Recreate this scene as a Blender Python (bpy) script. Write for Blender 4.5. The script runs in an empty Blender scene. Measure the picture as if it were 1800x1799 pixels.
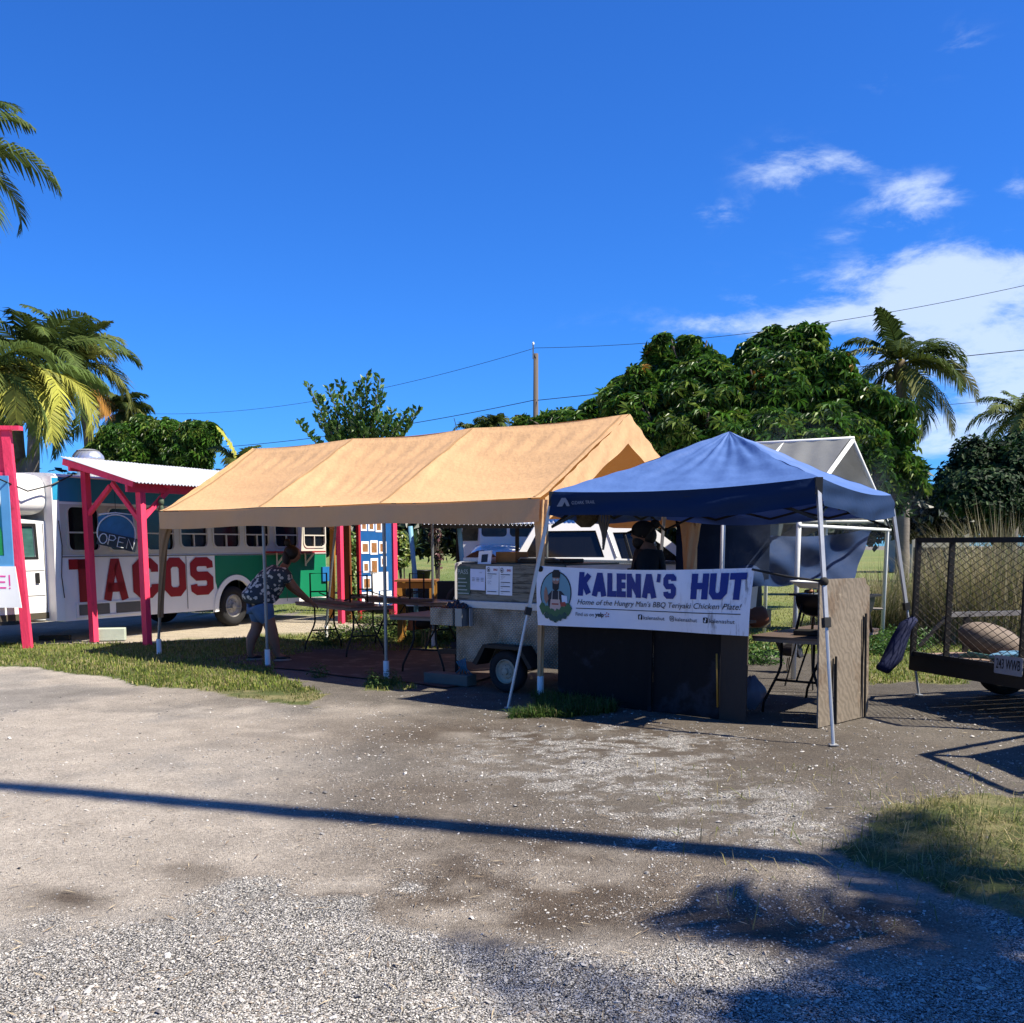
import bpy, bmesh, math, random
import numpy as np
from mathutils import Vector, Matrix, geometry
random.seed(7); RNG = np.random.default_rng(7)
R = math.radians
S = bpy.context.scene
COL = S.collection

# ------------------------------------------------------------------ camera
H = 1.62; F = 1800.0; CX = 900.0; CY = 1200.0
PITCH = math.atan(243/1800)
cd = bpy.data.cameras.new('camera'); cam = bpy.data.objects.new('camera', cd); COL.objects.link(cam)
cam.location = (0, 0, H); cam.rotation_euler = (math.pi/2-PITCH, 0, 0)
cd.sensor_width = 36; cd.sensor_fit = 'HORIZONTAL'; cd.lens = 36.0
cd.shift_y = (1200-899.5)/1800.0
cd.clip_start = 0.05; cd.clip_end = 3000
S.camera = cam
def ray(px, py):
    u = (px-CX)/F; v = (CY-py)/F
    c, s = math.cos(PITCH), math.sin(PITCH)
    return Vector((u, c+v*s, -s+v*c))
def G(px, py, z=0.0):
    d = ray(px, py); t = (z-H)/d.z
    return Vector((d.x*t, d.y*t, z))
def V(px, py, Y):
    d = ray(px, py); t = Y/d.y
    return Vector((d.x*t, Y, H+d.z*t))

# ------------------------------------------------------------------ light
SUN = Vector((.95*math.cos(R(52)), -.312*math.cos(R(52)), math.sin(R(52)))).normalized()
w = bpy.data.worlds.new('World'); S.world = w; w.use_nodes = True
nt = w.node_tree; nt.nodes.clear()
def N(tree, typ, **kw):
    n = tree.nodes.new(typ)
    for k, v in kw.items():
        if k.startswith('i_'):
            key = k[2:]
            n.inputs[int(key) if key.isdigit() else key].default_value = v
        else: setattr(n, k, v)
    return n
def L(tree, a, b): tree.links.new(a, b)
def M(tree, op, a, b=None, c=None, clamp=False):
    n = tree.nodes.new('ShaderNodeMath'); n.operation = op; n.use_clamp = clamp
    for i, x in enumerate((a, b, c)):
        if x is None: continue
        if isinstance(x, (int, float)): n.inputs[i].default_value = x
        else: tree.links.new(x, n.inputs[i])
    return n.outputs[0]
sky = N(nt, 'ShaderNodeTexSky', sky_type='NISHITA', sun_disc=False)
sky.sun_elevation = math.asin(SUN.z); sky.sun_rotation = math.atan2(SUN.x, SUN.y)
sky.altitude = 0; sky.air_density = 1.0; sky.dust_density = 0.2; sky.ozone_density = 3.0
tc = N(nt, 'ShaderNodeTexCoord'); sep = N(nt, 'ShaderNodeSeparateXYZ'); L(nt, tc.outputs['Generated'], sep.inputs[0])
AZ = M(nt, 'ARCTAN2', sep.outputs[0], sep.outputs[1]); EL = M(nt, 'ARCSINE', sep.outputs[2])
def azel(px, py):
    d = ray(px, py).normalized(); return math.atan2(d.x, d.y), math.asin(d.z)
blobs = [(1700,505,330,55,1.0),(1460,562,270,26,.8),(1660,470,150,40,.55),(1790,640,190,80,.7),(2200,560,400,110,1.0),(1640,620,160,60,.6),(1780,720,150,50,.6),
         (1375,300,62,40,.85),(1490,285,55,28,.5),(1605,350,85,42,.8),(1260,375,60,22,.42),(1550,130,36,30,.3),(1690,82,45,34,.36),
         (1465,420,42,12,.4),(1790,328,34,22,.5),(2300,300,200,90,.5),(1570,400,60,14,.3),(1700,770,200,40,.5)]
blobs += [(x-3500, y, a, b, s) for x, y, a, b, s in ()]
mask = None
for (px, py, rx, ry, st) in blobs:
    a0, e0 = azel(px, py); a1, _ = azel(px+20, py); _, e1 = azel(px, py-20)
    ka = abs(a1-a0)/20*rx; ke = abs(e1-e0)/20*ry
    dx = M(nt, 'MULTIPLY', M(nt, 'SUBTRACT', AZ, a0), 1/ka); dy = M(nt, 'MULTIPLY', M(nt, 'SUBTRACT', EL, e0), 1/ke)
    r2 = M(nt, 'ADD', M(nt, 'MULTIPLY', dx, dx), M(nt, 'MULTIPLY', dy, dy))
    m = M(nt, 'MULTIPLY', M(nt, 'EXPONENT', M(nt, 'MULTIPLY', r2, -1.0)), st)
    mask = m if mask is None else M(nt, 'ADD', mask, m)
mp = N(nt, 'ShaderNodeMapping', i_Scale=(1, 1, 2.6)); L(nt, tc.outputs['Generated'], mp.inputs[0])
nz = N(nt, 'ShaderNodeTexNoise', i_Scale=12.0, i_Detail=12.0, i_Roughness=.64, i_Distortion=.25); L(nt, mp.outputs[0], nz.inputs['Vector'])
cl = M(nt, 'ADD', M(nt, 'MULTIPLY', mask, 1.0), M(nt, 'MULTIPLY', M(nt, 'SUBTRACT', nz.outputs[0], .5), 3.4))
gate = M(nt, 'MULTIPLY', mask, 2.2, clamp=True)
mr = N(nt, 'ShaderNodeMapRange', interpolation_type='SMOOTHSTEP'); mr.inputs[1].default_value = .12; mr.inputs[2].default_value = 1.25
L(nt, cl, mr.inputs[0])
cloud = M(nt, 'MULTIPLY', M(nt, 'MULTIPLY', mr.outputs[0], gate), .72, clamp=True)
tint = N(nt, 'ShaderNodeMix', data_type='RGBA', blend_type='MULTIPLY'); tint.inputs[0].default_value = 1.0
L(nt, sky.outputs[0], tint.inputs[6]); tint.inputs[7].default_value = (0.225, 0.69, 1.50, 1)
mx = N(nt, 'ShaderNodeMix', data_type='RGBA'); L(nt, cloud, mx.inputs[0]); L(nt, tint.outputs[2], mx.inputs[6]); mx.inputs[7].default_value = (6.7, 7.8, 9.4, 1)
bg = N(nt, 'ShaderNodeBackground'); bg.inputs[1].default_value = 0.055; L(nt, mx.outputs[2], bg.inputs[0])
wo = N(nt, 'ShaderNodeOutputWorld'); L(nt, bg.outputs[0], wo.inputs[0])
sl = bpy.data.lights.new('sun', 'SUN'); sl.energy = 5.0; sl.angle = R(.55); sl.color = (1.0, .92, .78)
so = bpy.data.objects.new('sun', sl); COL.objects.link(so); so.rotation_euler = SUN.to_track_quat('Z', 'Y').to_euler(); so.location = (8, -3, 14)
vs = S.view_settings; vs.view_transform = 'Standard'; vs.look = 'None'; vs.gamma = 1; vs.exposure = 1.2; vs.use_curve_mapping = False

# ------------------------------------------------------------------ materials
MATS = {}
KS = .64
def mat(name, col, rough=.6, metal=0.0, var=.12, scale=6.0, bump=0.0, bscale=60.0, transl=0.0, tcol=None, vcol=False, spots=None, coat=0.0, spec=.3, stretch=(1, 1, 1), dist=.02, emis=None):
    if name in MATS: return MATS[name]
    mxc = max(col); k_ = KS if mxc < .6 or vcol else min(.9, KS+(mxc-.6)*1.6); tcol = tuple(x*k_ for x in tcol) if tcol else None
    m = bpy.data.materials.new(name); m.use_nodes = True; t = m.node_tree; t.nodes.clear()
    out = N(t, 'ShaderNodeOutputMaterial'); b = N(t, 'ShaderNodeBsdfPrincipled')
    b.inputs['Roughness'].default_value = rough; b.inputs['Metallic'].default_value = metal
    b.inputs['Specular IOR Level'].default_value = spec; b.inputs['Coat Weight'].default_value = coat
    tcn = N(t, 'ShaderNodeTexCoord'); mpn = N(t, 'ShaderNodeMapping', i_Scale=stretch); L(t, tcn.outputs['Object'], mpn.inputs[0])
    n1 = N(t, 'ShaderNodeTexNoise', i_Scale=scale, i_Detail=6.0, i_Roughness=.6); L(t, mpn.outputs[0], n1.inputs['Vector'])
    fac = M(t, 'MULTIPLY_ADD', n1.outputs[0], 2*var*1.6*k_, (1-var*1.6)*k_)
    mu = N(t, 'ShaderNodeMix', data_type='RGBA', blend_type='MULTIPLY'); mu.inputs[0].default_value = 1
    comb = N(t, 'ShaderNodeCombineColor'); [L(t, fac, comb.inputs[i]) for i in range(3)]
    if vcol:
        at = N(t, 'ShaderNodeAttribute', attribute_name='Col'); L(t, at.outputs['Color'], mu.inputs[6])
    else: mu.inputs[6].default_value = (*col, 1)
    L(t, comb.outputs[0], mu.inputs[7]); colout = mu.outputs[2]
    if spots:   # (colour, noise scale, threshold, stretch)
        for (sc_, ss, th, st_) in spots:
            mp2 = N(t, 'ShaderNodeMapping', i_Scale=st_); L(t, tcn.outputs['Object'], mp2.inputs[0])
            n2 = N(t, 'ShaderNodeTexNoise', i_Scale=ss, i_Detail=8.0, i_Roughness=.65); L(t, mp2.outputs[0], n2.inputs['Vector'])
            r2 = N(t, 'ShaderNodeMapRange', interpolation_type='SMOOTHSTEP'); r2.inputs[1].default_value = th; r2.inputs[2].default_value = th+.14; L(t, n2.outputs[0], r2.inputs[0])
            m2 = N(t, 'ShaderNodeMix', data_type='RGBA'); L(t, r2.outputs[0], m2.inputs[0]); L(t, colout, m2.inputs[6]); m2.inputs[7].default_value = (*[x*KS for x in sc_], 1); colout = m2.outputs[2]
    L(t, colout, b.inputs['Base Color'])
    nr = N(t, 'ShaderNodeMapRange'); nr.inputs[3].default_value = max(rough-.08, .02); nr.inputs[4].default_value = min(rough+.1, 1); L(t, n1.outputs[0], nr.inputs[0]); L(t, nr.outputs[0], b.inputs['Roughness'])
    if bump:
        n3 = N(t, 'ShaderNodeTexNoise', i_Scale=bscale, i_Detail=5.0); L(t, mpn.outputs[0], n3.inputs['Vector'])
        bp = N(t, 'ShaderNodeBump', i_Strength=bump, i_Distance=dist); L(t, n3.outputs[0], bp.inputs['Height']); L(t, bp.outputs[0], b.inputs['Normal'])
    if emis:
        b.inputs['Emission Color'].default_value = (*emis[0], 1); b.inputs['Emission Strength'].default_value = emis[1]
    if transl:
        tr = N(t, 'ShaderNodeBsdfTranslucent')
        if tcol: tr.inputs[0].default_value = (*tcol, 1)
        else: L(t, colout, tr.inputs[0])
        ms = N(t, 'ShaderNodeMixShader'); ms.inputs[0].default_value = transl
        L(t, b.outputs[0], ms.inputs[1]); L(t, tr.outputs[0], ms.inputs[2]); L(t, ms.outputs[0], out.inputs[0])
    else: L(t, b.outputs[0], out.inputs[0])
    m['bsdf'] = b.name
    MATS[name] = m; return m

# ------------------------------------------------------------------ object helpers
FR = {}
def link(name, me, parent=None, label=None, cat=None, group=None, kind=None):
    o = bpy.data.objects.new(name, me); COL.objects.link(o)
    if parent is not None:
        o.parent = parent; FR[o.name] = FR.get(parent.name, Matrix.Identity(4))
    tag(o, label, cat, group, kind); return o
def tag(o, label=None, cat=None, group=None, kind=None):
    if label: o['label'] = label
    if cat: o['category'] = cat
    if group: o['group'] = group
    if kind: o['kind'] = kind
    return o
def thing(name, label, cat, loc=(0, 0, 0), rz=0.0, group=None):
    o = bpy.data.objects.new(name, None); COL.objects.link(o); o.empty_display_size = .2
    o.location = loc; o.rotation_euler = (0, 0, rz)
    FR[o.name] = Matrix.Translation(Vector(loc)) @ Matrix.Rotation(rz, 4, 'Z')
    return tag(o, label, cat, group)
def kids(o): return [c for c in COL.objects if c.parent == o]
def copy_tree(o, parent=None, loc=None, rz=None, label=None, group=None):
    c = o.copy(); COL.objects.link(c)
    if parent is not None: c.parent = parent
    if loc is not None: c.location = loc
    if rz is not None: c.rotation_euler = (0, 0, rz)
    if label: c['label'] = label
    if group: c['group'] = group
    for ch in kids(o): copy_tree(ch, c)
    return c

class MB:
    def __init__(s): s.v = []; s.f = []; s.mi = []; s.cur = 0
    def add(s, vs, fs):
        b = len(s.v); s.v += [tuple(x) for x in vs]; s.f += [tuple(i+b for i in f) for f in fs]; s.mi += [s.cur]*len(fs); return s
    def box(s, c, size, rz=0.0, mx=None, bev=0.0):
        hx, hy, hz = size[0]/2, size[1]/2, size[2]/2
        T = Matrix.Translation(Vector(c)) @ (mx if mx is not None else Matrix.Rotation(rz, 4, 'Z'))
        if bev > 0:
            bm = bmesh.new(); bmesh.ops.create_cube(bm, size=1)
            for v in bm.verts: v.co = Vector((v.co.x*2*hx, v.co.y*2*hy, v.co.z*2*hz))
            bmesh.ops.bevel(bm, geom=bm.edges[:], offset=bev, segments=2, affect='EDGES', profile=.5)
            bm.verts.index_update()
            s.add([T @ v.co for v in bm.verts], [[v.index for v in f.verts] for f in bm.faces]); bm.free(); return s
        vs = [T @ Vector((x*hx, y*hy, z*hz)) for z in (-1, 1) for (x, y) in ((-1, -1), (1, -1), (1, 1), (-1, 1))]
        return s.add(vs, [(3, 2, 1, 0), (4, 5, 6, 7), (0, 1, 5, 4), (1, 2, 6, 5), (2, 3, 7, 6), (3, 0, 4, 7)])
    def beam(s, a, b, w_, h_, up=(0, 0, 1), ext=0.0):
        a = Vector(a); b = Vector(b); d = (b-a).normalized(); a = a-d*ext; b = b+d*ext
        up = Vector(up)
        if abs(d.dot(up.normalized())) > .98: up = Vector((1, 0, 0))
        x = d.cross(up).normalized(); z = x.cross(d).normalized()
        vs = [p + x*(sx*w_/2) + z*(sz*h_/2) for p in (a, b) for (sx, sz) in ((-1, -1), (1, -1), (1, 1), (-1, 1))]
        return s.add(vs, [(3, 2, 1, 0), (4, 5, 6, 7), (0, 1, 5, 4), (1, 2, 6, 5), (2, 3, 7, 6), (3, 0, 4, 7)])
    def tube(s, pts, r, n=8, cap=True):
        pts = [Vector(p) for p in pts]; rs = r if isinstance(r, (list, tuple)) else [r]*len(pts)
        rings = []; prev = None
        for i, p in enumerate(pts):
            d = (pts[min(i+1, len(pts)-1)]-pts[max(i-1, 0)]).normalized()
            if prev is None:
                x = d.cross(Vector((0, 0, 1)));
                if x.length < .05: x = d.cross(Vector((1, 0, 0)))
            else: x = prev - d*prev.dot(d)
            x.normalize(); prev = x; y = d.cross(x)
            rings.append([p + x*(rs[i]*math.cos(2*math.pi*k/n)) + y*(rs[i]*math.sin(2*math.pi*k/n)) for k in range(n)])
        vs = [v for rg in rings for v in rg]; fs = []
        for i in range(len(pts)-1):
            for k in range(n):
                a = i*n+k; b = i*n+(k+1) % n; fs.append((a, b, b+n, a+n))
        if cap: fs.append(tuple(range(n))[::-1]); fs.append(tuple((len(pts)-1)*n+k for k in range(n)))
        return s.add(vs, fs)
    def lathe(s, prof, c=(0, 0, 0), n=24, axis=None):
        c = Vector(c); ax = Vector(axis or (0, 0, 1)).normalized(); x = ax.orthogonal().normalized(); y = ax.cross(x); vs = []; fs = []
        for (r, z) in prof:
            vs += [c + ax*z + x*(r*math.cos(2*math.pi*k/n)) + y*(r*math.sin(2*math.pi*k/n)) for k in range(n)]
        for i in range(len(prof)-1):
            for k in range(n): a = i*n+k; b = i*n+(k+1) % n; fs.append((a, b, b+n, a+n))
        return s.add(vs, fs)
    def grid(s, fn, nu, nv):
        b = len(s.v)
        vs = [fn(i/nu, j/nv) for j in range(nv+1) for i in range(nu+1)]
        fs = [(j*(nu+1)+i, j*(nu+1)+i+1, (j+1)*(nu+1)+i+1, (j+1)*(nu+1)+i) for j in range(nv) for i in range(nu)]
        return s.add(vs, fs)
    def ellipsoid(s, c, r, n=16, m=10, mx=None):
        c = Vector(c); T = mx or Matrix.Identity(3); vs = []; fs = []
        for j in range(m+1):
            th = math.pi*j/m
            for i in range(n):
                ph = 2*math.pi*i/n
                vs.append(c + T @ Vector((r[0]*math.sin(th)*math.cos(ph), r[1]*math.sin(th)*math.sin(ph), r[2]*math.cos(th))))
        for j in range(m):
            for i in range(n): a = j*n+i; b = j*n+(i+1) % n; fs.append((a, a+n, b+n, b))
        return s.add(vs, fs)
    def plate(s, outer, holes, P, th=.03, sides=True):
        """flat plate with holes; P(x, y, d) maps panel coords to space, d = depth behind the face"""
        polys = [[Vector((x, y, 0)) for x, y in outer]] + [[Vector((x, y, 0)) for x, y in h] for h in holes]
        tris = geometry.tessellate_polygon(polys); flat = [p for q in polys for p in q]
        s.add([P(p.x, p.y, 0) for p in flat], tris)
        if th and sides:
            for q in polys:
                n = len(q); vs = [P(p.x, p.y, 0) for p in q]+[P(p.x, p.y, th) for p in q]
                s.add(vs, [(i, (i+1) % n, (i+1) % n+n, i+n) for i in range(n)])
            s.add([P(p.x, p.y, th) for p in flat], [t_[::-1] for t_ in tris])
        return s
    def build(s, name, m, parent=None, smooth=False, world=True, label=None, cat=None, group=None, kind=None, auto=None, base=None):
        me = bpy.data.meshes.new(name); T = None
        if base is not None: T = Matrix.Translation(Vector(base)).inverted()
        elif parent is not None and world: T = FR.get(parent.name, Matrix.Identity(4)).inverted()
        vs = s.v if T is None else [tuple(T @ Vector(v)) for v in s.v]
        me.from_pydata(vs, [], s.f); me.validate()
        for mm in (m if isinstance(m, (list, tuple)) else [m]): me.materials.append(mm)
        if isinstance(m, (list, tuple)) and len(me.polygons) == len(s.mi):
            me.polygons.foreach_set('material_index', s.mi)
        if smooth: me.polygons.foreach_set('use_smooth', [True]*len(me.polygons))
        bm = bmesh.new(); bm.from_mesh(me)
        if smooth: bmesh.ops.remove_doubles(bm, verts=bm.verts, dist=1e-5)
        bmesh.ops.recalc_face_normals(bm, faces=bm.faces)
        if auto is not None:
            for e in bm.edges:
                if len(e.link_faces) == 2 and e.calc_face_angle(0) > R(auto): e.smooth = False
        bm.to_mesh(me); bm.free()
        o = link(name, me, parent, label, cat, group, kind)
        if base is not None: o.location = base
        return o
def frame(o, r, n, u=Vector((0, 0, 1))):
    o = Vector(o); r = Vector(r); n = Vector(n); u = Vector(u)
    return lambda x, y, d=0.0: o + r*x + u*y - n*d
def rrect(x0, y0, x1, y1, r, n=5):
    out = []
    for (cx, cy, a0) in ((x1-r, y0+r, -90), (x1-r, y1-r, 0), (x0+r, y1-r, 90), (x0+r, y0+r, 180)):
        for k in range(n+1):
            a = R(a0+90*k/n); out.append((cx+r*math.cos(a), cy+r*math.sin(a)))
    return out
def big_mesh(name, v, f, m, cols=None, smooth=False, **kw):
    """fast mesh from numpy arrays; f is (n,3) or (n,4)"""
    me = bpy.data.meshes.new(name); v = np.asarray(v, np.float32); f = np.asarray(f, np.int32); k = f.shape[1]
    me.vertices.add(len(v)); me.vertices.foreach_set('co', v.ravel())
    me.loops.add(f.size); me.loops.foreach_set('vertex_index', f.ravel())
    me.polygons.add(len(f)); me.polygons.foreach_set('loop_start', np.arange(0, f.size, k, dtype=np.int32))
    me.polygons.foreach_set('use_smooth', np.full(len(f), smooth))
    me.update(calc_edges=True)
    if cols is not None:
        a = me.color_attributes.new('Col', 'FLOAT_COLOR', 'POINT'); c = np.ones((len(v), 4), np.float32); c[:, :cols.shape[1]] = cols; a.data.foreach_set('color', c.ravel())
    me.materials.append(m)
    return link(name, me, **kw)
def inst(tv, tf, pos, Rm, sc, cols=None, warp=None):
    tv = np.asarray(tv, float); tf = np.asarray(tf); n = len(pos); k = len(tv)
    sc = np.asarray(sc, float)
    if sc.ndim == 1: sc = np.repeat(sc[:, None], 3, 1)
    v = tv[None]*sc[:, None, :]
    v = np.einsum('nij,nkj->nki', Rm, v)+np.asarray(pos)[:, None, :]
    f = (tf[None]+(np.arange(n)*k)[:, None, None]).reshape(-1, tf.shape[1])
    c = None if cols is None else np.repeat(cols, k, 0)
    return v.reshape(-1, 3), f, c
def basis(nrm, spin):
    nrm = nrm/np.linalg.norm(nrm, axis=1)[:, None]
    ref = np.where(np.abs(nrm[:, 2:3]) > .95, np.array([[1., 0, 0]]), np.array([[0, 0, 1.]]))
    x = np.cross(ref, nrm); x /= np.linalg.norm(x, axis=1)[:, None]; y = np.cross(nrm, x)
    c, s = np.cos(spin)[:, None], np.sin(spin)[:, None]
    return np.stack([x*c+y*s, y*c-x*s, nrm], 2)
_T = RNG.random((256, 256))
def vnoise(x, y):
    xi = np.floor(x).astype(int); yi = np.floor(y).astype(int); fx = x-xi; fy = y-yi
    fx = fx*fx*(3-2*fx); fy = fy*fy*(3-2*fy); g = lambda a, b: _T[a % 256, b % 256]
    return (g(xi, yi)*(1-fx)+g(xi+1, yi)*fx)*(1-fy)+(g(xi, yi+1)*(1-fx)+g(xi+1, yi+1)*fx)*fy
def fbm(x, y, o=5):
    s = 0; a = .5; t = 0
    for i in range(o): s = s+a*vnoise(x*2**i+17.3*i, y*2**i+5.1*i); t += a; a *= .55
    return s/t
def sst(a, b, x):
    t = np.clip((x-a)/(b-a), 0, 1); return t*t*(3-2*t)
def text_geo(body, size=1.0, shear=0.0, bold=0.0, sx=1.0, align='LEFT', extr=0.0, spacing=1.0, res=3):
    c = bpy.data.curves.new('t', 'FONT'); c.body = body; c.size = size; c.shear = shear; c.offset = bold; c.align_x = align; c.extrude = extr; c.space_character = spacing; c.resolution_u = res
    c.fill_mode = 'FRONT' if extr == 0 else 'BOTH'
    o = bpy.data.objects.new('t', c); COL.objects.link(o); dg = bpy.context.evaluated_depsgraph_get(); dg.update()
    me = bpy.data.meshes.new_from_object(o.evaluated_get(dg))
    vs = [(v.co.x*sx, v.co.y, v.co.z) for v in me.vertices]; fs = [tuple(p.vertices) for p in me.polygons]
    bpy.data.objects.remove(o); bpy.data.curves.remove(c); bpy.data.meshes.remove(me); return vs, fs
def text_on(mb, P, x, y, body, size, d=-.002, width=None, **kw):
    vs, fs = text_geo(body, size, **kw)
    if not vs: return mb
    if width:
        x0 = min(v[0] for v in vs); x1 = max(v[0] for v in vs); k = width/(x1-x0)
        vs = [((v[0]-x0)*k, v[1], v[2]) for v in vs]
    return mb.add([P(x+v[0], y+v[1], d-v[2]) for v in vs], fs)
def strokes(mb, P, x, y, glyph, w_, h_, sw, d=-.003, slant=0.0, ext=True):
    if glyph in (GL.get('S'), GL.get('C')): ext = False
    """block letter from mitred centre lines given in a unit box; sw = stroke width"""
    for gi, line in enumerate(glyph):
        pts = [Vector((px*(w_-sw)+sw/2, py*(h_-sw)+sw/2)) for px, py in line]
        closed = (line[0] == line[-1]); n = len(pts); Lf = []; Rt = []
        for i, p in enumerate(pts):
            a = pts[i-1] if i > 0 else (pts[-2] if closed else None); b = pts[i+1] if i < n-1 else (pts[1] if closed else None)
            d1 = (p-a).normalized() if a is not None else None; d2 = (b-p).normalized() if b is not None else None
            if d1 is None: d1 = d2; p = p-d1*sw/2*(ext and (abs(d1.x) > .97 or abs(d1.y) > .9))
            if d2 is None: d2 = d1; p = p+d2*sw/2*(ext and (abs(d2.x) > .97 or abs(d2.y) > .9))
            nn = (Vector((-d1.y, d1.x))+Vector((-d2.y, d2.x))).normalized(); k = sw/2/max(.55, nn.dot(Vector((-d1.y, d1.x))))
            Lf.append(p+nn*k); Rt.append(p-nn*k)
        vs = []
        for a, b in zip(Lf, Rt): vs += [P(x+a.x+slant*a.y, y+a.y, d-gi*.0004), P(x+b.x+slant*b.y, y+b.y, d-gi*.0004)]
        mb.add(vs, [(2*i, 2*i+1, 2*i+3, 2*i+2) for i in range(n-1)])
    return mb
_o = [(.25, 0), (.75, 0), (1, .15), (1, .85), (.75, 1), (.25, 1), (0, .85), (0, .15), (.25, 0)]
GL = {'T': [[(0, 1), (1, 1)], [(.5, 0), (.5, .98)]], 'A': [[(.04, 0), (.42, 1), (.58, 1), (.96, 0)], [(.22, .26), (.78, .26)]],
      'C': [[(1, .3), (1, .15), (.75, 0), (.25, 0), (0, .15), (0, .85), (.25, 1), (.75, 1), (1, .85), (1, .7)]], 'O': [_o],
      'S': [[(0, .22), (.02, .08), (.2, 0), (.8, 0), (1, .12), (1, .38), (.8, .5), (.2, .5), (0, .62), (0, .88), (.2, 1), (.8, 1), (.98, .92), (1, .78)]],
      'K': [[(0, 0), (0, 1)], [(1.0, 1.04), (.10, .42)], [(.30, .62), (1.04, -.04)]], 'L': [[(0, 1), (0, 0), (1, 0)]], 'E': [[(1, 1), (0, 1), (0, 0), (1, 0)], [(0, .5), (.9, .5)]],
      'N': [[(0, 0), (0, 1)], [(0, 1), (1, 0)], [(1, 0), (1, 1)]], 'H': [[(0, 0), (0, 1)], [(1, 0), (1, 1)], [(0, .52), (1, .52)]],
      'U': [[(0, 1), (0, .2), (.25, 0), (.75, 0), (1, .2), (1, 1)]], "'": [[(.5, .75), (.9, 1)]], ' ': []}
# ------------------------------------------------------------------ ground
def to_px(X, Y):
    c, s = math.cos(PITCH), math.sin(PITCH); dd = np.maximum(Y*c+H*s, .3)
    return CX+F*X/dd, CY-F*(-H*c+Y*s)/dd
def inpoly(x, y, poly):
    ins = np.zeros(x.shape, bool); n = len(poly)
    for i in range(n):
        x1, y1 = poly[i]; x2, y2 = poly[(i+1) % n]
        c = ((y1 > y) != (y2 > y)) & (x < (x2-x1)*(y-y1)/((y2-y1) or 1e-9)+x1); ins ^= c
    return ins
def wpoly(pts): return [tuple(G(*p)[:2]) for p in pts]
GRASS_POLYS = [wpoly(p) for p in (
    [(-900,1150),(0,1170),(90,1177),(200,1196),(300,1211),(400,1223),(480,1234),(545,1243),(575,1228),(560,1212),(520,1196),(470,1180),(500,1160),(560,1143),(790,1146),(800,1106),(560,1112),(350,1126),(230,1131),(0,1131),(-900,1122)],
    [(1470,1492),(1560,1428),(1640,1402),(1690,1388),(1740,1388),(1800,1400),(2500,1430),(2500,1700),(1800,1612),(1710,1582),(1610,1548),(1520,1528)],
    [(905,1262),(950,1225),(1040,1236),(1060,1250),(1000,1262)],
    [(640,1216),(650,1192),(700,1192),(712,1212)],
    [(1535,1205),(1640,1200),(1800,1190),(3000,1190),(3000,1085),(1535,1085)])]
SAND_POLY = wpoly([(205,1122),(225,1134),(350,1128),(460,1120),(560,1113),(640,1100),(640,1086),(430,1096),(330,1106)])
GRASS2 = [(-60, 24), (-3, 24), (-2.2, 17.6), (1.2, 16.5), (2.5, 15.5), (4.6, 15.2), (5.2, 14.0), (80, 14.0), (300, 300), (-300, 300)]
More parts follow.
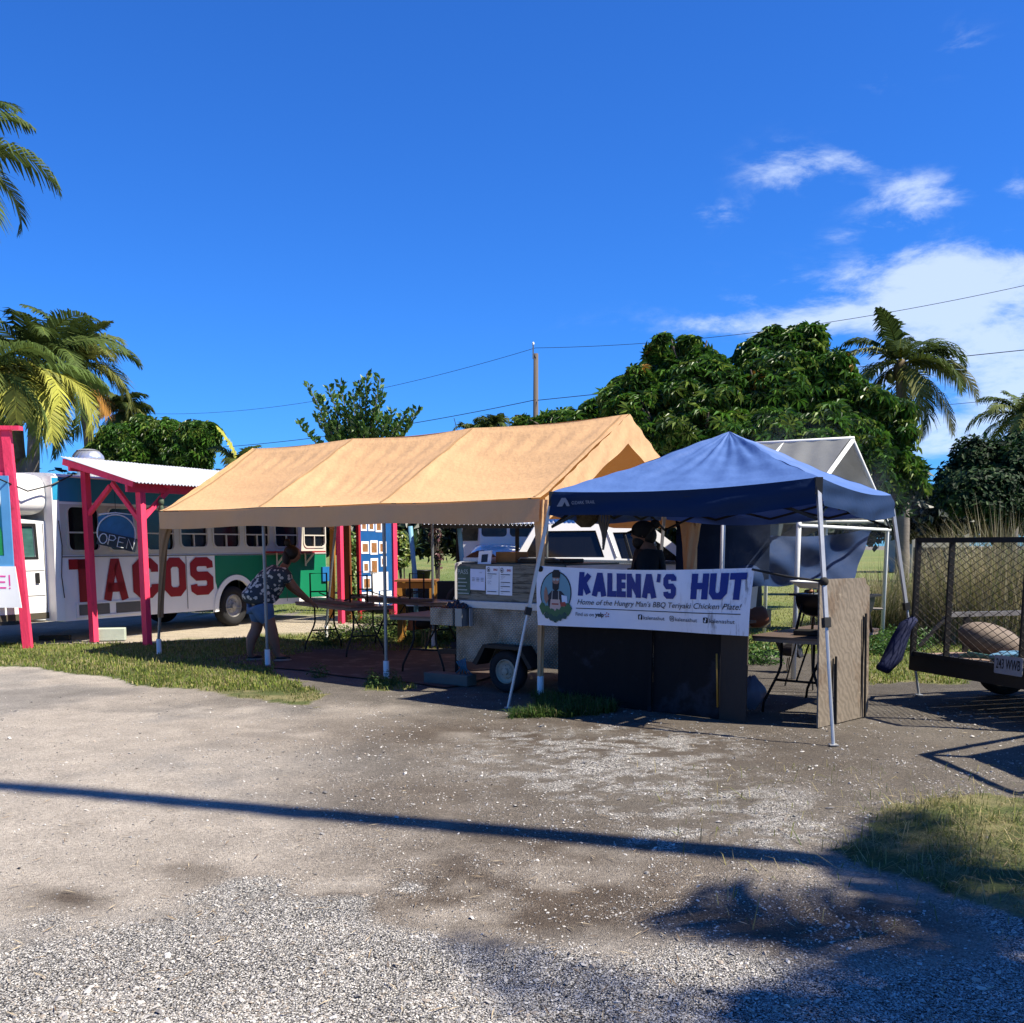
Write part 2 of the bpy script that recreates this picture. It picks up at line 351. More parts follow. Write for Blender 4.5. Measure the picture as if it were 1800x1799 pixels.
def zones(X, Y):
    jx = (fbm(X*1.7+3, Y*1.7+9)-.5)*.9+(fbm(X*9, Y*9)-.5)*.22; jy = (fbm(X*1.7+31, Y*1.7+2)-.5)*.9+(fbm(X*9+5, Y*9+5)-.5)*.22
    g = np.zeros(X.shape, bool)
    k = np.clip(Y/12, .25, 1)
    for p in GRASS_POLYS: g |= inpoly(X+jx*k*.8, Y+jy*k*.8, p)
    g |= inpoly(X+jx*1.2, Y+jy*1.2, GRASS2)
    sand = inpoly(X+jx*.4, Y+jy*.4, SAND_POLY) & ~g
    px, py = to_px(X+jx*.35, Y+jy*.35)
    n1 = fbm(X*.8+1, Y*.8+2); n2 = fbm(X*2.3+7, Y*2.3+3); n3 = fbm(X*6+2, Y*6+1)
    def bl(cx, cy, rx, ry): return np.exp(-(((px-cx)/rx)**2+((py-cy)/ry)**2))
    edge = np.interp(px, [-300, 0, 200, 400, 600, 760, 900, 1050, 1200, 1400, 1600, 1800, 2200], [1640, 1660, 1625, 1590, 1565, 1590, 1650, 1640, 1640, 1690, 1700, 1610, 1600])
    grav = sst(-45, 40, py-edge+(n2-.5)*170)
    for (cx, cy, rx, ry, a) in ((640, 1500, 60, 18, .6), (1250, 1410, 280, 55, .9), (1000, 1340, 280, 55, .8), (1330, 1470, 180, 30, 1.0), (1100, 1300, 300, 30, .7), (1120, 1480, 70, 20, .7), (640, 1250, 250, 26, .35), (300, 1215, 250, 22, .3), (760, 1560, 120, 22, .6), (1180, 1560, 80, 20, .4), (1730, 1580, 150, 40, .8), (500, 1420, 300, 90, .12)):
        grav = grav+a*bl(cx, cy, rx, ry)*sst(.36, .62, n3*.3+n2*.3+.4*fbm(X*14, Y*14, 3))
    for (cx, cy, rx, ry, a) in ((940, 1585, 260, 50, 1.1), (820, 1600, 110, 30, .9), (760, 1470, 160, 22, .5), (120, 1578, 75, 22, .7), (1450, 1630, 200, 45, .7), (1580, 1690, 120, 30, .6)):
        grav = grav-a*bl(cx, cy, rx, ry)*sst(.25, .55, n3*.6+n2*.4+.08)
    grav = np.clip(np.maximum(grav, .10+.30*sst(250, 700, px)*sst(.35, .6, n3*.5+n2*.5)), 0, 1)
    brown = np.zeros(X.shape)
    for (cx, cy, rx, ry, a) in ((900, 1590, 320, 60, 1.0), (700, 1400, 250, 50, .5), (1000, 1500, 420, 60, .7), (1350, 1340, 420, 80, .42), (120, 1578, 80, 24, .95), (330, 1540, 90, 26, .5), (860, 1290, 420, 36, .7), (1450, 1620, 260, 60, .9), (560, 1590, 120, 26, .5), (1500, 1210, 250, 40, .25)):
        brown = brown+a*bl(cx, cy, rx, ry)
    brown = np.clip(brown*1.25*sst(.25, .55, n2*.6+n1*.4+.05), 0, 1)
    return g, sand, grav, brown, n1, n2, n3
xs = np.concatenate([-np.geomspace(700, 9, 26), np.arange(-8.8, 8.8, .045), np.geomspace(9, 700, 26)])
ys = np.concatenate([-np.geomspace(500, 2, 12), np.arange(-1.5, 2.6, .4), np.arange(2.7, 9.5, .032), np.arange(9.5, 17, .06), np.geomspace(17.1, 900, 70)])
X, Y = np.meshgrid(xs, ys); g, sand, grav, brown, n1, n2, n3 = zones(X, Y)
def mixc(a, b, t): return a*(1-t[..., None])+np.asarray(b)*t[..., None]
c = np.ones(X.shape+(3,))*np.array([.52, .46, .385])
c = mixc(c, (.36, .335, .30), sst(.45, .7, n1)*.8)
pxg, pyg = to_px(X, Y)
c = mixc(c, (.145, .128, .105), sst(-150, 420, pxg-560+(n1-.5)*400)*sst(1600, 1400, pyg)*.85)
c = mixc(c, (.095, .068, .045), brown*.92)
c = mixc(c, (.10, .088, .075), (Y > 9.6)*sst(.1, .2, n2)*sst(9.5, 11, Y+(n2-.5)*2)*sst(-6, -1.5, X+(n1-.5)*4)*(X < 9)*.75)  # bare ground under the tents darkened to stand in for their shade
c = mixc(c, (.40, .38, .345), sst(.32, .85, grav))
c *= (.85+.3*n3)[..., None]
c = mixc(c, (.58, .50, .38), sand*1.0)
dry = sst(.42, .62, n2)
gc = mixc(np.ones(X.shape+(3,))*np.array([.11, .14, .04]), (.33, .29, .14), dry*.8)
far = sst(14, 17, Y); gc = mixc(gc, (.17, .235, .045), far*.7)
gc = mixc(gc, (.27, .27, .085), far*sst(.5, .68, fbm(X*.35+9, Y*.18+4))*.8)
c = mixc(c, (0, 0, 0), np.zeros(X.shape)); c[g] = gc[g]
Z = (fbm(X*1.3, Y*1.3)-.5)*.022+(n3-.5)*.008; Z = Z*np.clip((60-np.abs(Y))/40, 0, 1)-.006
Z = np.where(g, Z+.004, Z)
ny, nx = X.shape; idx = np.arange(nx*ny).reshape(ny, nx)
f = np.stack([idx[:-1, :-1], idx[:-1, 1:], idx[1:, 1:], idx[1:, :-1]], -1).reshape(-1, 4)
cols = np.concatenate([c.reshape(-1, 3), np.where(g, 0, grav).reshape(-1, 1)], 1)
gm = bpy.data.materials.new('ground_mat'); gm.use_nodes = True; t = gm.node_tree; t.nodes.clear()
out = N(t, 'ShaderNodeOutputMaterial'); b = N(t, 'ShaderNodeBsdfPrincipled', i_Roughness=.92); L(t, b.outputs[0], out.inputs[0]); b.inputs['Specular IOR Level'].default_value = .25
at = N(t, 'ShaderNodeAttribute', attribute_name='Col'); tcn = N(t, 'ShaderNodeTexCoord')
vo = N(t, 'ShaderNodeTexVoronoi', i_Scale=104.0); L(t, tcn.outputs['Object'], vo.inputs['Vector'])
vo2 = N(t, 'ShaderNodeTexVoronoi', i_Scale=150.0); L(t, tcn.outputs['Object'], vo2.inputs['Vector'])
nn = N(t, 'ShaderNodeTexNoise', i_Scale=46.0, i_Detail=10.0, i_Roughness=.78); L(t, tcn.outputs['Object'], nn.inputs['Vector'])
nb = N(t, 'ShaderNodeTexNoise', i_Scale=3.0, i_Detail=8.0, i_Roughness=.6); L(t, tcn.outputs['Object'], nb.inputs['Vector'])
sc_ = N(t, 'ShaderNodeSeparateColor'); L(t, vo.outputs['Color'], sc_.inputs[0])
stone = M(t, 'MULTIPLY_ADD', sc_.outputs[0], 2.6, .6)
gap = N(t, 'ShaderNodeMapRange'); gap.inputs[1].default_value = .35; gap.inputs[2].default_value = .75; gap.inputs[3].default_value = 1; gap.inputs[4].default_value = .07; L(t, vo.outputs['Distance'], gap.inputs[0])
gf = M(t, 'MULTIPLY', stone, gap.outputs[0])
fine = M(t, 'MULTIPLY', M(t, 'MULTIPLY_ADD', nn.outputs[0], 2.6, -.3), M(t, 'MULTIPLY_ADD', nb.outputs[0], .8, .6))
fac = M(t, 'MULTIPLY', .60, M(t, 'ADD', M(t, 'MULTIPLY', gf, at.outputs['Alpha']), M(t, 'MULTIPLY', fine, M(t, 'SUBTRACT', 1.0, at.outputs['Alpha']))))
mu = N(t, 'ShaderNodeVectorMath', operation='SCALE'); L(t, at.outputs['Color'], mu.inputs[0]); L(t, fac, mu.inputs['Scale']); L(t, mu.outputs[0], b.inputs['Base Color'])
hh = M(t, 'ADD', M(t, 'MULTIPLY', M(t, 'SUBTRACT', 1.0, vo.outputs['Distance']), M(t, 'ADD', at.outputs['Alpha'], .15)), M(t, 'ADD', M(t, 'MULTIPLY', nn.outputs[0], .7), M(t, 'MULTIPLY', vo2.outputs['Distance'], -.35)))
bp = N(t, 'ShaderNodeBump', i_Strength=1.0, i_Distance=.018); L(t, hh, bp.inputs['Height']); L(t, bp.outputs[0], b.inputs['Normal'])
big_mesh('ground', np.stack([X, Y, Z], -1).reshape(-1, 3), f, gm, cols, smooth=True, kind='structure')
def gz(X, Y): return (fbm(X*1.3, Y*1.3)-.5)*.022-.006+(fbm(X*6+2, Y*6+1)-.5)*.008

# loose stones
def stones():
    n = 185000; px = RNG.uniform(-60, 1860, n); py = 1215+RNG.random(n)**.75*640
    c_, s_ = math.cos(PITCH), math.sin(PITCH); v = (CY-py)/F; tt = H/(s_-v*c_); X = (px-CX)/F*tt; Y = (c_+v*s_)*tt
    g, sand, grav, brown, n1, n2, n3 = zones(X, Y)
    pr = (.03+.95*grav**1.1*(.35+.65*sst(.4, .6, n3)))*np.where(g, .03, 1)*(1-.5*brown*(1-grav))
    k = (RNG.random(n) < pr); X, Y, grav = X[k], Y[k], grav[k]; n = len(X)
    s = np.exp(RNG.normal(math.log(.0043), .36, n)); big = RNG.random(n) < .005; s[big] *= RNG.uniform(1.8, 3.6, big.sum()); s = np.minimum(s, .02)
    s *= np.clip(Y/5.5, .9, 1.6)
    tv = np.array([(1, .1, 0), (-.9, -.2, .1), (.1, .8, -.1), (-.1, -.9, .15), (.1, 0, .75), (-.1, .1, -.7), (.55, .6, .3), (-.6, .55, .35)])
    tf = np.array([(4, 0, 6), (4, 6, 2), (4, 2, 7), (4, 7, 1), (4, 1, 3), (4, 3, 0), (6, 0, 2), (7, 2, 1), (0, 3, 5), (1, 5, 3)])
    nr = np.stack([RNG.normal(0, .3, n), RNG.normal(0, .3, n), np.ones(n)], 1)
    sc = np.stack([s*RNG.uniform(.8, 1.5, n), s*RNG.uniform(.6, 1.1, n), s*RNG.uniform(.5, .9, n)], 1)
    base = np.array([(.55, .52, .48), (.68, .65, .60), (.33, .32, .31), (.40, .34, .28), (.20, .19, .185)])
    cc = base[RNG.choice(5, n, p=[.30, .26, .18, .12, .14])]*RNG.uniform(.8, 1.15, (n, 1))
    pos = np.stack([X, Y, gz(X, Y)+s*.25], 1)
    v, f, c = inst(tv, tf, pos, basis(nr, RNG.uniform(0, 6.28, n)), sc, cc)
    big_mesh('gravel', v, f, mat('gravel_stone', (1, 1, 1), rough=.9, var=.12, scale=120, vcol=True), c, kind='stuff', label='loose pale gravel and pebbles scattered over the dirt lot')
stones()
def straws():
    n = 900; px = RNG.uniform(0, 1800, n); py = 1230+RNG.random(n)*560; c_, s_ = math.cos(PITCH), math.sin(PITCH); v = (CY-py)/F; tt = H/(s_-v*c_); X = (px-CX)/F*tt; Y = (c_+v*s_)*tt
    tv = np.array([(-1, -.05, 0), (0, -.08, .05), (1, 0, .02), (0, .08, .03)]); tf = np.array([(0, 1, 2), (0, 2, 3)])
    nr = np.stack([RNG.normal(0, .1, n), RNG.normal(0, .1, n), np.ones(n)], 1); s = RNG.uniform(.01, .045, n)
    cc = np.array([(.55, .45, .30), (.35, .26, .16), (.20, .14, .09)])[RNG.integers(0, 3, n)]
    v, f, c = inst(tv, tf, np.stack([X, Y, gz(X, Y)+.012], 1), basis(nr, RNG.uniform(0, 6.28, n)), s, cc)
    big_mesh('straw_litter', v, f, MATS['gravel_stone'], c, kind='stuff', label='dry straw and leaf litter scattered over the lot')
straws()

# ------------------------------------------------------------------ grass
def blades(name, pts_fn, n, hmin, hmax, wd, cols, probs, lean=.5, label=None, seg=2, kind='stuff'):
    X, Y = pts_fn(n); n = len(X)
    h = RNG.uniform(hmin, hmax, n)*RNG.uniform(.6, 1.1, n)
    az = RNG.uniform(0, 6.28, n); ln = np.abs(RNG.normal(0, lean, n)); w_ = wd*RNG.uniform(.6, 1.3, n)
    dx, dy = np.cos(az), np.sin(az); bx, by = -dy, dx
    base = np.stack([X, Y, gz(X, Y)-.004], 1); side = np.stack([bx, by, 0*bx], 1)*w_[:, None]
    d = np.stack([dx, dy, 0*dx], 1)
    mid = base+d*(h*ln*.35)[:, None]; mid[:, 2] += h*.6
    tip = base+d*(h*ln)[:, None]; tip[:, 2] += h*np.clip(1-ln*.35, .35, 1)
    v = np.stack([base-side, base+side, mid+side*.7, mid-side*.7, tip], 1).reshape(-1, 3)
    i = np.arange(n)[:, None]*5
    f = np.concatenate([i+np.array([[0, 1, 2]]), i+np.array([[0, 2, 3]]), i+np.array([[3, 2, 4]])], 0)
    cc = np.array(cols)[RNG.choice(len(cols), n, p=probs)]*RNG.uniform(.7, 1.2, (n, 1)); c = np.repeat(cc, 5, 0)
    return big_mesh(name, v, f, mat('grass_blade', (1, 1, 1), rough=.6, vcol=True, transl=.35, var=.05), c, kind=kind, label=label)
GC = [(.11, .16, .03), (.22, .25, .05), (.38, .34, .13), (.50, .42, .20)]
def zone_sampler(x0, x1, y0, y1, want, clump=0.0):
    def fn(n):
        X = RNG.uniform(x0, x1, n); Y = RNG.uniform(y0, y1, n); g, *_r = zones(X, Y)
        k = want(X, Y, g)
        if clump: k &= RNG.random(n) < sst(clump-.12, clump+.1, fbm(X*5, Y*5))
        return X[k], Y[k]
    return fn
def pix_sampler(x0, x1, y0, y1):
    def fn(n):
        px = RNG.uniform(x0, x1, n); py = RNG.uniform(y0, y1, n)
        c_, s_ = math.cos(PITCH), math.sin(PITCH); v = (CY-py)/F; tt = H/(s_-v*c_); X = (px-CX)/F*tt; Y = (c_+v*s_)*tt
        g, *_r = zones(X, Y); return X[g], Y[g]
    return fn
blades('grass_strip', zone_sampler(-8.8, .3, 10.2, 17.2, lambda X, Y, g: g & (RNG.random(X.shape) < .08+.92*sst(.42, .60, fbm(X*2.8, Y*2.8)))), 150000, .018, .05, .0035, GC, [.4, .3, .2, .1], label='short grass strip beside the gravel lot under the tan tent')
blades('grass_verge', zone_sampler(.9, 4.6, 4.0, 7.4, lambda X, Y, g: (g & (RNG.random(X.shape) < .25+.75*sst(.38, .6, fbm(X*4, Y*4)))) | (RNG.random(X.shape) < .025)), 23000, .04, .13, .0026, GC, [.22, .20, .28, .30], lean=1.9, label='long straw and green grass at the right edge of the lot')
blades('lawn_grass', pix_sampler(-60, 1860, 985, 1215), 130000, .03, .09, .008, [(.19, .27, .04), (.28, .34, .06), (.42, .40, .12), (.46, .40, .18)], [.4, .3, .2, .1], label='sunlit lawn grass behind the stalls')
blades('grass_tuft', zone_sampler(-.1, 1.3, 9.4, 11.2, lambda X, Y, g: g), 24000, .06, .17, .004, [(.06, .13, .025), (.10, .18, .03), (.25, .22, .1)], [.5, .4, .1], lean=.9, label='green grass tufts at the foot of the tan tent leg')

# leafy weeds
LEAF_V = [(0, 0, 0), (.18, .45, .04), (0, 1, -.12), (-.18, .45, .04)]; LEAF_F = [(0, 1, 2), (0, 2, 3)]
def leafmass(name, centers, n, size, cols, probs, label, kind='stuff', up=.6, parent=None, m='weed_leaf', **kw):
    P_ = []; D_ = []
    for (c_, r_, wgt) in centers:
        k = max(1, int(n*wgt)); q = RNG.normal(0, 1, (k, 3)); q /= np.linalg.norm(q, axis=1)[:, None]; rr = RNG.random(k)**.45
        P_.append(np.array(c_)+q*rr[:, None]*np.array(r_)); D_.append(q)
    P_ = np.concatenate(P_); D_ = np.concatenate(D_); P_[:, 2] = np.maximum(P_[:, 2], .01); n = len(P_)
    nr = D_*.7+RNG.normal(0, .5, (n, 3))+np.array([0, 0, up])
    s = size*RNG.uniform(.6, 1.3, n); cc = np.array(cols)[RNG.choice(len(cols), n, p=probs)]*RNG.uniform(.7, 1.25, (n, 1))
    v, f, c = inst(LEAF_V, LEAF_F, P_, basis(nr, RNG.uniform(0, 6.28, n)), s, cc)
    if parent is not None: v = v-np.array(FR[parent.name].translation)
    return big_mesh(name, v, f, mat(m, (1, 1, 1), rough=.42, vcol=True, transl=.3, var=.08), c, kind=kind, label=label, parent=parent, **kw)
wc = []
for (px, py, r_) in ((590,1120,.3),(620,1128,.34),(655,1120,.3),(690,1115,.35),(720,1120,.35),(750,1128,.4),(780,1125,.35),(640,1095,.3),(700,1095,.4),(745,1098,.4),(660,1108,.35),(575,1135,.22),(800,1120,.4)):
    q = G(px, py); wc.append(((q.x, q.y, .06), (r_*1.3, r_, .2), .075))
leafmass('weed_patch', wc, 9000, .06, [(.09, .17, .03), (.16, .24, .05), (.30, .34, .09)], [.45, .35, .2], 'low leafy weeds along the back of the tan tent')
wc = [((G(x, y).x, G(x, y).y, .05), (r_, r_, .14), .25) for x, y, r_ in ((668,1208,.16),(690,1204,.12),(655,1202,.1),(560,1190,.15))]
leafmass('weed_patch', wc, 900, .04, [(.07, .14, .03), (.14, .22, .05)], [.6, .4], 'small weed clump round the white foot of the tent leg')
wc = [((G(x, y).x, G(x, y).y, .1), (.4, .4, .3), .25) for x, y in ((1545,1150),(1575,1145),(1600,1140),(1330,1165))]
leafmass('weed_patch', wc, 3200, .07, [(.06, .15, .03), (.12, .24, .05)], [.5, .5], 'bright green weeds behind the plywood screen')
# ------------------------------------------------------------------ shared materials
TAN = mat('tan_canvas', (.70, .43, .215), rough=.75, var=.05, scale=3, bump=.22, bscale=14, stretch=(1, 1, .6), dist=.05, transl=.13, tcol=(.80, .30, .05))
BLUE = mat('blue_canvas', (.10, .20, .50), rough=.62, var=.08, scale=3, bump=.25, bscale=9, dist=.04, transl=.10, tcol=(.03, .07, .35))
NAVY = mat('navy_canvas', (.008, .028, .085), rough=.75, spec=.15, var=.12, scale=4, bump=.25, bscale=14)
STEEL = mat('grey_steel_tube', (.30, .33, .34), rough=.4, metal=.55, var=.15, scale=12)
ALU = mat('bright_aluminium_tube', (.62, .63, .63), rough=.38, metal=.55, var=.08, scale=12)
WHITEP = mat('white_pipe', (.72, .73, .70), rough=.5, var=.06, scale=12)
PVC = mat('white_pvc', (.8, .8, .78), rough=.45, var=.06)
BLACK = mat('black_plastic', (.02, .02, .02), rough=.5)
IRON = mat('black_iron', (.025, .024, .022), rough=.55, metal=.3, var=.2, scale=20)
RUBBER = mat('tyre_rubber', (.022, .022, .024), rough=.85, bump=.3, bscale=60)
PINK = mat('pink_paint', (.80, .045, .115), rough=.65, var=.2, scale=7, stretch=(1, 1, .25), bump=.3, bscale=50, spots=[((.50, .05, .08), 9, .58, (1, 1, .3)), ((.62, .40, .36), 16, .68, (1, 1, .4))])
WHITE = mat('white_paint', (.78, .78, .76), rough=.4, var=.04, scale=3, coat=.2)
CREAM = mat('cream_paint', (.66, .62, .52), rough=.45, var=.05, scale=4)
GLASS = mat('dark_glass', (.008, .009, .011), rough=.12, var=.1, spec=.4)
INK = mat('black_ink', (.02, .02, .022), rough=.6)
PAPER = mat('white_paper', (.78, .79, .82), rough=.7, var=.03)
ROPE = mat('dark_rope', (.03, .028, .025), rough=.9)

# ------------------------------------------------------------------ tan carport tent
FL = Vector((-5.25, 15.16, 0)); FRc = Vector((.305, 10.86, 0)); cl_ = (FRc-FL).length; cu = (FRc-FL).normalized(); cw = Vector((-cu.y, cu.x, 0)); CW = 3.3
def CP(s, wv, z): return FL+cu*s+cw*wv+Vector((0, 0, z))
EZ, RZ = 2.10, 3.11
tent = thing('carport_tent', 'long tan canvas carport tent over the picnic tables and food trailer', 'tent', tuple(FL+cu*cl_/2+cw*CW/2))
raf = [0, 2.5, 4.72, cl_]
def sag(s, amp):
    for a, b in zip(raf[:-1], raf[1:]):
        if a <= s <= b: t_ = (s-a)/(b-a); return amp*4*t_*(1-t_)*(1-.25*t_)
    return 0
def roof_pt(side, s, q, off=0.0):
    if True:
        a = 0                         # q: 0 eave .. 1 ridge
        ss = min(max(s, 0), cl_); e = sag(ss, 1.0)
        wv = -.05+q*(CW/2+.05); z = EZ+(RZ-EZ)*q
        dip = .15*e*(math.sin(math.pi*min(q*1.0, 1))**.6)+.012*e
        wr = .030*math.sin(s*17+3*math.sin(q*5))*math.exp(-((q-.80)/.10)**2)+.022*math.sin(s*24+9*q+2*math.sin(s*3))*math.exp(-((q-.42)/.16)**2)*(2.2 < s < 5)
        wr += .010*math.sin(9*q+2.2*s)+.006*math.sin(31*q+3*s)
        z -= dip+.3*wr-(.0 if q > .02 else 0)
        z -= .02*e*(q > .97)
        if q < .06: wv -= .02*(1-q/.06)
        wv2 = wv if side == 0 else CW-wv
        p = CP(s, wv2, z); nrm = (cw*(-1 if side == 0 else 1)*.52+Vector((0, 0, .85)))
        return p+nrm*(wr*.6+off)
def roof_side(side):
    return MB().grid(lambda a, b: roof_pt(side, .27+a*(cl_-.23), b), 170, 48)
for sd, lb in ((0, 'sunlit roof slope facing the lot'), (1, None)):
    roof_side(sd).build('roof_canvas', TAN, tent, smooth=True, label=lb)
for s_ in (raf[1], raf[2], .34, cl_-.05):
    MB().grid(lambda a, b: roof_pt(0, s_-.018+.036*a, .01+.985*b, .006), 2, 44).build('seam', mat('tan_seam', (.52, .31, .145), rough=.8), tent, smooth=True)
# valances
def valance(sd):
    mb = MB()
    def fn(a, b):
        s = .27+a*(cl_-.23); e = sag(min(max(s, 0), cl_), 1.0)
        w0 = -.075 if sd == 0 else CW+.075; o = -1 if sd == 0 else 1
        zt = EZ-.012*e-.012; drop = (.235 if sd == 0 else .12+.115*min(1, max(0, (s-5.2)/.6)))+.012*math.sin(s*2.2)
        return CP(s, w0+o*(.012*math.sin(s*9+b*2)*b+.012*math.sin(s*3)*b), zt-b*drop)
    mb.grid(fn, 130, 8); return mb
for sd in (0, 1): valance(sd).build('valance', TAN, tent, smooth=True)
# gable bands at the near end and the far end
def gable(s, o):
    mb = MB(); bw = .27
    def fn(a, b):      # a along rake left eave -> ridge -> right eave, b down
        q = a*2 if a < .5 else 2-2*a; wv = a*CW; z = EZ+(RZ-EZ)*q; zz = z-b*(bw+.06*(1-abs(2*a-1)))
        zz = max(zz, EZ-.24) if q < .3 else zz
        wig = .012*math.sin(a*38+b*4)*b+.010*math.sin(a*90)*(1-b)
        return CP(s+o*(.012+wig), wv, zz+.0)
    mb.grid(fn, 60, 10); return mb
gable(cl_+.04, 1).build('gable_band', TAN, tent, smooth=True); gable(.27, -1).build('gable_band', TAN, tent, smooth=True)
for s in raf:
    for wv in (0, CW):
        p = CP(s, wv, 0); tpx = .32 if s == 0 else 0; mt = STEEL
        MB().tube([p+Vector((0, 0, .22)), CP(s+tpx, wv, EZ-.04)], .021, 10).build('leg', mt, tent, smooth=True, auto=40)
        lg = MB().tube([p+Vector((0, 0, .0)), p+Vector((0, 0, .225))], .036 if wv == 0 else .032, 12); lg.build('pipe_sleeve', PVC, tent, smooth=True, auto=40)
    MB().tube([CP(s+(.32 if s == 0 else 0), 0, EZ-.10), CP(s+(.32 if s == 0 else 0), CW/2, RZ-.11), CP(s+(.32 if s == 0 else 0), CW, EZ-.10)], .02, 8).build('rafter', STEEL, tent, smooth=True)
for wv, z in ((0, EZ-.06), (CW, EZ-.06), (CW/2, RZ-.07)): MB().tube([CP(.3, wv, z), CP(cl_, wv, z)], .02, 8).build('purlin', STEEL, tent, smooth=True)
# canvas gathered round the corner legs
def drape(s, wv, wtop, zt, zb, name='leg_wrap', side=1, thick=.055):
    mb = MB()
    def fn(a, b):
        z = zt+(zb-zt)*b; r = thick*(1-.35*b)+(wtop-thick)*math.exp(-b*6.0)
        an = 2*math.pi*a; fold = 1+.22*math.sin(an*5+b*7)
        c0 = CP(s+(.30*z/2.1 if s == 0 else 0), wv, z)+cu*(side*(r*.55-thick*.6)*math.exp(-b*2.2))
        return c0+cu*(r*fold*math.cos(an))+cw*(thick*.8*fold*math.sin(an))
    mb.grid(fn, 36, 40); return mb
drape(cl_, 0, .10, EZ-.02, .22, side=-1, thick=.042).build('leg_wrap', TAN, tent, smooth=True)
drape(cl_, CW, .20, EZ-.02, .75, side=-1, thick=.09).build('leg_wrap', TAN, tent, smooth=True)
drape(0, 0, .16, EZ-.2, .55, side=1, thick=.05).build('leg_wrap', mat('tan_canvas_shade', (.40, .25, .13), rough=.8, transl=.2), tent, smooth=True, label='brown canvas strip tied round the far left leg')  # same tan canvas with shade put into its colour
# corner flap at the back right corner
fp = MB(); fp.grid(lambda a, b: CP(cl_+.10+.01*math.sin(b*9), CW-.9*(1-a)*(1-b)*1.0+.02, EZ+.02-b*(.42*a+.05)-.0), 10, 10); fp.build('corner_flap', TAN, tent, smooth=True)

# floor mat under the tent
mm_ = MB(); fm = G(460, 1166); 
def fl_pt(a, b): 
    s = .8+a*4.6+ .05*math.sin(b*14); wv = -.1+b*3.25+.05*math.sin(a*17); return CP(s+1.3*(1-b)*.3, wv, .012+.006*math.sin(a*9)*math.sin(b*7))
mm_.grid(fl_pt, 30, 16); mm_.build('floor_mat', mat('red_brown_mat', (.095, .068, .056), rough=.9, var=.2, scale=5, bump=.3, bscale=30, spots=[((.19, .15, .12), 3, .5, (1, 1, 1))]), smooth=True, label='dusty red brown ground mat under the tan tent', cat='mat', base=tuple(CP(2.5, 1, 0)))

# ------------------------------------------------------------------ blue pop-up canopy
ft = {'near': Vector((2.615, 8.19, 0)), 'left': Vector((-.04, 10.1, 0)), 'right': Vector((4.41, 10.98, 0)), 'back': Vector((1.76, 12.89, 0))}
cen = (ft['left']+ft['right'])/2
pop = thing('popup_canopy', 'blue pop up canopy with slanted silver legs over the grill counter', 'canopy', (cen.x, cen.y, 0))
top = {}
for k, p in ft.items(): top[k] = p+(cen-p).normalized()*.44+Vector((0, 0, 2.13 if k != 'near' else 2.17))
apex = cen+Vector((-.0, 0, 2.74))
order = ['near', 'right', 'back', 'left']
for i, k in enumerate(order):
    a = top[k]; b = top[order[(i+1) % 4]]; mb = MB(); mid = (a+b)/2
    def fn(u, v, a=a, b=b, i=i):
        e = a.lerp(b, u); ou = (mid-cen); ou.z = 0; ou.normalize()
        e = e-Vector((0, 0, .05*4*u*(1-u)))+ou*0.0
        vv = v; p = e.lerp(apex, vv)
        sagz = .09*math.sin(math.pi*min(1, vv))*(1-vv*.35)*(4*u*(1-u)*.75+.25)
        p.z -= sagz
        r = 1-vv
        p.z += (.010*math.sin(u*26+vv*9)+.007*math.sin(u*50-vv*5))*r*vv*3+ .004*math.sin(vv*40+u*6)
        if i == 0: p.z += .05*math.exp(-((u-.36)/.07)**2-((vv-.72)/.16)**2)
        if i == 3: p.z += .035*math.exp(-((u-.5)/.05)**2-((vv-.5)/.3)**2)
        return p
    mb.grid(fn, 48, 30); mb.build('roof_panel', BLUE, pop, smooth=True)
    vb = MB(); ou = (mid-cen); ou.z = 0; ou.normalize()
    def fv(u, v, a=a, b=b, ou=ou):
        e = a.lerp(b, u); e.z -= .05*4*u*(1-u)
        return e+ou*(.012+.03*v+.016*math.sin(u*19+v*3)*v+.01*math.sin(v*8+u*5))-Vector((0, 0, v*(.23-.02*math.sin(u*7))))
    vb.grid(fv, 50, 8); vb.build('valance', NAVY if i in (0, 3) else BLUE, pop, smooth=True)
for k, p in ft.items():
    t_ = top[k]-Vector((0, 0, .05)); m1 = p.lerp(t_, .47)
    lo = MB().tube([p, m1], .0145, 8); lo.box(p+Vector((0, 0, .004)), (.07, .07, .008)); lo.build('leg', ALU, pop, smooth=True, auto=40, label='lower leg tube of the canopy')
    MB().beam(m1-(t_-p)*.02, t_, .032, .032).build('leg', ALU, pop)
    MB().beam(m1-(t_-p)*.025, m1+(t_-p)*.012, .055, .06).build('leg_clamp', BLACK, pop)
    MB().beam(t_-Vector((0, 0, .09)), t_+Vector((0, 0, .05)), .06, .06).build('corner_bracket', BLACK, pop)
for i, k in enumerate(order):
    a = top[k]-Vector((0, 0, .07)); b = top[order[(i+1) % 4]]-Vector((0, 0, .07)); m_ = (a+b)/2
    tr = MB()
    q1 = a.lerp(b, .25); q3 = a.lerp(b, .75); d = Vector((0, 0, .16))
    for p0, p1 in ((a, q1-d), (a-d*1.7, q1), (q1-d, m_), (q1, m_-d), (m_, q3-d), (m_-d, q3), (q3-d, b), (q3, b-d*1.7)): tr.beam(p0, p1, .012, .024)
    tr.build('truss', IRON, pop)
for k in order: MB().beam(top[k]-Vector((0, 0, .1)), apex-Vector((0, 0, .28)), .014, .022).build('roof_pole', IRON, pop)
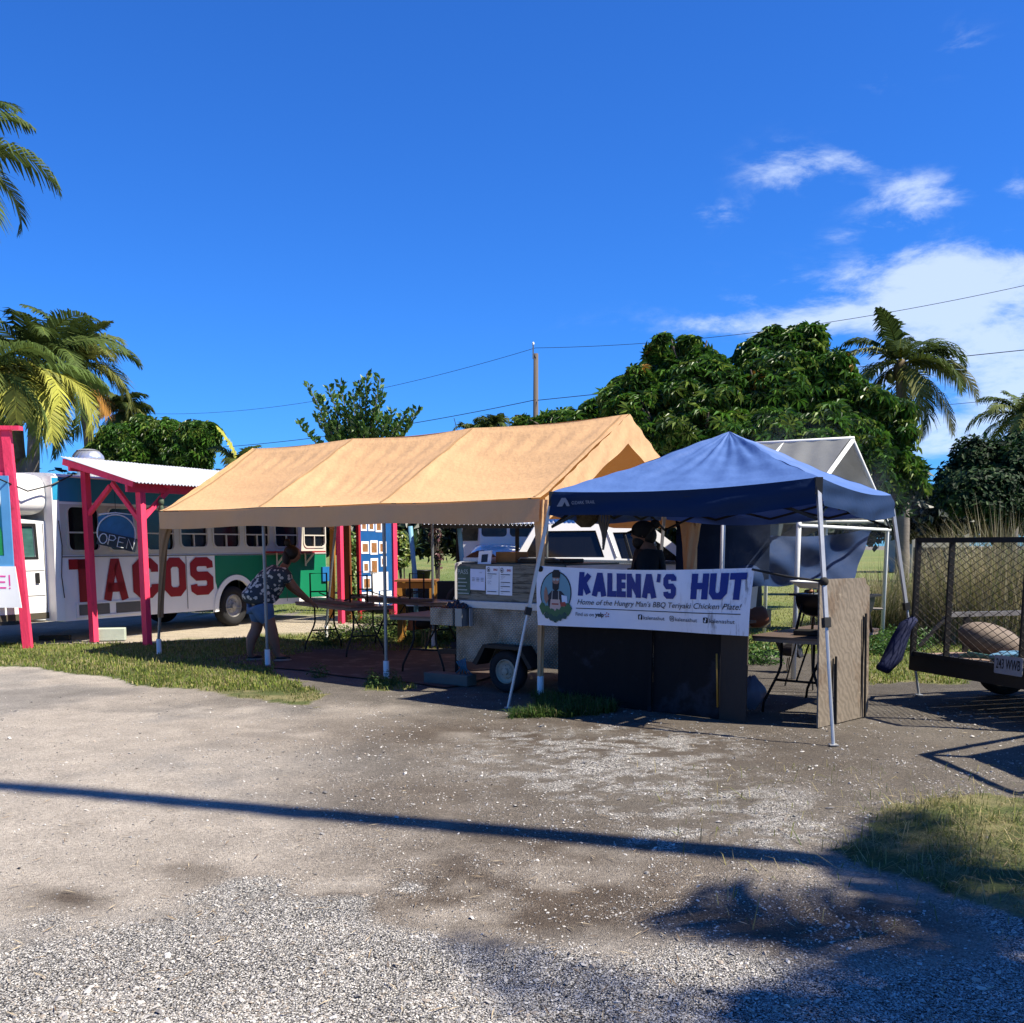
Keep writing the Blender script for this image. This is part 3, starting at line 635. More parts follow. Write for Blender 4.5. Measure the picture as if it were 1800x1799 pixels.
# printed mark on the front valance
va, vb_ = top['left'], top['near']; vr = (vb_-va); vlen = vr.length; vr.normalize(); vn = Vector((vr.y, -vr.x, 0)); vn.normalize()
Pv = frame(va+vn*.065-Vector((0, 0, .2)), vr, vn)
lg = MB(); lg.plate([(.10, .05), (.155, .13), (.20, .13), (.225, .10), (.25, .05), (.215, .05), (.19, .09), (.165, .05)], [], Pv, 0); text_on(lg, Pv, .27, .065, 'OZARK TRAIL', .042, bold=.0004)
lg.build('logo', mat('print_white', (.25, .28, .34), rough=.6), pop, world=True)
# black corner patch and white tab at the right corner
tc_ = top['right']; dn = (top['near']-tc_).normalized(); db = (apex-tc_).normalized(); 

# ------------------------------------------------------------------ food trailer (diamond plate)
ts = CP(5.72, .14, 0); trf = lambda s, wv, z: ts+cu*s+cw*wv+Vector((0, 0, z))
DP = bpy.data.materials.new('diamond_plate'); DP.use_nodes = True; t = DP.node_tree; b = t.nodes['Principled BSDF']; b.inputs['Metallic'].default_value = .25; b.inputs['Roughness'].default_value = .5
tcn = N(t, 'ShaderNodeTexCoord'); sp = N(t, 'ShaderNodeSeparateXYZ'); rm = N(t, 'ShaderNodeMapping'); rm.inputs['Rotation'].default_value = (0, 0, -math.atan2(cu.y, cu.x)); L(t, tcn.outputs['Object'], rm.inputs[0]); L(t, rm.outputs[0], sp.inputs[0])
xx = M(t, 'MULTIPLY', M(t, 'ADD', sp.outputs[0], M(t, 'MULTIPLY', sp.outputs[1], 1.0)), 1.0)
A_ = M(t, 'SINE', M(t, 'MULTIPLY', M(t, 'ADD', xx, sp.outputs[2]), 75.0)); B_ = M(t, 'SINE', M(t, 'MULTIPLY', M(t, 'SUBTRACT', xx, sp.outputs[2]), 75.0)); hgt = M(t, 'POWER', M(t, 'ABSOLUTE', M(t, 'MULTIPLY', A_, B_)), 1.5)
bp = N(t, 'ShaderNodeBump', i_Strength=1.0, i_Distance=.008); L(t, hgt, bp.inputs['Height']); L(t, bp.outputs[0], b.inputs['Normal'])
nz = N(t, 'ShaderNodeTexNoise', i_Scale=5.0, i_Detail=7.0); L(t, tcn.outputs['Object'], nz.inputs['Vector']); rr = N(t, 'ShaderNodeValToRGB'); rr.color_ramp.elements[0].color = (.17, .13, .075, 1); rr.color_ramp.elements[1].color = (.42, .37, .28, 1); rr.color_ramp.elements[0].position = .3; rr.color_ramp.elements[1].position = .68; L(t, nz.outputs[0], rr.inputs[0])
mu = N(t, 'ShaderNodeMix', data_type='RGBA', blend_type='MULTIPLY'); mu.inputs[0].default_value = .6; L(t, rr.outputs[0], mu.inputs[6]); cc_ = N(t, 'ShaderNodeCombineColor'); [L(t, M(t, 'MULTIPLY_ADD', hgt, .9, .45), cc_.inputs[i]) for i in range(3)]; L(t, cc_.outputs[0], mu.inputs[7]); L(t, mu.outputs[2], b.inputs['Base Color'])
WOODG = mat('weathered_wood', (.30, .27, .20), rough=.8, var=.3, scale=3, stretch=(1, 1, 9), bump=.3, bscale=20, spots=[((.13, .11, .08), 4, .5, (1, 1, 8)), ((.40, .38, .31), 5, .62, (1, 1, 6))])
ftr = thing('food_trailer', 'small diamond plate food trailer behind the white banner', 'food trailer', tuple(trf(.8, .5, 0)))
ZB = .29; ln = 1.50
mb = MB()
outer = [(0, ZB), (.50, ZB), (.60, ZB+.20), (1.05, ZB+.20), (1.18, ZB), (ln, ZB), (ln, .90), (0, .90)]
Ptf = lambda x, y, d: trf(x, d, y)
mb.plate(outer, [], Ptf, 1.15); mb.build('body', DP, ftr)
MB().box(trf(ln/2, .57, .945), (ln, 1.17, .085), rz=math.atan2(cu.y, cu.x), bev=.006).build('top_rail', mat('aluminium_trim', (.55, .57, .60), rough=.4, metal=.6, var=.15, scale=20), ftr)
hd = MB(); hd.plate([(0, .99), (ln, .99), (ln, 1.40), (.05, 1.40), (.01, 1.37), (0, 1.33)], [], lambda x, y, d: trf(x, d+.02, y), .03); hd.build('counter_board', WOODG, ftr)
for k in range(1, 4): MB().box(trf(ln/2, .017, .99+.1025*k), (ln, .004, .006), rz=math.atan2(cu.y, cu.x)).build('board_joint', IRON, ftr)
MB().box(trf(ln/2, .60, 1.405), (ln, 1.0, .02), rz=math.atan2(cu.y, cu.x)).build('counter_top', mat('dark_counter', (.05, .045, .04), rough=.4), ftr)
MB().box(trf(.60, .42, 1.2), (1.1, .04, .40), rz=math.atan2(cu.y, cu.x)).build('inner_panel', IRON, ftr)
fe = MB(); fe.plate([(.42, ZB+.02), (.57, ZB+.235), (1.08, ZB+.235), (1.25, ZB+.02), (1.20, ZB-.0), (1.06, ZB+.20), (.60, ZB+.20), (.48, ZB+.0)], [], lambda x, y, d: trf(x, d-.22, y), .22); fe.build('fender', IRON, ftr)
def wheel(parent, c, ax, r=.25, wd=.17, rimr=.14, rimm=None, hub=True, nm='wheel'):
    c = Vector(c); ax = Vector(ax).normalized(); h = wd/2
    ty = MB(); ty.lathe([(rimr*.98, -h*.7), (rimr*1.12, -h*.95), (r*.86, -h), (r*.97, -h*.7), (r, -h*.3), (r, h*.3), (r*.97, h*.7), (r*.86, h), (rimr*1.12, h*.95), (rimr*.98, h*.7)], c, 32, ax)
    wt = ty.build(nm, RUBBER, parent, smooth=True)
    ri = MB(); ri.lathe([(rimr*1.02, h*.72), (rimr*.94, h*.80), (rimr*.86, h*.45), (rimr*.62, h*.35), (rimr*.56, h*.50), (rimr*.28, h*.55), (rimr*.26, h*.95), (rimr*.14, h*1.0), (.001, h*1.0)], c, 28, ax)
    ri.build('rim', rimm or CREAM, wt, smooth=True, auto=35)
    x = ax.orthogonal().normalized(); y = ax.cross(x); hl = MB()
    for k in range(6):
        a = k*math.pi/3; hl.lathe([(.001, h*.52), (rimr*.085, h*.52), (rimr*.085, h*.44)], c+x*(rimr*.42*math.cos(a))+y*(rimr*.42*math.sin(a)), 8, ax)
    hl.build('rim_hole', BLACK, wt)
    return wt
wheel(ftr, trf(.83, -.09, .235), -cw, .235, .15, .135, mat('rusty_cream_rim', (.50, .44, .33), rough=.6, var=.2, scale=18))
wheel(ftr, trf(.83, 1.24, .235), cw, .235, .15, .135, MATS['rusty_cream_rim'])
MB().box(trf(.83, .57, .235), (.05, 1.2, .05), rz=math.atan2(cu.y, cu.x)).build('axle', IRON, ftr)
tb = MB(); tb.beam(trf(-.02, .3, .36), trf(-.75, .55, .30), .05, .06); tb.beam(trf(-.02, .85, .36), trf(-.75, .6, .30), .05, .06); tb.beam(trf(-.5, .58, .32), trf(-.5, .58, .05), .04, .04); tb.build('tow_bar', IRON, ftr)
MB().box(trf(-.02, .12, .45), (.06, .14, .22), rz=math.atan2(cu.y, cu.x), bev=.015).build('tail_lamp', mat('grey_plastic', (.35, .36, .37), rough=.5), ftr)
# right hand box of the trailer
MB().box(trf(1.74, .38, .56), (.44, .62, .70), rz=math.atan2(cu.y, cu.x), bev=.01).build('side_box', mat('galvanised_plate', (.42, .42, .40), rough=.5, metal=.6, var=.25, scale=14, bump=.4, bscale=90), ftr)
# shelf tray on the left end
sx = trf(-.02, -.16, .80)
tr_ = MB(); tr_.box(trf(-.08, -.02, .80), (.34, .30, .195), rz=math.atan2(cu.y, cu.x), bev=.004); tr_.build('side_shelf', DP, ftr)
MB().box(trf(.16, -.075, .80), (.10, .15, .20), rz=math.atan2(cu.y, cu.x)).build('bracket', STEEL, ftr)
MB().box(trf(.245, -.03, .80), (.012, .05, .205), rz=math.atan2(cu.y, cu.x)).build('bracket', ALU, ftr)
zc = math.atan2(cu.y, cu.x)
Pb = frame(trf(0, .014, 0), cu, -cw)
def note(name, x0, y0, x1, y1, label, cat, m=PAPER, tilt=0.0, off=.004):
    r_ = (cu*math.cos(tilt)+Vector((0, 0, math.sin(tilt)))); u_ = Vector((0, 0, math.cos(tilt)))-cu*math.sin(tilt); o_ = Pb(x0, y0, -off)
    Pn = frame(o_, r_, -cw, u_); W_, H_ = x1-x0, y1-y0
    root = thing(name, label, cat, tuple(o_))
    sh = MB(); sh.grid(lambda a, b: Pn(a*W_, b*H_, -.006*math.sin(a*3+1)*b), 6, 6); sh.build('sheet', m, root, smooth=True)
    return root, (lambda x, y, d=0: Pn(x*W_, y*H_, d-.010)), Pn, W_, H_
GREEN = mat('health_placard_green', (.09, .14, .09), rough=.6, var=.3, scale=12)
r0, Pu, Pn, W_, H_ = note('health_placard', .015, 1.05, .20, 1.37, 'green PASS health placard at the left end of the trailer board', 'placard', GREEN)
t_ = MB(); text_on(t_, Pn, .012, .235, 'PASS', .075, d=-.009, bold=.001, width=.155); t_.plate([(.01, .01), (.175, .01), (.175, .022), (.01, .022)], [], lambda x, y, d: Pn(x, y, -.009), 0)
for k in range(4): t_.plate([(.01, .05+k*.042), (.15-.02*(k % 2), .05+k*.042), (.15-.02*(k % 2), .062+k*.042), (.01, .062+k*.042)], [], lambda x, y, d: Pn(x, y, -.009), 0)
t_.build('lettering', mat('pale_print', (.5, .55, .48), rough=.6), r0)
GREY = mat('grey_print', (.28, .29, .33), rough=.7); REDP = mat('red_print', (.50, .03, .03), rough=.6)
r1, Pu, Pn, W_, H_ = note('payment_notice', .205, 1.11, .42, 1.345, 'pinned white payment notice right of the green placard', 'notice', mat('bluish_paper', (.66, .68, .80), rough=.7), tilt=-.02)
t_ = MB(); text_on(t_, Pn, .05, .195, 'Ways to pay', .018, width=.12)
for i in range(3):
    for k in range(3): t_.plate([(.03+i*.065, .10+k*.016), (.07+i*.065, .10+k*.016), (.07+i*.065, .106+k*.016), (.03+i*.065, .106+k*.016)], [], lambda x, y, d: Pn(x, y, -.010), 0)
t_.build('print', GREY, r1)
for nn_, (x0, lab) in enumerate(((.435, 'left one of the two white MENU sheets on the trailer board'), (.625, 'right one of the two white MENU sheets on the trailer board'))):
    rt, Pu, Pn, W_, H_ = note('menu_sheet', x0, 1.065 if not nn_ else 1.06, x0+.18, 1.38, lab, 'menu', tilt=-.012, group=None) if False else note('menu_sheet', x0, 1.065 if not nn_ else 1.06, x0+.18, 1.38, lab, 'menu', tilt=-.012)
    t_ = MB(); text_on(t_, Pn, .085, .265, 'MENU', .032, bold=.0012, width=.075); t_.build('lettering', REDP, rt)
    t_ = MB(); Pz = lambda x, y, d: Pn(x, y, -.010)
    for a in range(16):
        an = a*math.pi/8; an2 = (a+1)*math.pi/8
        t_.add([Pz(.04+.022*math.cos(an), .275+.028*math.sin(an), 0), Pz(.04+.022*math.cos(an2), .275+.028*math.sin(an2), 0), Pz(.04+.017*math.cos(an2), .275+.022*math.sin(an2), 0), Pz(.04+.017*math.cos(an), .275+.022*math.sin(an), 0)], [(0, 1, 2, 3)])
    t_.ellipsoid(Pz(.04, .272, 0), (.006, .006, .012), 8, 6)
    for y_ in ((.225, .03) if nn_ == 0 else (.225, .14, .095, .04)): t_.plate([(.025, y_), (.155, y_), (.155, y_+.007), (.025, y_+.007)], [], Pz, 0)
    t_.build('header_bar', INK, rt)
    t_ = MB()
    rows = ((.205, 'chicken plate'), (.19, 'rice & salad'), (.175, 'mini plate'), (.145, 'katsu plate'), (.13, 'drinks'), (.115, 'extra rice')) if nn_ == 0 else ((.205, 'bbq chicken'), (.19, 'mac salad'), (.175, 'garlic'), (.122, 'specials'), (.075, 'sides'), (.02, 'mahalo'))
    for y_, s_ in rows: text_on(t_, Pz, .025, y_, s_, .014)
    t_.build('print', GREY, rt)
# small framed card, boxes and tray on the counter top
cardo = thing('framed_card', 'white framed card with a dark photo leaning on the trailer top', 'card', tuple(trf(.36, .10, 1.415)))
Pc = frame(trf(.27, .06, 1.385), (cu+Vector((0, 0, .06))).normalized(), -cw, (Vector((0, 0, 1))+cw*.25-cu*.06).normalized())
MB().plate([(0, 0), (.19, 0), (.19, .16), (0, .16)], [], Pc, .012).build('card', PAPER, cardo)
MB().plate([(.05, .03), (.14, .03), (.14, .12), (.05, .12)], [], lambda x, y, d: Pc(x, y, d-.003), .002).build('photo', mat('dark_print', (.03, .035, .05), rough=.4), cardo)
BROWN = mat('brown_food', (.12, .05, .025), rough=.7, var=.4, scale=20, bump=.6, bscale=30)
try_ = thing('tray', 'white tray heaped with brown bags at the left of the trailer top', 'tray', tuple(trf(.17, .3, 1.42)))
MB().box(trf(.17, .25, 1.445), (.32, .28, .05), rz=zc, bev=.012).build('tray_body', mat('white_tray', (.7, .7, .68), rough=.5), try_)
hp = MB(); hp.grid(lambda a, b: trf(.03+a*.28, .13+b*.24, 1.47+.075*math.sin(math.pi*a)**.5*math.sin(math.pi*b)**.5+.01*math.sin(a*20)*math.cos(b*17)), 16, 12); hp.build('contents', BROWN, try_, smooth=True)
MB().box(trf(.58, .3, 1.475), (.27, .26, .12), rz=zc+.06, bev=.006).build('cardboard_box', mat('cardboard', (.36, .16, .045), rough=.8, var=.15, scale=10), label='orange brown cardboard box on the trailer top', cat='box', base=tuple(trf(.58, .3, 1.415)))
gr_ = thing('flat_griddle', 'flat black griddle tray lying on the trailer top', 'griddle', tuple(trf(1.05, .35, 1.415)))
MB().box(trf(1.08, .35, 1.44), (.62, .4, .045), rz=zc, bev=.01).build('pan', IRON, gr_); MB().tube([trf(.8, .14, 1.45), trf(.85, .10, 1.47), trf(1.3, .10, 1.47), trf(1.35, .14, 1.45)], .008, 6).build('handle', STEEL, gr_)
pt = thing('crumpled_bag', 'crumpled shiny black bag on the little trailer shelf', 'bag', tuple(trf(-.05, -.02, .90)))
cb = MB(); cb.grid(lambda a, b: trf(-.17+a*.42, -.10+b*.2, .90+.07*math.sin(math.pi*a)*math.sin(math.pi*b)*(1+.5*math.sin(a*23)*math.sin(b*13))+.012*math.sin(a*40)), 26, 12); cb.build('plastic', mat('black_shiny', (.03, .03, .035), rough=.15), pt, smooth=False)
cbk = thing('concrete_block', 'flat grey concrete block under the trailer tow bar', 'concrete block', tuple(trf(-.2, .15, 0)))
MB().box(trf(-.12, .02, .065), (.62, .20, .13), rz=zc+.1, bev=.01).build('block', mat('grey_concrete', (.20, .17, .14), rough=.9, bump=.4, bscale=60), cbk)
th = MB()
for k in range(5): th.tube([trf(.02+.03*k, -.02, .28+.01*k), trf(.05+.02*k, .02, .20), trf(-.05+.06*k, .05, .13)], .009, 5)
th.build('blue_hose', mat('blue_hose', (.03, .20, .33), rough=.5), smooth=True, label='tangled blue hose hanging under the trailer corner', cat='hose', base=tuple(trf(.05, 0, .2)))

# ------------------------------------------------------------------ plywood counter and banner
PLYD = mat('dark_stained_plywood', (.018, .016, .016), spec=.12, rough=.8, var=.35, scale=2.5, stretch=(1.2, 1.2, .35), bump=.25, bscale=18, spots=[((.040, .040, .048), 2.6, .52, (1, 1, 1))])  # stained plywood, its colour lowered to hold the deep shade
c0 = Vector((.48, 10.62, 0)); c1 = Vector((2.14, 9.24, 0)); ca = (c1-c0).normalized(); cn = Vector((ca.y, -ca.x, 0)); cL = (c1-c0).length
ct = thing('serving_counter', 'blackened plywood serving counter below the white banner', 'counter', tuple((c0+c1)/2))
Pk = frame(c0, ca, cn)
MB().plate([(0, 0), (cL*.52, .0), (cL*.52, .9), (0, .9)], [], lambda x, y, d: Pk(x, y, d), .018).build('panel', PLYD, ct)
MB().plate([(cL*.535, 0), (cL*.87, .0), (cL*.87, .9), (cL*.535, .9)], [], lambda x, y, d: Pk(x, y, d+.006), .018).build('panel', PLYD, ct)
MB().plate([(cL*.875, 0), (cL, .0), (cL, .9), (cL*.875, .9)], [], lambda x, y, d: Pk(x, y, d-.01), .02).build('panel', mat('brown_plywood', (.05, .038, .03), rough=.8, var=.3, scale=3, stretch=(1, 1, .3), bump=.3, bscale=20), ct, label='browner narrow panel at the right end')
MB().box(Pk(cL*.527, .45, -.014), (.04, .03, .9), rz=math.atan2(ca.y, ca.x)).build('stud', PLYD, ct)
MB().box(Pk(cL/2-.08, .89, .26), (cL-.20, .5, .025), rz=math.atan2(ca.y, ca.x)).build('counter_top', mat('grimy_top', (.12, .10, .08), rough=.6), ct)
for x_ in (.05, cL-.35): MB().box(Pk(x_, .45, .46), (.04, .04, .9), rz=math.atan2(ca.y, ca.x)).build('leg', PLYD, ct)
MB().tube([Pk(cL*.872, .12, -.03), Pk(cL*.866, .62, -.05)], .009, 6).build('yellow_stick', mat('yellow_wood', (.42, .25, .04), rough=.6), smooth=True, label='thin yellow stick leaning on the dark counter', cat='stick', base=tuple(Pk(cL*.872, .12, -.03)))

b0 = Vector((.27, 10.66, 0)); b1 = Vector((2.095, 9.02, 0)); ba = (b1-b0).normalized(); bn = Vector((ba.y, -ba.x, 0)); bL = (b1-b0).length
def Pban(x, y, d=0):    # x 0..bL, y 0..1 (bottom .. top)
    t = x/bL; zt = 1.40+.015*t-.03*math.sin(math.pi*t); zb = .785+.03*t+.01*math.sin(math.pi*t)
    wv_ = .024*math.sin(t*9+y*2)+.003*math.sin(t*25+y*4)+.02*math.sin(t*3.1)+.02*t*math.sin(y*3)
    return b0+ba*(x+(.02*y if t > .9 else 0))+Vector((0, 0, zb+(zt-zb)*y))+bn*(wv_-d)
ban = thing('banner', 'white shop banner with blue KALENA\'S HUT lettering and a portrait', 'banner', tuple(b0))
BANM = mat('banner_vinyl', (.74, .75, .80), rough=.45, var=.06, scale=3)
t = BANM.node_tree; bsd = [n for n in t.nodes if n.type == 'BSDF_PRINCIPLED'][0]; src = bsd.inputs['Base Color'].links[0].from_socket
tcn = N(t, 'ShaderNodeTexCoord'); 
mpx = N(t, 'ShaderNodeMapping', i_Scale=(9, 9, 1.6)); L(t, tcn.outputs['Object'], mpx.inputs[0]); n2 = N(t, 'ShaderNodeTexNoise', i_Scale=2.2, i_Detail=9.0, i_Roughness=.7); L(t, mpx.outputs[0], n2.inputs['Vector'])
sp = N(t, 'ShaderNodeSeparateXYZ'); L(t, tcn.outputs['Object'], sp.inputs[0])
grim = N(t, 'ShaderNodeMapRange', interpolation_type='SMOOTHSTEP'); grim.inputs[1].default_value = 1.15; grim.inputs[2].default_value = 1.62; L(t, sp.outputs[0], grim.inputs[0])
st = N(t, 'ShaderNodeMapRange', interpolation_type='SMOOTHSTEP'); st.inputs[1].default_value = .50; st.inputs[2].default_value = .70; L(t, n2.outputs[0], st.inputs[0])
DIRT = M(t, 'MULTIPLY', M(t, 'MULTIPLY', grim.outputs[0], st.outputs[0]), .9, clamp=True)
mz = N(t, 'ShaderNodeMix', data_type='RGBA'); L(t, DIRT, mz.inputs[0]); L(t, src, mz.inputs[6]); mz.inputs[7].default_value = (.12, .10, .085, 1); L(t, mz.outputs[2], bsd.inputs['Base Color'])
sh = MB(); sh.grid(lambda a, b: Pban(a*bL, b), 200, 30); sh.build('sheet', BANM, ban, smooth=True)
def Pb2(x, y, d=0):   # metres on the banner, y up from bottom
    return Pban(x, y/.61, d-.0045)
BLUEI = mat('banner_blue', (.012, .035, .27), rough=.5, var=.05)
kb = MB(); x = .545
wl = {'K': .135, 'A': .15, 'L': .10, 'E': .10, 'N': .15, "'": .055, 'S': .125, ' ': .115, 'H': .15, 'U': .145, 'T': .14}
for i, ch in enumerate("KALENA'S HUT"):
    w_ = wl[ch]
    if ch == "'": strokes(kb, Pb2, x-.01, .36, GL["'"], w_, .21, .04)
    elif ch != ' ': strokes(kb, Pb2, x, .325, GL[ch], w_*1.14, .245, .062 if ch not in 'S' else .056, d=-i*.0002)
    x += w_*1.14+(.012 if ch not in 'L' else .004)
xe = x; kb.build('lettering', BLUEI, ban)
kb = MB(); text_on(kb, Pb2, .545, .235, "Home of the Hungry Man's BBQ Teriyaki Chicken Plate!", .078, shear=.25, width=1.83)
kb.plate([(.53+i*.0, .19) for i in (0,)]+[(2.27, .19), (2.27, .197), (.53, .197)], [], Pb2, 0) if False else None
for k in range(20): kb.add([Pb2(.53+k*.092, .190), Pb2(.53+(k+1)*.092, .190), Pb2(.53+(k+1)*.092, .198), Pb2(.53+k*.092, .198)], [(0, 1, 2, 3)])
text_on(kb, Pb2, .53, .115, 'Find us on', .055, width=.22); text_on(kb, Pb2, .765, .115, 'yelp', .062, bold=.0018, width=.10)
sqx = (1.27, 1.64, 2.01)
for k, sx_ in enumerate(sqx):
    text_on(kb, Pb2, sx_+.065, .105, 'kalenashut', .055, width=.245)
    y_ = .10
    if k != 1: kb.plate(rrect(sx_, y_, sx_+.05, y_+.055, .01, 3), [], lambda x, y, d: Pb2(x, y), 0)
    else: kb.plate(rrect(sx_, y_, sx_+.05, y_+.055, .014, 3), [rrect(sx_+.006, y_+.006, sx_+.044, y_+.049, .010, 3)], lambda x, y, d: Pb2(x, y), 0); kb.plate([(sx_+.025+.013*math.cos(a*.524), y_+.027+.013*math.sin(a*.524)) for a in range(12)], [[(sx_+.025+.007*math.cos(a*.524), y_+.027+.007*math.sin(a*.524)) for a in range(12)]], lambda x, y, d: Pb2(x, y), 0)
kb.build('small_print', INK, ban)
kb = MB(); text_on(kb, lambda x, y, d: Pb2(x, y, d-.002), sqx[0]+.018, .102, 'f', .062, bold=.003); strokes(kb, lambda x, y, d: Pb2(x, y, d-.002), sqx[2]+.012, .108, [[(0, .35), (.1, 0), (.5, 0), (.6, .3), (.6, 1), (1, .8)]], .03, .04, .008)
kb.build('icon_mark', PAPER, ban)
kb = MB()
for k in range(5):
    a = k*2*math.pi/5+.5; cx_, cy_ = .90, .135; kb.add([Pb2(cx_+.008*math.cos(a), cy_+.008*math.sin(a)), Pb2(cx_+.026*math.cos(a-.35), cy_+.026*math.sin(a-.35)), Pb2(cx_+.03*math.cos(a+.25), cy_+.03*math.sin(a+.25))], [(0, 1, 2)])
kb.build('burst_mark', REDP, ban)
# round portrait emblem
ex, ey = .262, .335
def lay(d): return lambda x, y, dd=0: Pb2(x, y, -d)
def ell(cx, cy, rx, ry, n=28): return [(cx+rx*math.cos(2*math.pi*k/n), cy+ry*math.sin(2*math.pi*k/n)) for k in range(n)]
def dec(name, polys, col, d, m=None):
    q = MB()
    for p in polys: q.plate(p, [], lay(d), 0)
    q.build(name, m or mat('print_'+name, col, rough=.5, var=.05), ban)
dec('emblem_sky', [ell(ex, ey, .195, .22)], (.20, .42, .50), .000)
q = MB(); q.plate(ell(ex, ey, .205, .232), [ell(ex, ey, .193, .219)], lay(.001), 0); q.build('emblem_ring', INK, ban)
dec('emblem_leaves', [[(ex+.10*k+dx*.05, ey-.24+abs(k)*.045+dy*.06) for dx, dy in ((-1, .4), (-.3, 1.2), (.4, 1), (1, .3), (.5, -.6), (0, -1.1), (-.5, -.5))] for k in (-1.7, -1.0, -.35, .35, 1.0, 1.7)], (.05, .17, .07), .0035)
dec('emblem_dark_leaves', [[(ex+.09*k+dx*.04, ey-.27+abs(k)*.03+dy*.045) for dx, dy in ((-1, .2), (0, 1), (1, .3), (.4, -.7), (-.4, -.6))] for k in (-1.3, -.6, 0, .7, 1.4)], (.015, .09, .08), .0045)
dec('emblem_shirt', [[(ex-.10, ey-.02), (ex-.05, ey+.03), (ex+.07, ey+.03), (ex+.12, ey-.01), (ex+.12, ey-.10), (ex+.09, ey-.16), (ex-.09, ey-.16), (ex-.10, ey-.08)]], (.01, .012, .03), .0015)
dec('emblem_skin', [ell(ex+.0, ey+.135, .045, .07), [(ex-.15, ey+.02), (ex-.13, ey+.075), (ex-.11, ey+.03), (ex-.09, ey-.06), (ex-.12, ey-.11), (ex-.15, ey-.06)], [(ex+.06, ey-.12), (ex+.13, ey-.10), (ex+.14, ey-.14), (ex+.06, ey-.16)]], (.42, .22, .15), .0022)
dec('emblem_beard', [[(ex-.045, ey+.12), (ex-.02, ey+.10), (ex+.02, ey+.10), (ex+.045, ey+.12), (ex+.04, ey+.05), (ex, ey+.02), (ex-.04, ey+.05)], [(ex-.05, ey+.165), (ex+.05, ey+.165), (ex+.052, ey+.22), (ex+.03, ey+.245), (ex-.03, ey+.245), (ex-.052, ey+.22)]], (.012, .01, .01), .003)
dec('emblem_apron', [[(ex-.06, ey-.06), (ex+.06, ey-.06), (ex+.085, ey-.22), (ex+.0, ey-.25), (ex-.085, ey-.22)]], (.66, .48, .42), .003)
dec('emblem_glasses', [ell(ex-.021, ey+.145, .018, .013, 12), ell(ex+.021, ey+.145, .018, .013, 12)], (.45, .55, .55), .0037)
dec('emblem_box', [[(ex+.08, ey-.01), (ex+.15, ey-.02), (ex+.16, ey-.09), (ex+.09, ey-.09)]], (.60, .68, .80), .0038)
dec('emblem_plate', [[(ex+.06, ey-.09), (ex+.13, ey-.08), (ex+.15, ey-.12), (ex+.08, ey-.13)], [(ex-.045, ey-.10), (ex+.045, ey-.10), (ex+.045, ey-.115), (ex-.045, ey-.115)]], (.42, .07, .05), .0044)
dec('emblem_straps', [[(ex-.045, ey+.03), (ex-.037, ey+.03), (ex-.04, ey-.06), (ex-.05, ey-.06)], [(ex+.037, ey+.03), (ex+.045, ey+.03), (ex+.05, ey-.06), (ex+.04, ey-.06)]], (.6, .55, .48), .0038)
tie = MB(); legp = top['near']; kn = ft['near'].lerp(top['near']-Vector((0, 0, .05)), .62)
tie.tube([Pban(bL-.02, .98), Pban(bL-.02, .98).lerp(kn, .5)+Vector((0, 0, -.012)), kn], .011, 6)
tie.ellipsoid(kn, (.04, .04, .04), 10, 8); tie.ellipsoid(Pban(.05, .95), (.035, .035, .03), 10, 8)
tie.build('tie_rope', ROPE, smooth=True, label='black rope tying the banner corner to the near canopy leg', cat='rope', base=tuple(kn))

# ------------------------------------------------------------------ plywood side screens
PLY = mat('weathered_plywood', (.27, .225, .175), rough=.78, var=.22, scale=2.2, stretch=(1, 1, .5), bump=.35, bscale=14, spots=[((.20, .145, .10), 3.2, .50, (1, 1, .55)), ((.43, .36, .27), 4.5, .60, (1, 1, 3))])
t = PLY.node_tree; bsd = [n for n in t.nodes if n.type == 'BSDF_PRINCIPLED'][0]; src = bsd.inputs['Base Color'].links[0].from_socket
tcn = N(t, 'ShaderNodeTexCoord'); wv_ = N(t, 'ShaderNodeTexWave', i_Scale=6.0, i_Distortion=10.0, i_Detail=3.0, bands_direction='DIAGONAL'); L(t, tcn.outputs['Object'], wv_.inputs['Vector'])
wv_.inputs['Detail Scale'].default_value = 1.4
mu = N(t, 'ShaderNodeMix', data_type='RGBA', blend_type='MULTIPLY'); mu.inputs[0].default_value = .30; L(t, src, mu.inputs[6]); L(t, wv_.outputs['Color'], mu.inputs[7]); L(t, mu.outputs[2], bsd.inputs['Base Color'])
s0 = G(1438, 1280); s1 = G(1531, 1257); sa = (s1-s0).normalized(); sn = Vector((sa.y, -sa.x, 0)); sL = (s1-s0).length
ps = thing('plywood_screen', 'weathered plywood screen standing at the right end of the grill table', 'screen', tuple((s0+s1)/2))
Pq = lambda x, y, d=0: s0+sa*x+Vector((0, 0, y))-sn*d+sn*(-.03*y)
w1 = sL*.86
MB().plate([(0, 0), (w1*.30, .0), (w1*.30, .55), (w1*.345, .55), (w1*.345, 0), (w1, 0)]+[(w1, 1.27), (w1-.03, 1.31), (0, 1.315)], [], Pq, .016).build('sheet', PLY, ps)
MB().plate([(w1+.012, 0), (sL, 0), (sL-.01, 1.22), (w1+.03, 1.27)], [], lambda x, y, d: Pq(x, y, d+.03), .016).build('sheet', PLY, ps)
for x_, h_ in ((w1*.325, .62), (w1*.97, .98)): MB().tube([Pq(x_, .0, -.02), Pq(x_-.015, h_, -.022)], .011, 6).build('stake', IRON, ps)
for x_, h_ in ((w1*.26, .60), (w1*.92, .95)): MB().box(Pq(x_, h_/2, -.008), (.012, .012, h_), rz=math.atan2(sa.y, sa.x)).build('stake', IRON, ps)
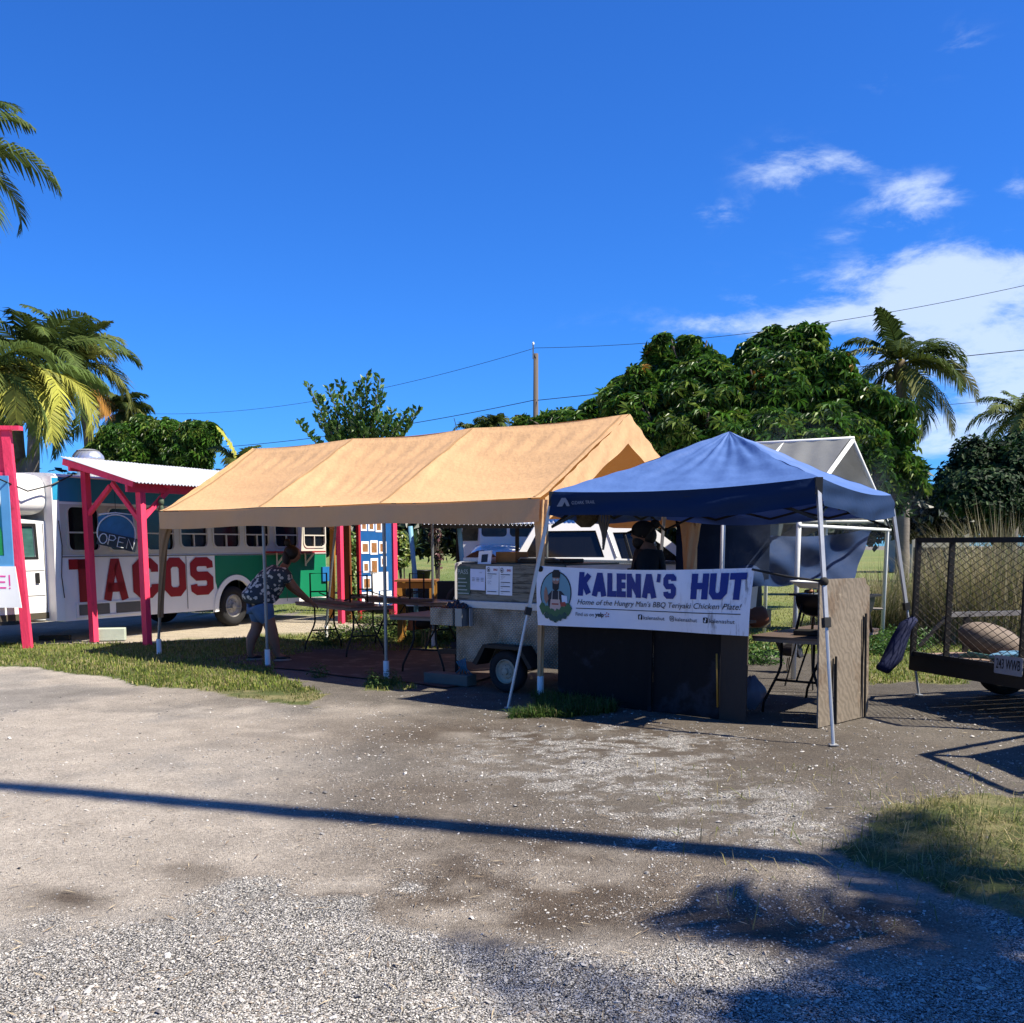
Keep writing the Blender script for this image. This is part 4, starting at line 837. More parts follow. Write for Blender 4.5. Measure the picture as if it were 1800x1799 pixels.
# ------------------------------------------------------------------ taco bus
bS = Vector((-7.37, 16.8, 0)); bd = Vector((.4532, .8914, 0)); bn_ = Vector((bd.y, -bd.x, 0))
BP = frame(bS, bd, bn_)                                   # x along bus, y up, d inward
def bs(px):
    r = (px-900)/1800; Yv = 15.91/(.5084-r); return (Yv-16.8)/.8914
def bsz(px, py): s = bs(px); q = BP(s, 0); return s, H+(957-py)/1800*q.y
bus = thing('food_bus', 'white and green taco bus parked behind the pink awning', 'bus', tuple(bS+bd*3.5-bn_*1.1))
BL = 7.07; wc_s = bs(416); wr_ = .53
arch = [(wc_s+wr_*math.cos(R(a)), .36+wr_*math.sin(R(a))*1.08) for a in range(180, -1, -12)]
outer = [(0, .36), (wc_s-wr_-.0, .36)]+arch[1:-1]+[(wc_s+wr_, .36), (BL, .36), (BL, 2.72), (0, 2.72)]
wins = [(bs(125), bs(184), 0), (bs(196), bs(246), 0), (bs(260), bs(313), 0)]+[(bs(a), bs(b), 1) for a, b in ((321, 371), (378, 427), (434, 478), (486, 528), (536, 575))]
WZ0, WZ1 = 1.56, 2.24
holes = [rrect(a+.02, WZ0+(-.05 if k == 0 else 0), b-.02, WZ1, .11) for a, b, k in wins]
MB().plate(outer, [h[::-1] for h in holes], BP, .04).build('side_wall', mat('bus_white', (.82, .80, .76), rough=.42, var=.06, scale=2.5, coat=.15, spots=[((.50, .46, .38), 5, .66, (1, 1, .4))]), bus)
CREAMB = CREAM
band = [(0.02, 1.44), (BL, 1.44), (BL, 2.27), (.02, 2.27)]
MB().plate(band, [rrect(a+.03, WZ0+(-.04 if k == 0 else .01), b-.03, WZ1-.01, .10)[::-1] for a, b, k in wins], lambda x, y, d: BP(x, y, -.004), 0).build('window_band', CREAMB, bus)
for a, b, k in wins:
    z0 = WZ0+(-.05 if k == 0 else 0)
    fr = MB(); fr.plate(rrect(a-.0, z0-.02, b+.0, WZ1+.02, .125), [rrect(a+.035, z0+.015, b-.035, WZ1-.015, .095)[::-1]], lambda x, y, d: BP(x, y, d-.022), .018)
    w0 = fr.build('window', CREAMB, bus)
    MB().plate(rrect(a+.01, z0, b-.01, WZ1, .1), [], lambda x, y, d: BP(x, y, .03+d), .006).build('pane', GLASS, w0)
    MB().plate([(a+.03, 1.80), (b-.03, 1.80), (b-.03, 1.825), (a+.03, 1.825)], [], lambda x, y, d: BP(x, y, d-.012), .03).build('rail', CREAMB, w0)
    if k: MB().plate([((a+b)/2-.012, z0+.01), ((a+b)/2+.012, z0+.01), ((a+b)/2+.012, 1.80), ((a+b)/2-.012, 1.80)], [], lambda x, y, d: BP(x, y, d-.010), .03).build('rail', CREAMB, w0)
MB().plate([(.02, 2.31), (BL, 2.31), (BL, 2.70), (.02, 2.70)], [], lambda x, y, d: BP(x, y, d-.005), .003).build('blue_stripe', mat('bus_blue', (.02, .26, .46), rough=.4, var=.08), bus)
MB().plate([(.05, 1.405), (BL, 1.405), (BL, 1.425), (.05, 1.425)], [], lambda x, y, d: BP(x, y, d-.014), .012).build('rub_rail', mat('grey_trim', (.28, .27, .25), rough=.5), bus)
gs = bs(381)
arch2 = [(wc_s+(wr_+.10)*math.cos(R(a)), .36+(wr_+.08)*math.sin(R(a))*1.08) for a in range(180, -1, -12)]
gi = [p for p in arch2 if p[0] > gs+.01 and p[1] > .46]
go = [(gs, .60), (gs, 1.40), (BL-.01, 1.40), (BL-.01, .46), (wc_s+wr_+.09, .46)]
gpoly = [(gs, 1.40), (BL-.01, 1.40), (BL-.01, .46)]+gi[::-1]+[(gs, max(.9, .36+.0))]
MB().plate(gpoly, [], lambda x, y, d: BP(x, y, d-.005), .003).build('green_panel', mat('bus_green', (.008, .25, .115), rough=.42, var=.08, scale=2, coat=.15), bus)
af = MB()
ra = [(wc_s+(wr_+.10)*math.cos(R(a)), .36+(wr_+.08)*math.sin(R(a))*1.08) for a in range(184, -5, -8)]; rb = [(wc_s+(wr_-.01)*math.cos(R(a)), .36+(wr_-.01)*math.sin(R(a))*1.08) for a in range(184, -5, -8)]
af.plate(ra+rb[::-1], [], lambda x, y, d: BP(x, y, d-.03), .05); af.build('wheel_arch', WHITE, bus)
MB().plate([(wc_s-wr_-.1, .30), (wc_s+wr_+.1, .30), (wc_s+wr_+.1, 1.0), (wc_s-wr_-.1, 1.0)], [], lambda x, y, d: BP(x, y, .50), .01).build('wheel_well', BLACK, bus)
RIMG = mat('grey_steel_rim', (.50, .49, .47), rough=.45, metal=.4, var=.15, scale=15)
wheel(bus, BP(wc_s, .40, .16), bn_, .40, .26, .23, RIMG); wheel(bus, BP(wc_s, .40, 2.0), -bn_, .40, .26, .23, RIMG)
RED = mat('letter_red', (.40, .012, .016), rough=.45, var=.1, scale=6)
tl = MB(); zl0, zl1 = .66, 1.375
for ch, a, b in (('T', 125, 171), ('A', 184, 227), ('C', 236, 281), ('O', 291, 329), ('S', 337, 377)):
    strokes(tl, lambda x, y, d: BP(x, y, -.010), bs(a), zl0, GL[ch], bs(b)-bs(a), zl1-zl0, .17 if ch != 'A' else .16)
tl.build('lettering', RED, bus)
for a, b in ((140, 193), (205, 247)):
    MB().plate([(bs(a), .44), (bs(b), .44), (bs(b), .615), (bs(a), .615)], [], lambda x, y, d: BP(x, y, d-.012), .012).build('side_locker', mat('locker_grey', (.16, .155, .14), rough=.6), bus)
MB().plate([(bs(134), .40), (bs(254), .40), (bs(254), .65), (bs(134), .65)], [[(bs(138), .43), (bs(138), .625), (bs(250), .625), (bs(250), .43)]], lambda x, y, d: BP(x, y, d-.018), .014).build('locker_frame', WHITE, bus)
# body ends, roof, floor
def roofarc(n=14, W=2.25):
    pts = [(0, 2.72)]
    for k in range(n+1): a = math.pi*k/n; pts.append((W/2-W/2*math.cos(a), 2.72+.07*math.sin(a)**.75))
    return pts+[(W, 2.72)]
ra_ = roofarc(); rf = MB(); vs = [BP(-.0, z, d) for d, z in ra_]+[BP(BL, z, d) for d, z in ra_]; n_ = len(ra_)
rf.add(vs, [(i, i+1, n_+i+1, n_+i) for i in range(n_-1)]); rf.add([BP(0, z, d) for d, z in ra_], [tuple(range(n_))]); rf.add([BP(BL, z, d) for d, z in ra_], [tuple(range(n_))[::-1]])
rf.build('roof', WHITE, bus, smooth=True, auto=40)
eb = MB(); 
for x_ in (0.0, BL): eb.add([BP(x_, .36, .04), BP(x_, .36, 2.25), BP(x_, 2.72, 2.25), BP(x_, 2.72, .04)], [(0, 1, 2, 3)])
eb.add([BP(0, .36, 2.25), BP(BL, .36, 2.25), BP(BL, 2.72, 2.25), BP(0, 2.72, 2.25)], [(0, 1, 2, 3)]); eb.add([BP(0, .365, .05), BP(BL, .365, .05), BP(BL, .365, 2.2), BP(0, .365, 2.2)], [(0, 1, 2, 3)])
eb.build('body_shell', WHITE, bus)
# cab
cb_ = MB(); cd_ = .16
cab_o = [(-2.3, .55), (-.02, .38), (-.02, 1.98), (-.65, 2.02), (-1.15, 1.98), (-1.62, 1.42), (-2.6, 1.30), (-2.65, .6)]
dw = [(-.98, 1.42), (-.32, 1.42), (-.34, 1.90), (-.85, 1.90)]
cb_.plate(cab_o, [dw], lambda x, y, d: BP(x, y, cd_+d), 1.95); cb_.build('cab', WHITE, bus)
MB().plate(dw, [], lambda x, y, d: BP(x, y, cd_+.02+d), .01).build('cab_window', mat('green_glass', (.06, .16, .14), rough=.08, spec=.7, var=.5, scale=3, stretch=(1, 1, 4)), bus)
MB().plate([(-1.02, 1.38), (-.27, 1.38), (-.29, 1.95), (-.90, 1.95)], [dw], lambda x, y, d: BP(x, y, cd_-.006+d), .004).build('window_seal', BLACK, bus)
for (xa, ya, xb, yb) in ((-.16, .48, -.16, 1.95), (-1.08, .55, -1.08, 1.40), (-1.05, 1.20, -.18, 1.20), (-1.05, .80, -.18, .80), (-1.05, .50, -.16, .47)):
    MB().beam(BP(xa, ya, cd_-.001), BP(xb, yb, cd_-.001), .012, .008).build('door_seam', mat('seam_grey', (.16, .16, .16), rough=.7), bus)
MB().box(BP(-.32, 1.08, cd_-.015), (.07, .03, .17), rz=math.atan2(bd.y, bd.x), bev=.008).build('door_handle', BLACK, bus)
MB().box(BP(-.24, .47, cd_+.02), (1.6, .06, .10), rz=math.atan2(bd.y, bd.x)).build('step_sill', mat('dirty_sill', (.10, .085, .06), rough=.8), bus)
# fibreglass overcab and pillar
ov = MB()
def sgp(v, p): return math.copysign(abs(v)**p, v)
def ovf(a, b):
    th = math.pi*(b-.5); ph = 2*math.pi*a; e = .30
    x = sgp(math.cos(th), e)*sgp(math.cos(ph), e); y = sgp(math.cos(th), e)*sgp(math.sin(ph), e); z = sgp(math.sin(th), .5)
    return BP(-.86+.85*x, 2.41+.345*z-.08*(x < 0)*abs(x)**2*max(0, z), 1.13+1.10*y)
ov.grid(ovf, 48, 24); ov.build('overcab_shell', WHITE, bus, smooth=True)
MB().plate([(-.14, .38), (.03, .38), (.03, 2.70), (-.10, 2.70)], [], lambda x, y, d: BP(x, y, d-.03), .2).build('corner_pillar', WHITE, bus)
MB().plate([(-.09, 2.33), (.04, 2.33), (.04, 2.68), (-.09, 2.68)], [], lambda x, y, d: BP(x, y, d-.035), .003).build('blue_stripe', mat('bus_sky_blue', (.03, .36, .62), rough=.4), bus)
MB().tube([BP(.02, .75, -.04), BP(-.02, 1.1, -.05), BP(.03, 1.6, -.04), BP(-.02, 2.0, -.05)], .008, 5).build('cable', BLACK, bus)
MB().tube([BP(-1.1, 2.62, -.05), BP(-.6, 2.44, -.1), BP(-.15, 2.55, -.06), BP(.3, 2.74, -.05)], .012, 5).build('cable', BLACK, bus)
wheel(bus, BP(-1.75, .38, .3), bn_, .38, .24, .22, RIMG)
# turbine vent
tvn = thing('roof_vent', 'round silver turbine vent on the bus roof behind the awning', 'roof vent', tuple(BP(1.55, 2.95, 1.0)))
vc = BP(1.55, 2.95, 1.0); MB().lathe([(.20, -.20), (.20, .06)], vc, 20).build('collar', ALU, tvn, smooth=True)
for k in range(22):
    a = 2*math.pi*k/22; fm = MB()
    fm.grid(lambda u, v, a=a: vc+Vector((math.cos(a+v*.5+u*.30), math.sin(a+v*.5+u*.30), 0))*(.17+.09*math.sin(math.pi*v)+.012*u)+Vector((0, 0, .06+.26*v)), 2, 6)
    fm.build('vane', mat('vent_metal', (.75, .76, .78), rough=.3, metal=.8), tvn, smooth=True)
MB().lathe([(.20, .32), (.12, .345), (.001, .35)], vc, 20).build('cap', ALU, tvn, smooth=True)
for px in (262, 330, 470, 505): MB().plate([(bs(px), .42), (bs(px)+.012, .42), (bs(px)+.012, 1.40), (bs(px), 1.40)], [], lambda x, y, d: BP(x, y, d-.0125), .002).build('panel_seam', mat('seam_grey', (.16, .16, .16)), bus)
# serving shelf and little box
s1_, s2_ = bs(469), bs(556)
shf = MB(); shf.plate([(s1_, 1.44), (s2_, 1.44), (s2_, 1.475), (s1_, 1.475)], [], lambda x, y, d: BP(x, y, d-.30), .295); shf.build('serving_shelf', mat('shelf_red', (.38, .03, .035), rough=.6), bus)
for s_ in (bs(488), bs(538)):
    k_ = MB(); k_.beam(BP(s_, 1.44, -.03), BP(s_, 1.15, -.03), .035, .03); k_.beam(BP(s_, 1.43, -.26), BP(s_, 1.20, -.03), .03, .03); k_.build('shelf_bracket', CREAM, bus)
MB().plate([(bs(566), .80), (bs(581), .80), (bs(581), 1.12), (bs(566), 1.12)], [], lambda x, y, d: BP(x, y, d-.05), .04).build('meter_box', mat('box_blue', (.02, .19, .50), rough=.5), bus)
MB().plate([(wc_s+.62, .86), (wc_s+1.2, .86), (wc_s+1.2, .93), (wc_s+.62, .93)], [], lambda x, y, d: BP(x, y, d-.16), .13).build('side_step', mat('step_grey', (.45, .44, .42), rough=.5), bus)

# ------------------------------------------------------------------ pink awning
aw = thing('pink_awning', 'pink timber awning with corrugated metal roof over the bus side', 'awning', tuple(BP(3, 0, -.8)))
AE = 1.45
for s_, e_, h_ in ((.43, .20, 2.80), (.40, AE, 2.44), (5.63, AE, 2.50)):
    q = BP(s_, 0, -e_); MB().beam(q, q+Vector((0, 0, h_)), .105, .105, up=bd).build('post', PINK, aw)
MB().beam(BP(.12, 2.50, -AE), BP(6.3, 2.58, -AE), .05, .14).build('beam', PINK, aw)
MB().beam(BP(.12, 2.86, -.2), BP(6.3, 2.90, -.2), .05, .14).build('beam', PINK, aw)
for i in range(9):
    s_ = .12+i*.77; MB().beam(BP(s_, 2.94, -.08), BP(s_, 2.55, -1.62), .045, .10).build('rafter', PINK, aw)
MB().beam(BP(.43, 2.08, -.2), BP(.42, 2.55, -.78), .06, .07).build('brace', PINK, aw)
MB().beam(BP(.40, 1.95, -AE), BP(.42, 2.60, -.82), .06, .07).build('brace', PINK, aw)
MB().beam(BP(.40, 2.0, -AE), BP(1.0, 2.50, -AE), .06, .07).build('brace', PINK, aw)
MB().beam(BP(5.63, 2.0, -AE), BP(5.05, 2.52, -AE), .06, .07).build('brace', PINK, aw)
CORR = mat('corrugated_metal', (.68, .70, .73), rough=.35, metal=.35, var=.08, scale=5)
for i in range(8):
    s_ = .06+i*.785; q = MB()
    q.grid(lambda a, b, s_=s_: BP(s_+a*.80, 3.035-.02-.45*b+.012*math.sin(a*.83*2*math.pi/.075)+.04*0+(.003 if i % 2 else 0), -.09-1.65*b), 64, 4)
    q.build('roof_sheet', CORR, aw, smooth=True)
# hanging lantern-like ornament on the brace
hg = MB(); hg.ellipsoid(BP(.75, 2.30, -AE-.08), (.05, .05, .07), 10, 8); hg.tube([BP(.75, 2.46, -AE-.06), BP(.75, 2.33, -AE-.08)], .006, 5); hg.lathe([(.03, 0), (.05, -.08), (.03, -.12)], BP(.75, 2.24, -AE-.08), 10)
hg.build('hanging_lamp', mat('dusty_green', (.10, .14, .09), rough=.6), smooth=True, label='small dusty green lamp hanging from the pink awning beam', cat='lamp', base=tuple(BP(.75, 2.3, -AE-.08)))

# OPEN sign
oc = V(205, 938, 16.75); osn = thing('open_sign', 'round blue neon OPEN sign hanging under the pink awning', 'sign', tuple(oc))
on = (Vector((0, 0, 0))-Vector((oc.x, oc.y, 0))).normalized(); orr = Vector((-on.y, on.x, 0)); orr = orr if orr.x > 0 else -orr
Po = frame(oc, orr, on)
sh_ = [(-.27, .26), (-.2, .30), (.2, .30), (.27, .26), (.27, -.02)]+[(.27*math.cos(R(a)), -.02+.22*math.sin(R(a))) for a in range(-12, -170, -14)]+[(-.27, -.02)]
MB().plate(sh_, [], Po, .03).build('back_panel', mat('sign_blue', (.015, .15, .32), rough=.3, var=.3, scale=9), osn)
tb_ = mat('neon_tube', (.62, .66, .68), rough=.25)
MB().tube([Po(.29*math.cos(R(a)), .0+.30*math.sin(R(a)), -.02) for a in range(-30, 215, 12)], .012, 8, cap=True).build('ring_tube', tb_, osn, smooth=True)
MB().tube([Po(-.26, .30, -.01), Po(0, .33, -.01), Po(.26, .30, -.01), Po(.28, .05, -.01)], .012, 8).build('ring_tube', tb_, osn, smooth=True)
tilt = R(-13); rr2 = orr*math.cos(tilt)+Vector((0, 0, math.sin(tilt))); uu2 = Vector((0, 0, math.cos(tilt)))-orr*math.sin(tilt)
Pt = frame(oc+Vector((0, 0, -.14))+on*.03, rr2, on, uu2)
MB().plate([(-.30, -.10), (.30, -.10), (.30, .12), (-.30, .12)], [], Pt, .02).build('letter_back', mat('sign_black', (.02, .03, .04), rough=.4), osn)
def thin(letter, x, w_, h_):
    sgs = {'O': [[(.5+.5*math.cos(a*math.pi/6), .5+.5*math.sin(a*math.pi/6)) for a in range(13)]], 'P': [[(0, 0), (0, 1), (.7, 1), (1, .8), (.7, .5), (0, .5)]],
           'E': [[(1, 1), (0, 1), (0, 0), (1, 0)], [(0, .5), (.8, .5)]], 'N': [[(0, 0), (0, 1), (1, 0), (1, 1)]]}[letter]
    for sg in sgs:
        MB().tube([Pt(x+a*w_, -.07+b*h_, -.02) for a, b in sg], .009, 6).build('letter_tube', tb_, osn, smooth=True)
for i, ch in enumerate('OPEN'): thin(ch, -.27+i*.142, .10 if ch != 'O' else .115, .16)
MB().tube([Po(0, .33, 0), Po(.0, .75, 0)], .004, 5).build('hang_wire', ROPE, osn)

# ------------------------------------------------------------------ pink booth at the left edge
bo = G(48, 1133); bx = Vector((-1, -.06, 0)).normalized(); bnn = Vector((bx.y, -bx.x, 0)); bnn = bnn if bnn.y < 0 else -bnn
bo = Vector((-7.62, 16.05, 0)); Pbo = frame(bo, bx, bnn)
bt = thing('pink_booth', 'bright pink timber booth frame at the left edge of the lot', 'booth', tuple(bo))
MB().beam(Pbo(0.0, -.0), Pbo(.12, 3.36), .10, .13, up=bx).build('post', PINK, bt)
MB().beam(Pbo(1.9, -.0), Pbo(1.9, 3.36), .10, .13, up=bx).build('post', PINK, bt)
MB().box(Pbo(.95, 3.38, 0), (2.1, .16, .06), rz=math.atan2(bx.y, bx.x)).build('top_plank', PINK, bt)
for k in range(5): MB().box(Pbo(.32+k*.33, 3.02, .03), (.28, .03, .68), rz=math.atan2(bx.y, bx.x)).build('plank', PINK, bt)
MB().box(Pbo(.95, 2.69, -.01), (1.7, .05, .05), rz=math.atan2(bx.y, bx.x)).build('rail', PINK, bt)
bpn = thing('painted_board', 'blue framed painting with green leaves hung on the pink booth', 'painting', tuple(Pbo(1, 2, -.09)))
MB().plate([(.10, 1.28), (1.8, 1.28), (1.8, 2.66), (.10, 2.66)], [[(.23, 1.44), (.23, 2.50), (1.6, 2.50), (1.6, 1.44)]], lambda x, y, d: Pbo(x, y, d-.10), .035).build('frame', mat('frame_blue', (.10, .34, .66), rough=.5, var=.1), bpn)
MB().plate([(.21, 1.42), (1.62, 1.42), (1.62, 2.52), (.21, 2.52)], [], lambda x, y, d: Pbo(x, y, d-.085), .015).build('canvas', mat('painting_cyan', (.02, .36, .55), rough=.5, var=.25, scale=3), bpn)
MB().plate([(.24, 1.45), (.50, 1.45), (.45, 1.85), (.30, 1.98), (.24, 1.80)], [], lambda x, y, d: Pbo(x, y, -.09), 0).build('leaf_shape', mat('painting_green', (.01, .32, .10), rough=.5, var=.2), bpn)
MB().plate([(.5, 1.48), (1.4, 1.48), (1.2, 1.7), (.7, 1.8)], [], lambda x, y, d: Pbo(x, y, -.092), 0).build('hill_shape', mat('painting_dark', (.05, .12, .06), rough=.5, var=.2), bpn)
wsn = thing('white_sign', 'white board sign with pink hand painted letters at the left edge', 'sign', tuple(Pbo(1, 1, -.12)))
MB().plate([(.01, .64), (1.8, .66), (1.8, 1.29), (.07, 1.28)], [], lambda x, y, d: Pbo(x, y, d-.12), .018).build('board', PAPER, wsn)
q = MB(); Pw = lambda x, y, d: Pbo(x, y, -.123)
strokes(q, Pw, .34, .90, [[(0, 0), (0, 1)], ], .03, .2, .022)
strokes(q, lambda x, y, d: Pw(.60-x, y, d), .13, .90, [[(1, 1), (0, 1), (0, 0), (1, 0)], [(0, .5), (.9, .5)]], .12, .2, .02) if False else None
Pm = lambda x, y, d: Pw(.60-x, y, d)
q = MB(); strokes(q, Pm, .25, .94, GL['E'], .13, .20, .022); strokes(q, Pm, .42, .98, [[(.5, .0), (.5, 1)]], .03, .17, .02); q.plate([(.42, .935), (.445, .935), (.445, .955), (.42, .955)], [], Pm, 0)
q.build('lettering', mat('pink_print', (.75, .04, .35), rough=.6), wsn)
MB().box(G(190, 1127)+Vector((0, .1, .105)), (.50, .22, .21), rz=.25, bev=.012).build('foam_block', mat('pale_green_block', (.55, .62, .50), rough=.85, bump=.3, bscale=60), label='pale green block on the grass beside the pink post', cat='block', base=tuple(G(190, 1127)))
for k, (a, b) in enumerate((((70, 1128), (120, 1122)), )):
    MB().box(G(95, 1126)+Vector((0, .05, .04)), (.5, .12, .08), rz=.1, bev=.005).build('timber_offcut', mat('dark_timber', (.08, .06, .04), rough=.8), label='dark timber offcut on the grass under the bus cab', cat='timber', base=tuple(G(95, 1126)))

# ------------------------------------------------------------------ menu kiosk at the far end
ki = thing('menu_kiosk', 'pink framed menu kiosk with blue menu board behind the tan tent', 'kiosk', tuple(BP(7, 0, -AE)))
MB().beam(BP(7.57, 0, -AE), BP(7.57, 2.5, -AE), .15, .15, up=bd).build('post', PINK, ki)
MB().beam(BP(6.25, 0, -AE-.02), BP(6.25, 2.5, -AE-.02), .07, .07, up=bd).build('post', mat('kiosk_red', (.5, .02, .03), rough=.6), ki)
DOORB = mat('brown_door', (.22, .075, .02), rough=.6, var=.3, scale=4, stretch=(1, 1, .2))
MB().beam(BP(5.95, 0, -AE+.1), BP(5.95, 2.4, -AE+.1), .26, .06, up=bd).build('door_plank', DOORB, ki)
MB().beam(BP(5.60, .1, -AE+.22), BP(5.72, 2.4, -AE+.22), .10, .07, up=bd).build('door_plank', mat('orange_plank', (.52, .22, .03), rough=.6), ki)
km = MB(); km.plate([(6.28, .28), (7.50, .28), (7.50, 2.12), (6.28, 2.12)], [], lambda x, y, d: BP(x, y, -AE-.03+d), .03); km.build('menu_board', mat('menu_blue', (.015, .12, .36), rough=.5, var=.12), ki)
MB().plate([(6.24, .22), (7.52, .22), (7.52, .29), (6.24, .29)], [], lambda x, y, d: BP(x, y, -AE-.05+d), .05).build('board_rail', MATS['kiosk_red'], ki)
KP = lambda x, y, d=0: BP(x, y, -AE-.034+d)
cards = [(6.33, 1.90, .22, .22), (6.60, 1.90, .22, .22), (6.87, 1.88, .24, .24), (6.33, 1.42, .28, .26), (6.66, 1.40, .28, .30), (6.99, 1.42, .28, .26), (6.66, .98, .28, .34), (6.38, 1.02, .22, .24), (7.05, 1.14, .22, .22), (6.36, .66, .30, .28), (6.70, .62, .62, .40), (6.32, .31, .62, .30), (7.0, .32, .45, .28)]
food = mat('food_photo', (.38, .17, .06), rough=.6, var=.6, scale=14, spots=[((.10, .14, .03), 18, .55, (1, 1, 1))])
for i, (x_, y_, w_, h_) in enumerate(cards):
    c_ = MB(); c_.plate([(x_, y_), (x_+w_, y_), (x_+w_, y_+h_), (x_, y_+h_)], [], lambda x, y, d: KP(x, y, d-.004), .003); co = c_.build('menu_card', PAPER, ki)
    if i < 10:
        MB().plate([(x_+.04, y_+.04), (x_+w_-.04, y_+.04), (x_+w_-.04, y_+h_-.05), (x_+.04, y_+h_-.05)], [], lambda x, y, d: KP(x, y, -.006), 0).build('picture', food, co)

# ------------------------------------------------------------------ tables
BRTOP = mat('brown_tabletop', (.15, .105, .08), rough=.5, var=.12, scale=4, coat=.2)
def folding_table(loc, rz, label, Lx=1.83, W_=.76, hh=.74, group=None, name='folding_table'):
    t_ = thing(name, label, 'table', loc, rz, group)
    tp = MB(); o = rrect(-Lx/2, -W_/2, Lx/2, W_/2, .07, 4)
    tp.plate(o, [], lambda x, y, d: Vector((x, y, hh-d)), .022); tp.build('table_top', BRTOP, t_, world=False)
    rm_ = MB(); rm_.plate(rrect(-Lx/2+.006, -W_/2+.006, Lx/2-.006, W_/2-.006, .065, 4), [rrect(-Lx/2+.03, -W_/2+.03, Lx/2-.03, W_/2-.03, .05, 4)[::-1]], lambda x, y, d: Vector((x, y, hh-.0225-d)), .03); rm_.build('rim', mat('tan_rim', (.30, .24, .19), rough=.6), t_, world=False)
    for sx_ in (-1, 1):
        x0 = sx_*(Lx/2-.28)
        for sy in (-1, 1):
            MB().tube([(x0, sy*.16, hh-.03), (x0, sy*.16, hh-.30), (x0+sx_*.01, sy*.18, hh-.38), (x0+sx_*.05, sy*.30, .10), (x0+sx_*.05, sy*.31, 0.0)], .014, 8).build('leg', IRON, t_, smooth=True, world=False)
        MB().tube([(x0+sx_*.02, -.20, hh-.44), (x0+sx_*.02, .20, hh-.44)], .012, 8).build('stretcher', IRON, t_, smooth=True, world=False)
        MB().tube([(x0, 0, hh-.44), (x0*.35, 0, hh-.05)], .010, 8).build('brace', IRON, t_, smooth=True, world=False)
    return t_
n0 = Vector((-2.3, 14.4, 0)); nu_ = Vector((-1.1, 1.5, 0)).normalized(); nw = Vector((nu_.y, -nu_.x, 0)); nw = nw if nw.x > 0 else -nw
tc1 = n0+nu_*.915+nw*.38
folding_table(tuple(tc1), math.atan2(nu_.y, nu_.x), 'brown folding table in front of the bending woman', group='folding tables under the tan tent')
l2 = Vector((.45, .89, 0)).normalized(); tc2 = Vector((-1.22, 12.65, 0))+l2*.9
folding_table(tuple(tc2), math.atan2(l2.y, l2.x), 'brown folding table left of the food trailer', group='folding tables under the tan tent')
tc3 = n0+nu_*.95+nw*1.25
folding_table(tuple(tc3+Vector((.3, .5, 0))), math.atan2(nu_.y, nu_.x)+.1, 'brown folding table standing behind the woman\'s table', group='folding tables under the tan tent')
# upside-down bench with its legs in the air
ub = thing('upturned_bench', 'folding bench lying upside down on the table with black legs up', 'bench', (tc1.x-.05, tc1.y+.05, .742), math.atan2(nu_.y, nu_.x))
MB().plate(rrect(-.85, -.14, .98, .16, .05, 3), [], lambda x, y, d: Vector((x, y, .045-d)), .044).build('seat', BRTOP, ub, world=False)
for x0 in (-.62, .70):
    MB().tube([(x0, -.13, .04), (x0, -.13, .43), (x0, .15, .43), (x0, .15, .04)], .014, 8).build('leg_frame', IRON, ub, smooth=True, world=False)
    MB().tube([(x0, -.13, .15), (x0, .15, .15)], .011, 8).build('stretcher', IRON, ub, smooth=True, world=False)
MB().beam((-.62, 0, .13), (-.15, 0, .05), .02, .012).build('brace', IRON, ub, world=False); MB().beam((.70, 0, .13), (.2, 0, .05), .02, .012).build('brace', IRON, ub, world=False)
ub2 = copy_tree(ub, loc=tuple(tc3+Vector((-.05, .45, .742))), rz=math.atan2(nu_.y, nu_.x)+.15, label='second upside down bench on the table further back')
# grill table
ga = Vector((2.26, 9.72, 0)); gb = Vector((2.82, 9.30, 0)); gu = (gb-ga).normalized(); gv = Vector((-gu.y, gu.x, 0)); gc = ga+gu*.37+gv*.80
gt = folding_table(tuple(gc), math.atan2(gv.y, gv.x), 'sooty folding table under the black barrel grill', Lx=1.6, W_=.74, hh=.76)
gcc = gc+Vector((.14, -.05, 0))
gr = thing('barrel_grill', 'black half barrel charcoal grill smoking on the folding table', 'grill', (gcc.x, gcc.y, .762), math.atan2(gu.y, gu.x))
bw = MB()
def bwf(a, b):
    an = math.pi*b; x = -.34+.68*a; r_ = .20*(1-.25*abs(2*a-1)**6)
    return Vector((x, -r_*math.cos(an)*1.05, .36-r_*math.sin(an)*1.1))
bw.grid(bwf, 20, 18)
for x in (-.34, .34): bw.add([Vector((x, -.15*math.cos(math.pi*k/12)*1.05, .36-.15*math.sin(math.pi*k/12)*1.1)) for k in range(13)], [tuple(range(13))])
bw.build('bowl', mat('black_enamel', (.012, .012, .013), rough=.35, var=.3, scale=8), gr, smooth=True, auto=50, world=False)
rm_ = MB(); rm_.plate([(-.38, -.24), (.38, -.24), (.38, .24), (-.38, .24)], [[(-.33, -.19), (-.33, .19), (.33, .19), (.33, -.19)]], lambda x, y, d: Vector((x, y, .375-d)), .02); rm_.build('rim', IRON, gr, world=False)
for k in range(15): MB().tube([(-.32+k*.0457, -.19, .368), (-.32+k*.0457, .19, .368)], .004, 5).build('grate_bar', STEEL, gr, world=False)
for k in range(7):
    a = k*.9; q = MB(); q.ellipsoid((-.24+k*.08, -.06+.12*(k % 2), .395), (.055, .045, .022), 10, 6); q.build('chicken_piece', mat('grilled_chicken', (.30, .12, .04), rough=.5, var=.4, scale=30), gr, smooth=True, world=False)
MB().tube([(-.12, -.26, .37), (-.12, -.27, .43), (.02, -.27, .43), (.02, -.26, .37)], .007, 6).build('handle', STEEL, gr, smooth=True, world=False)
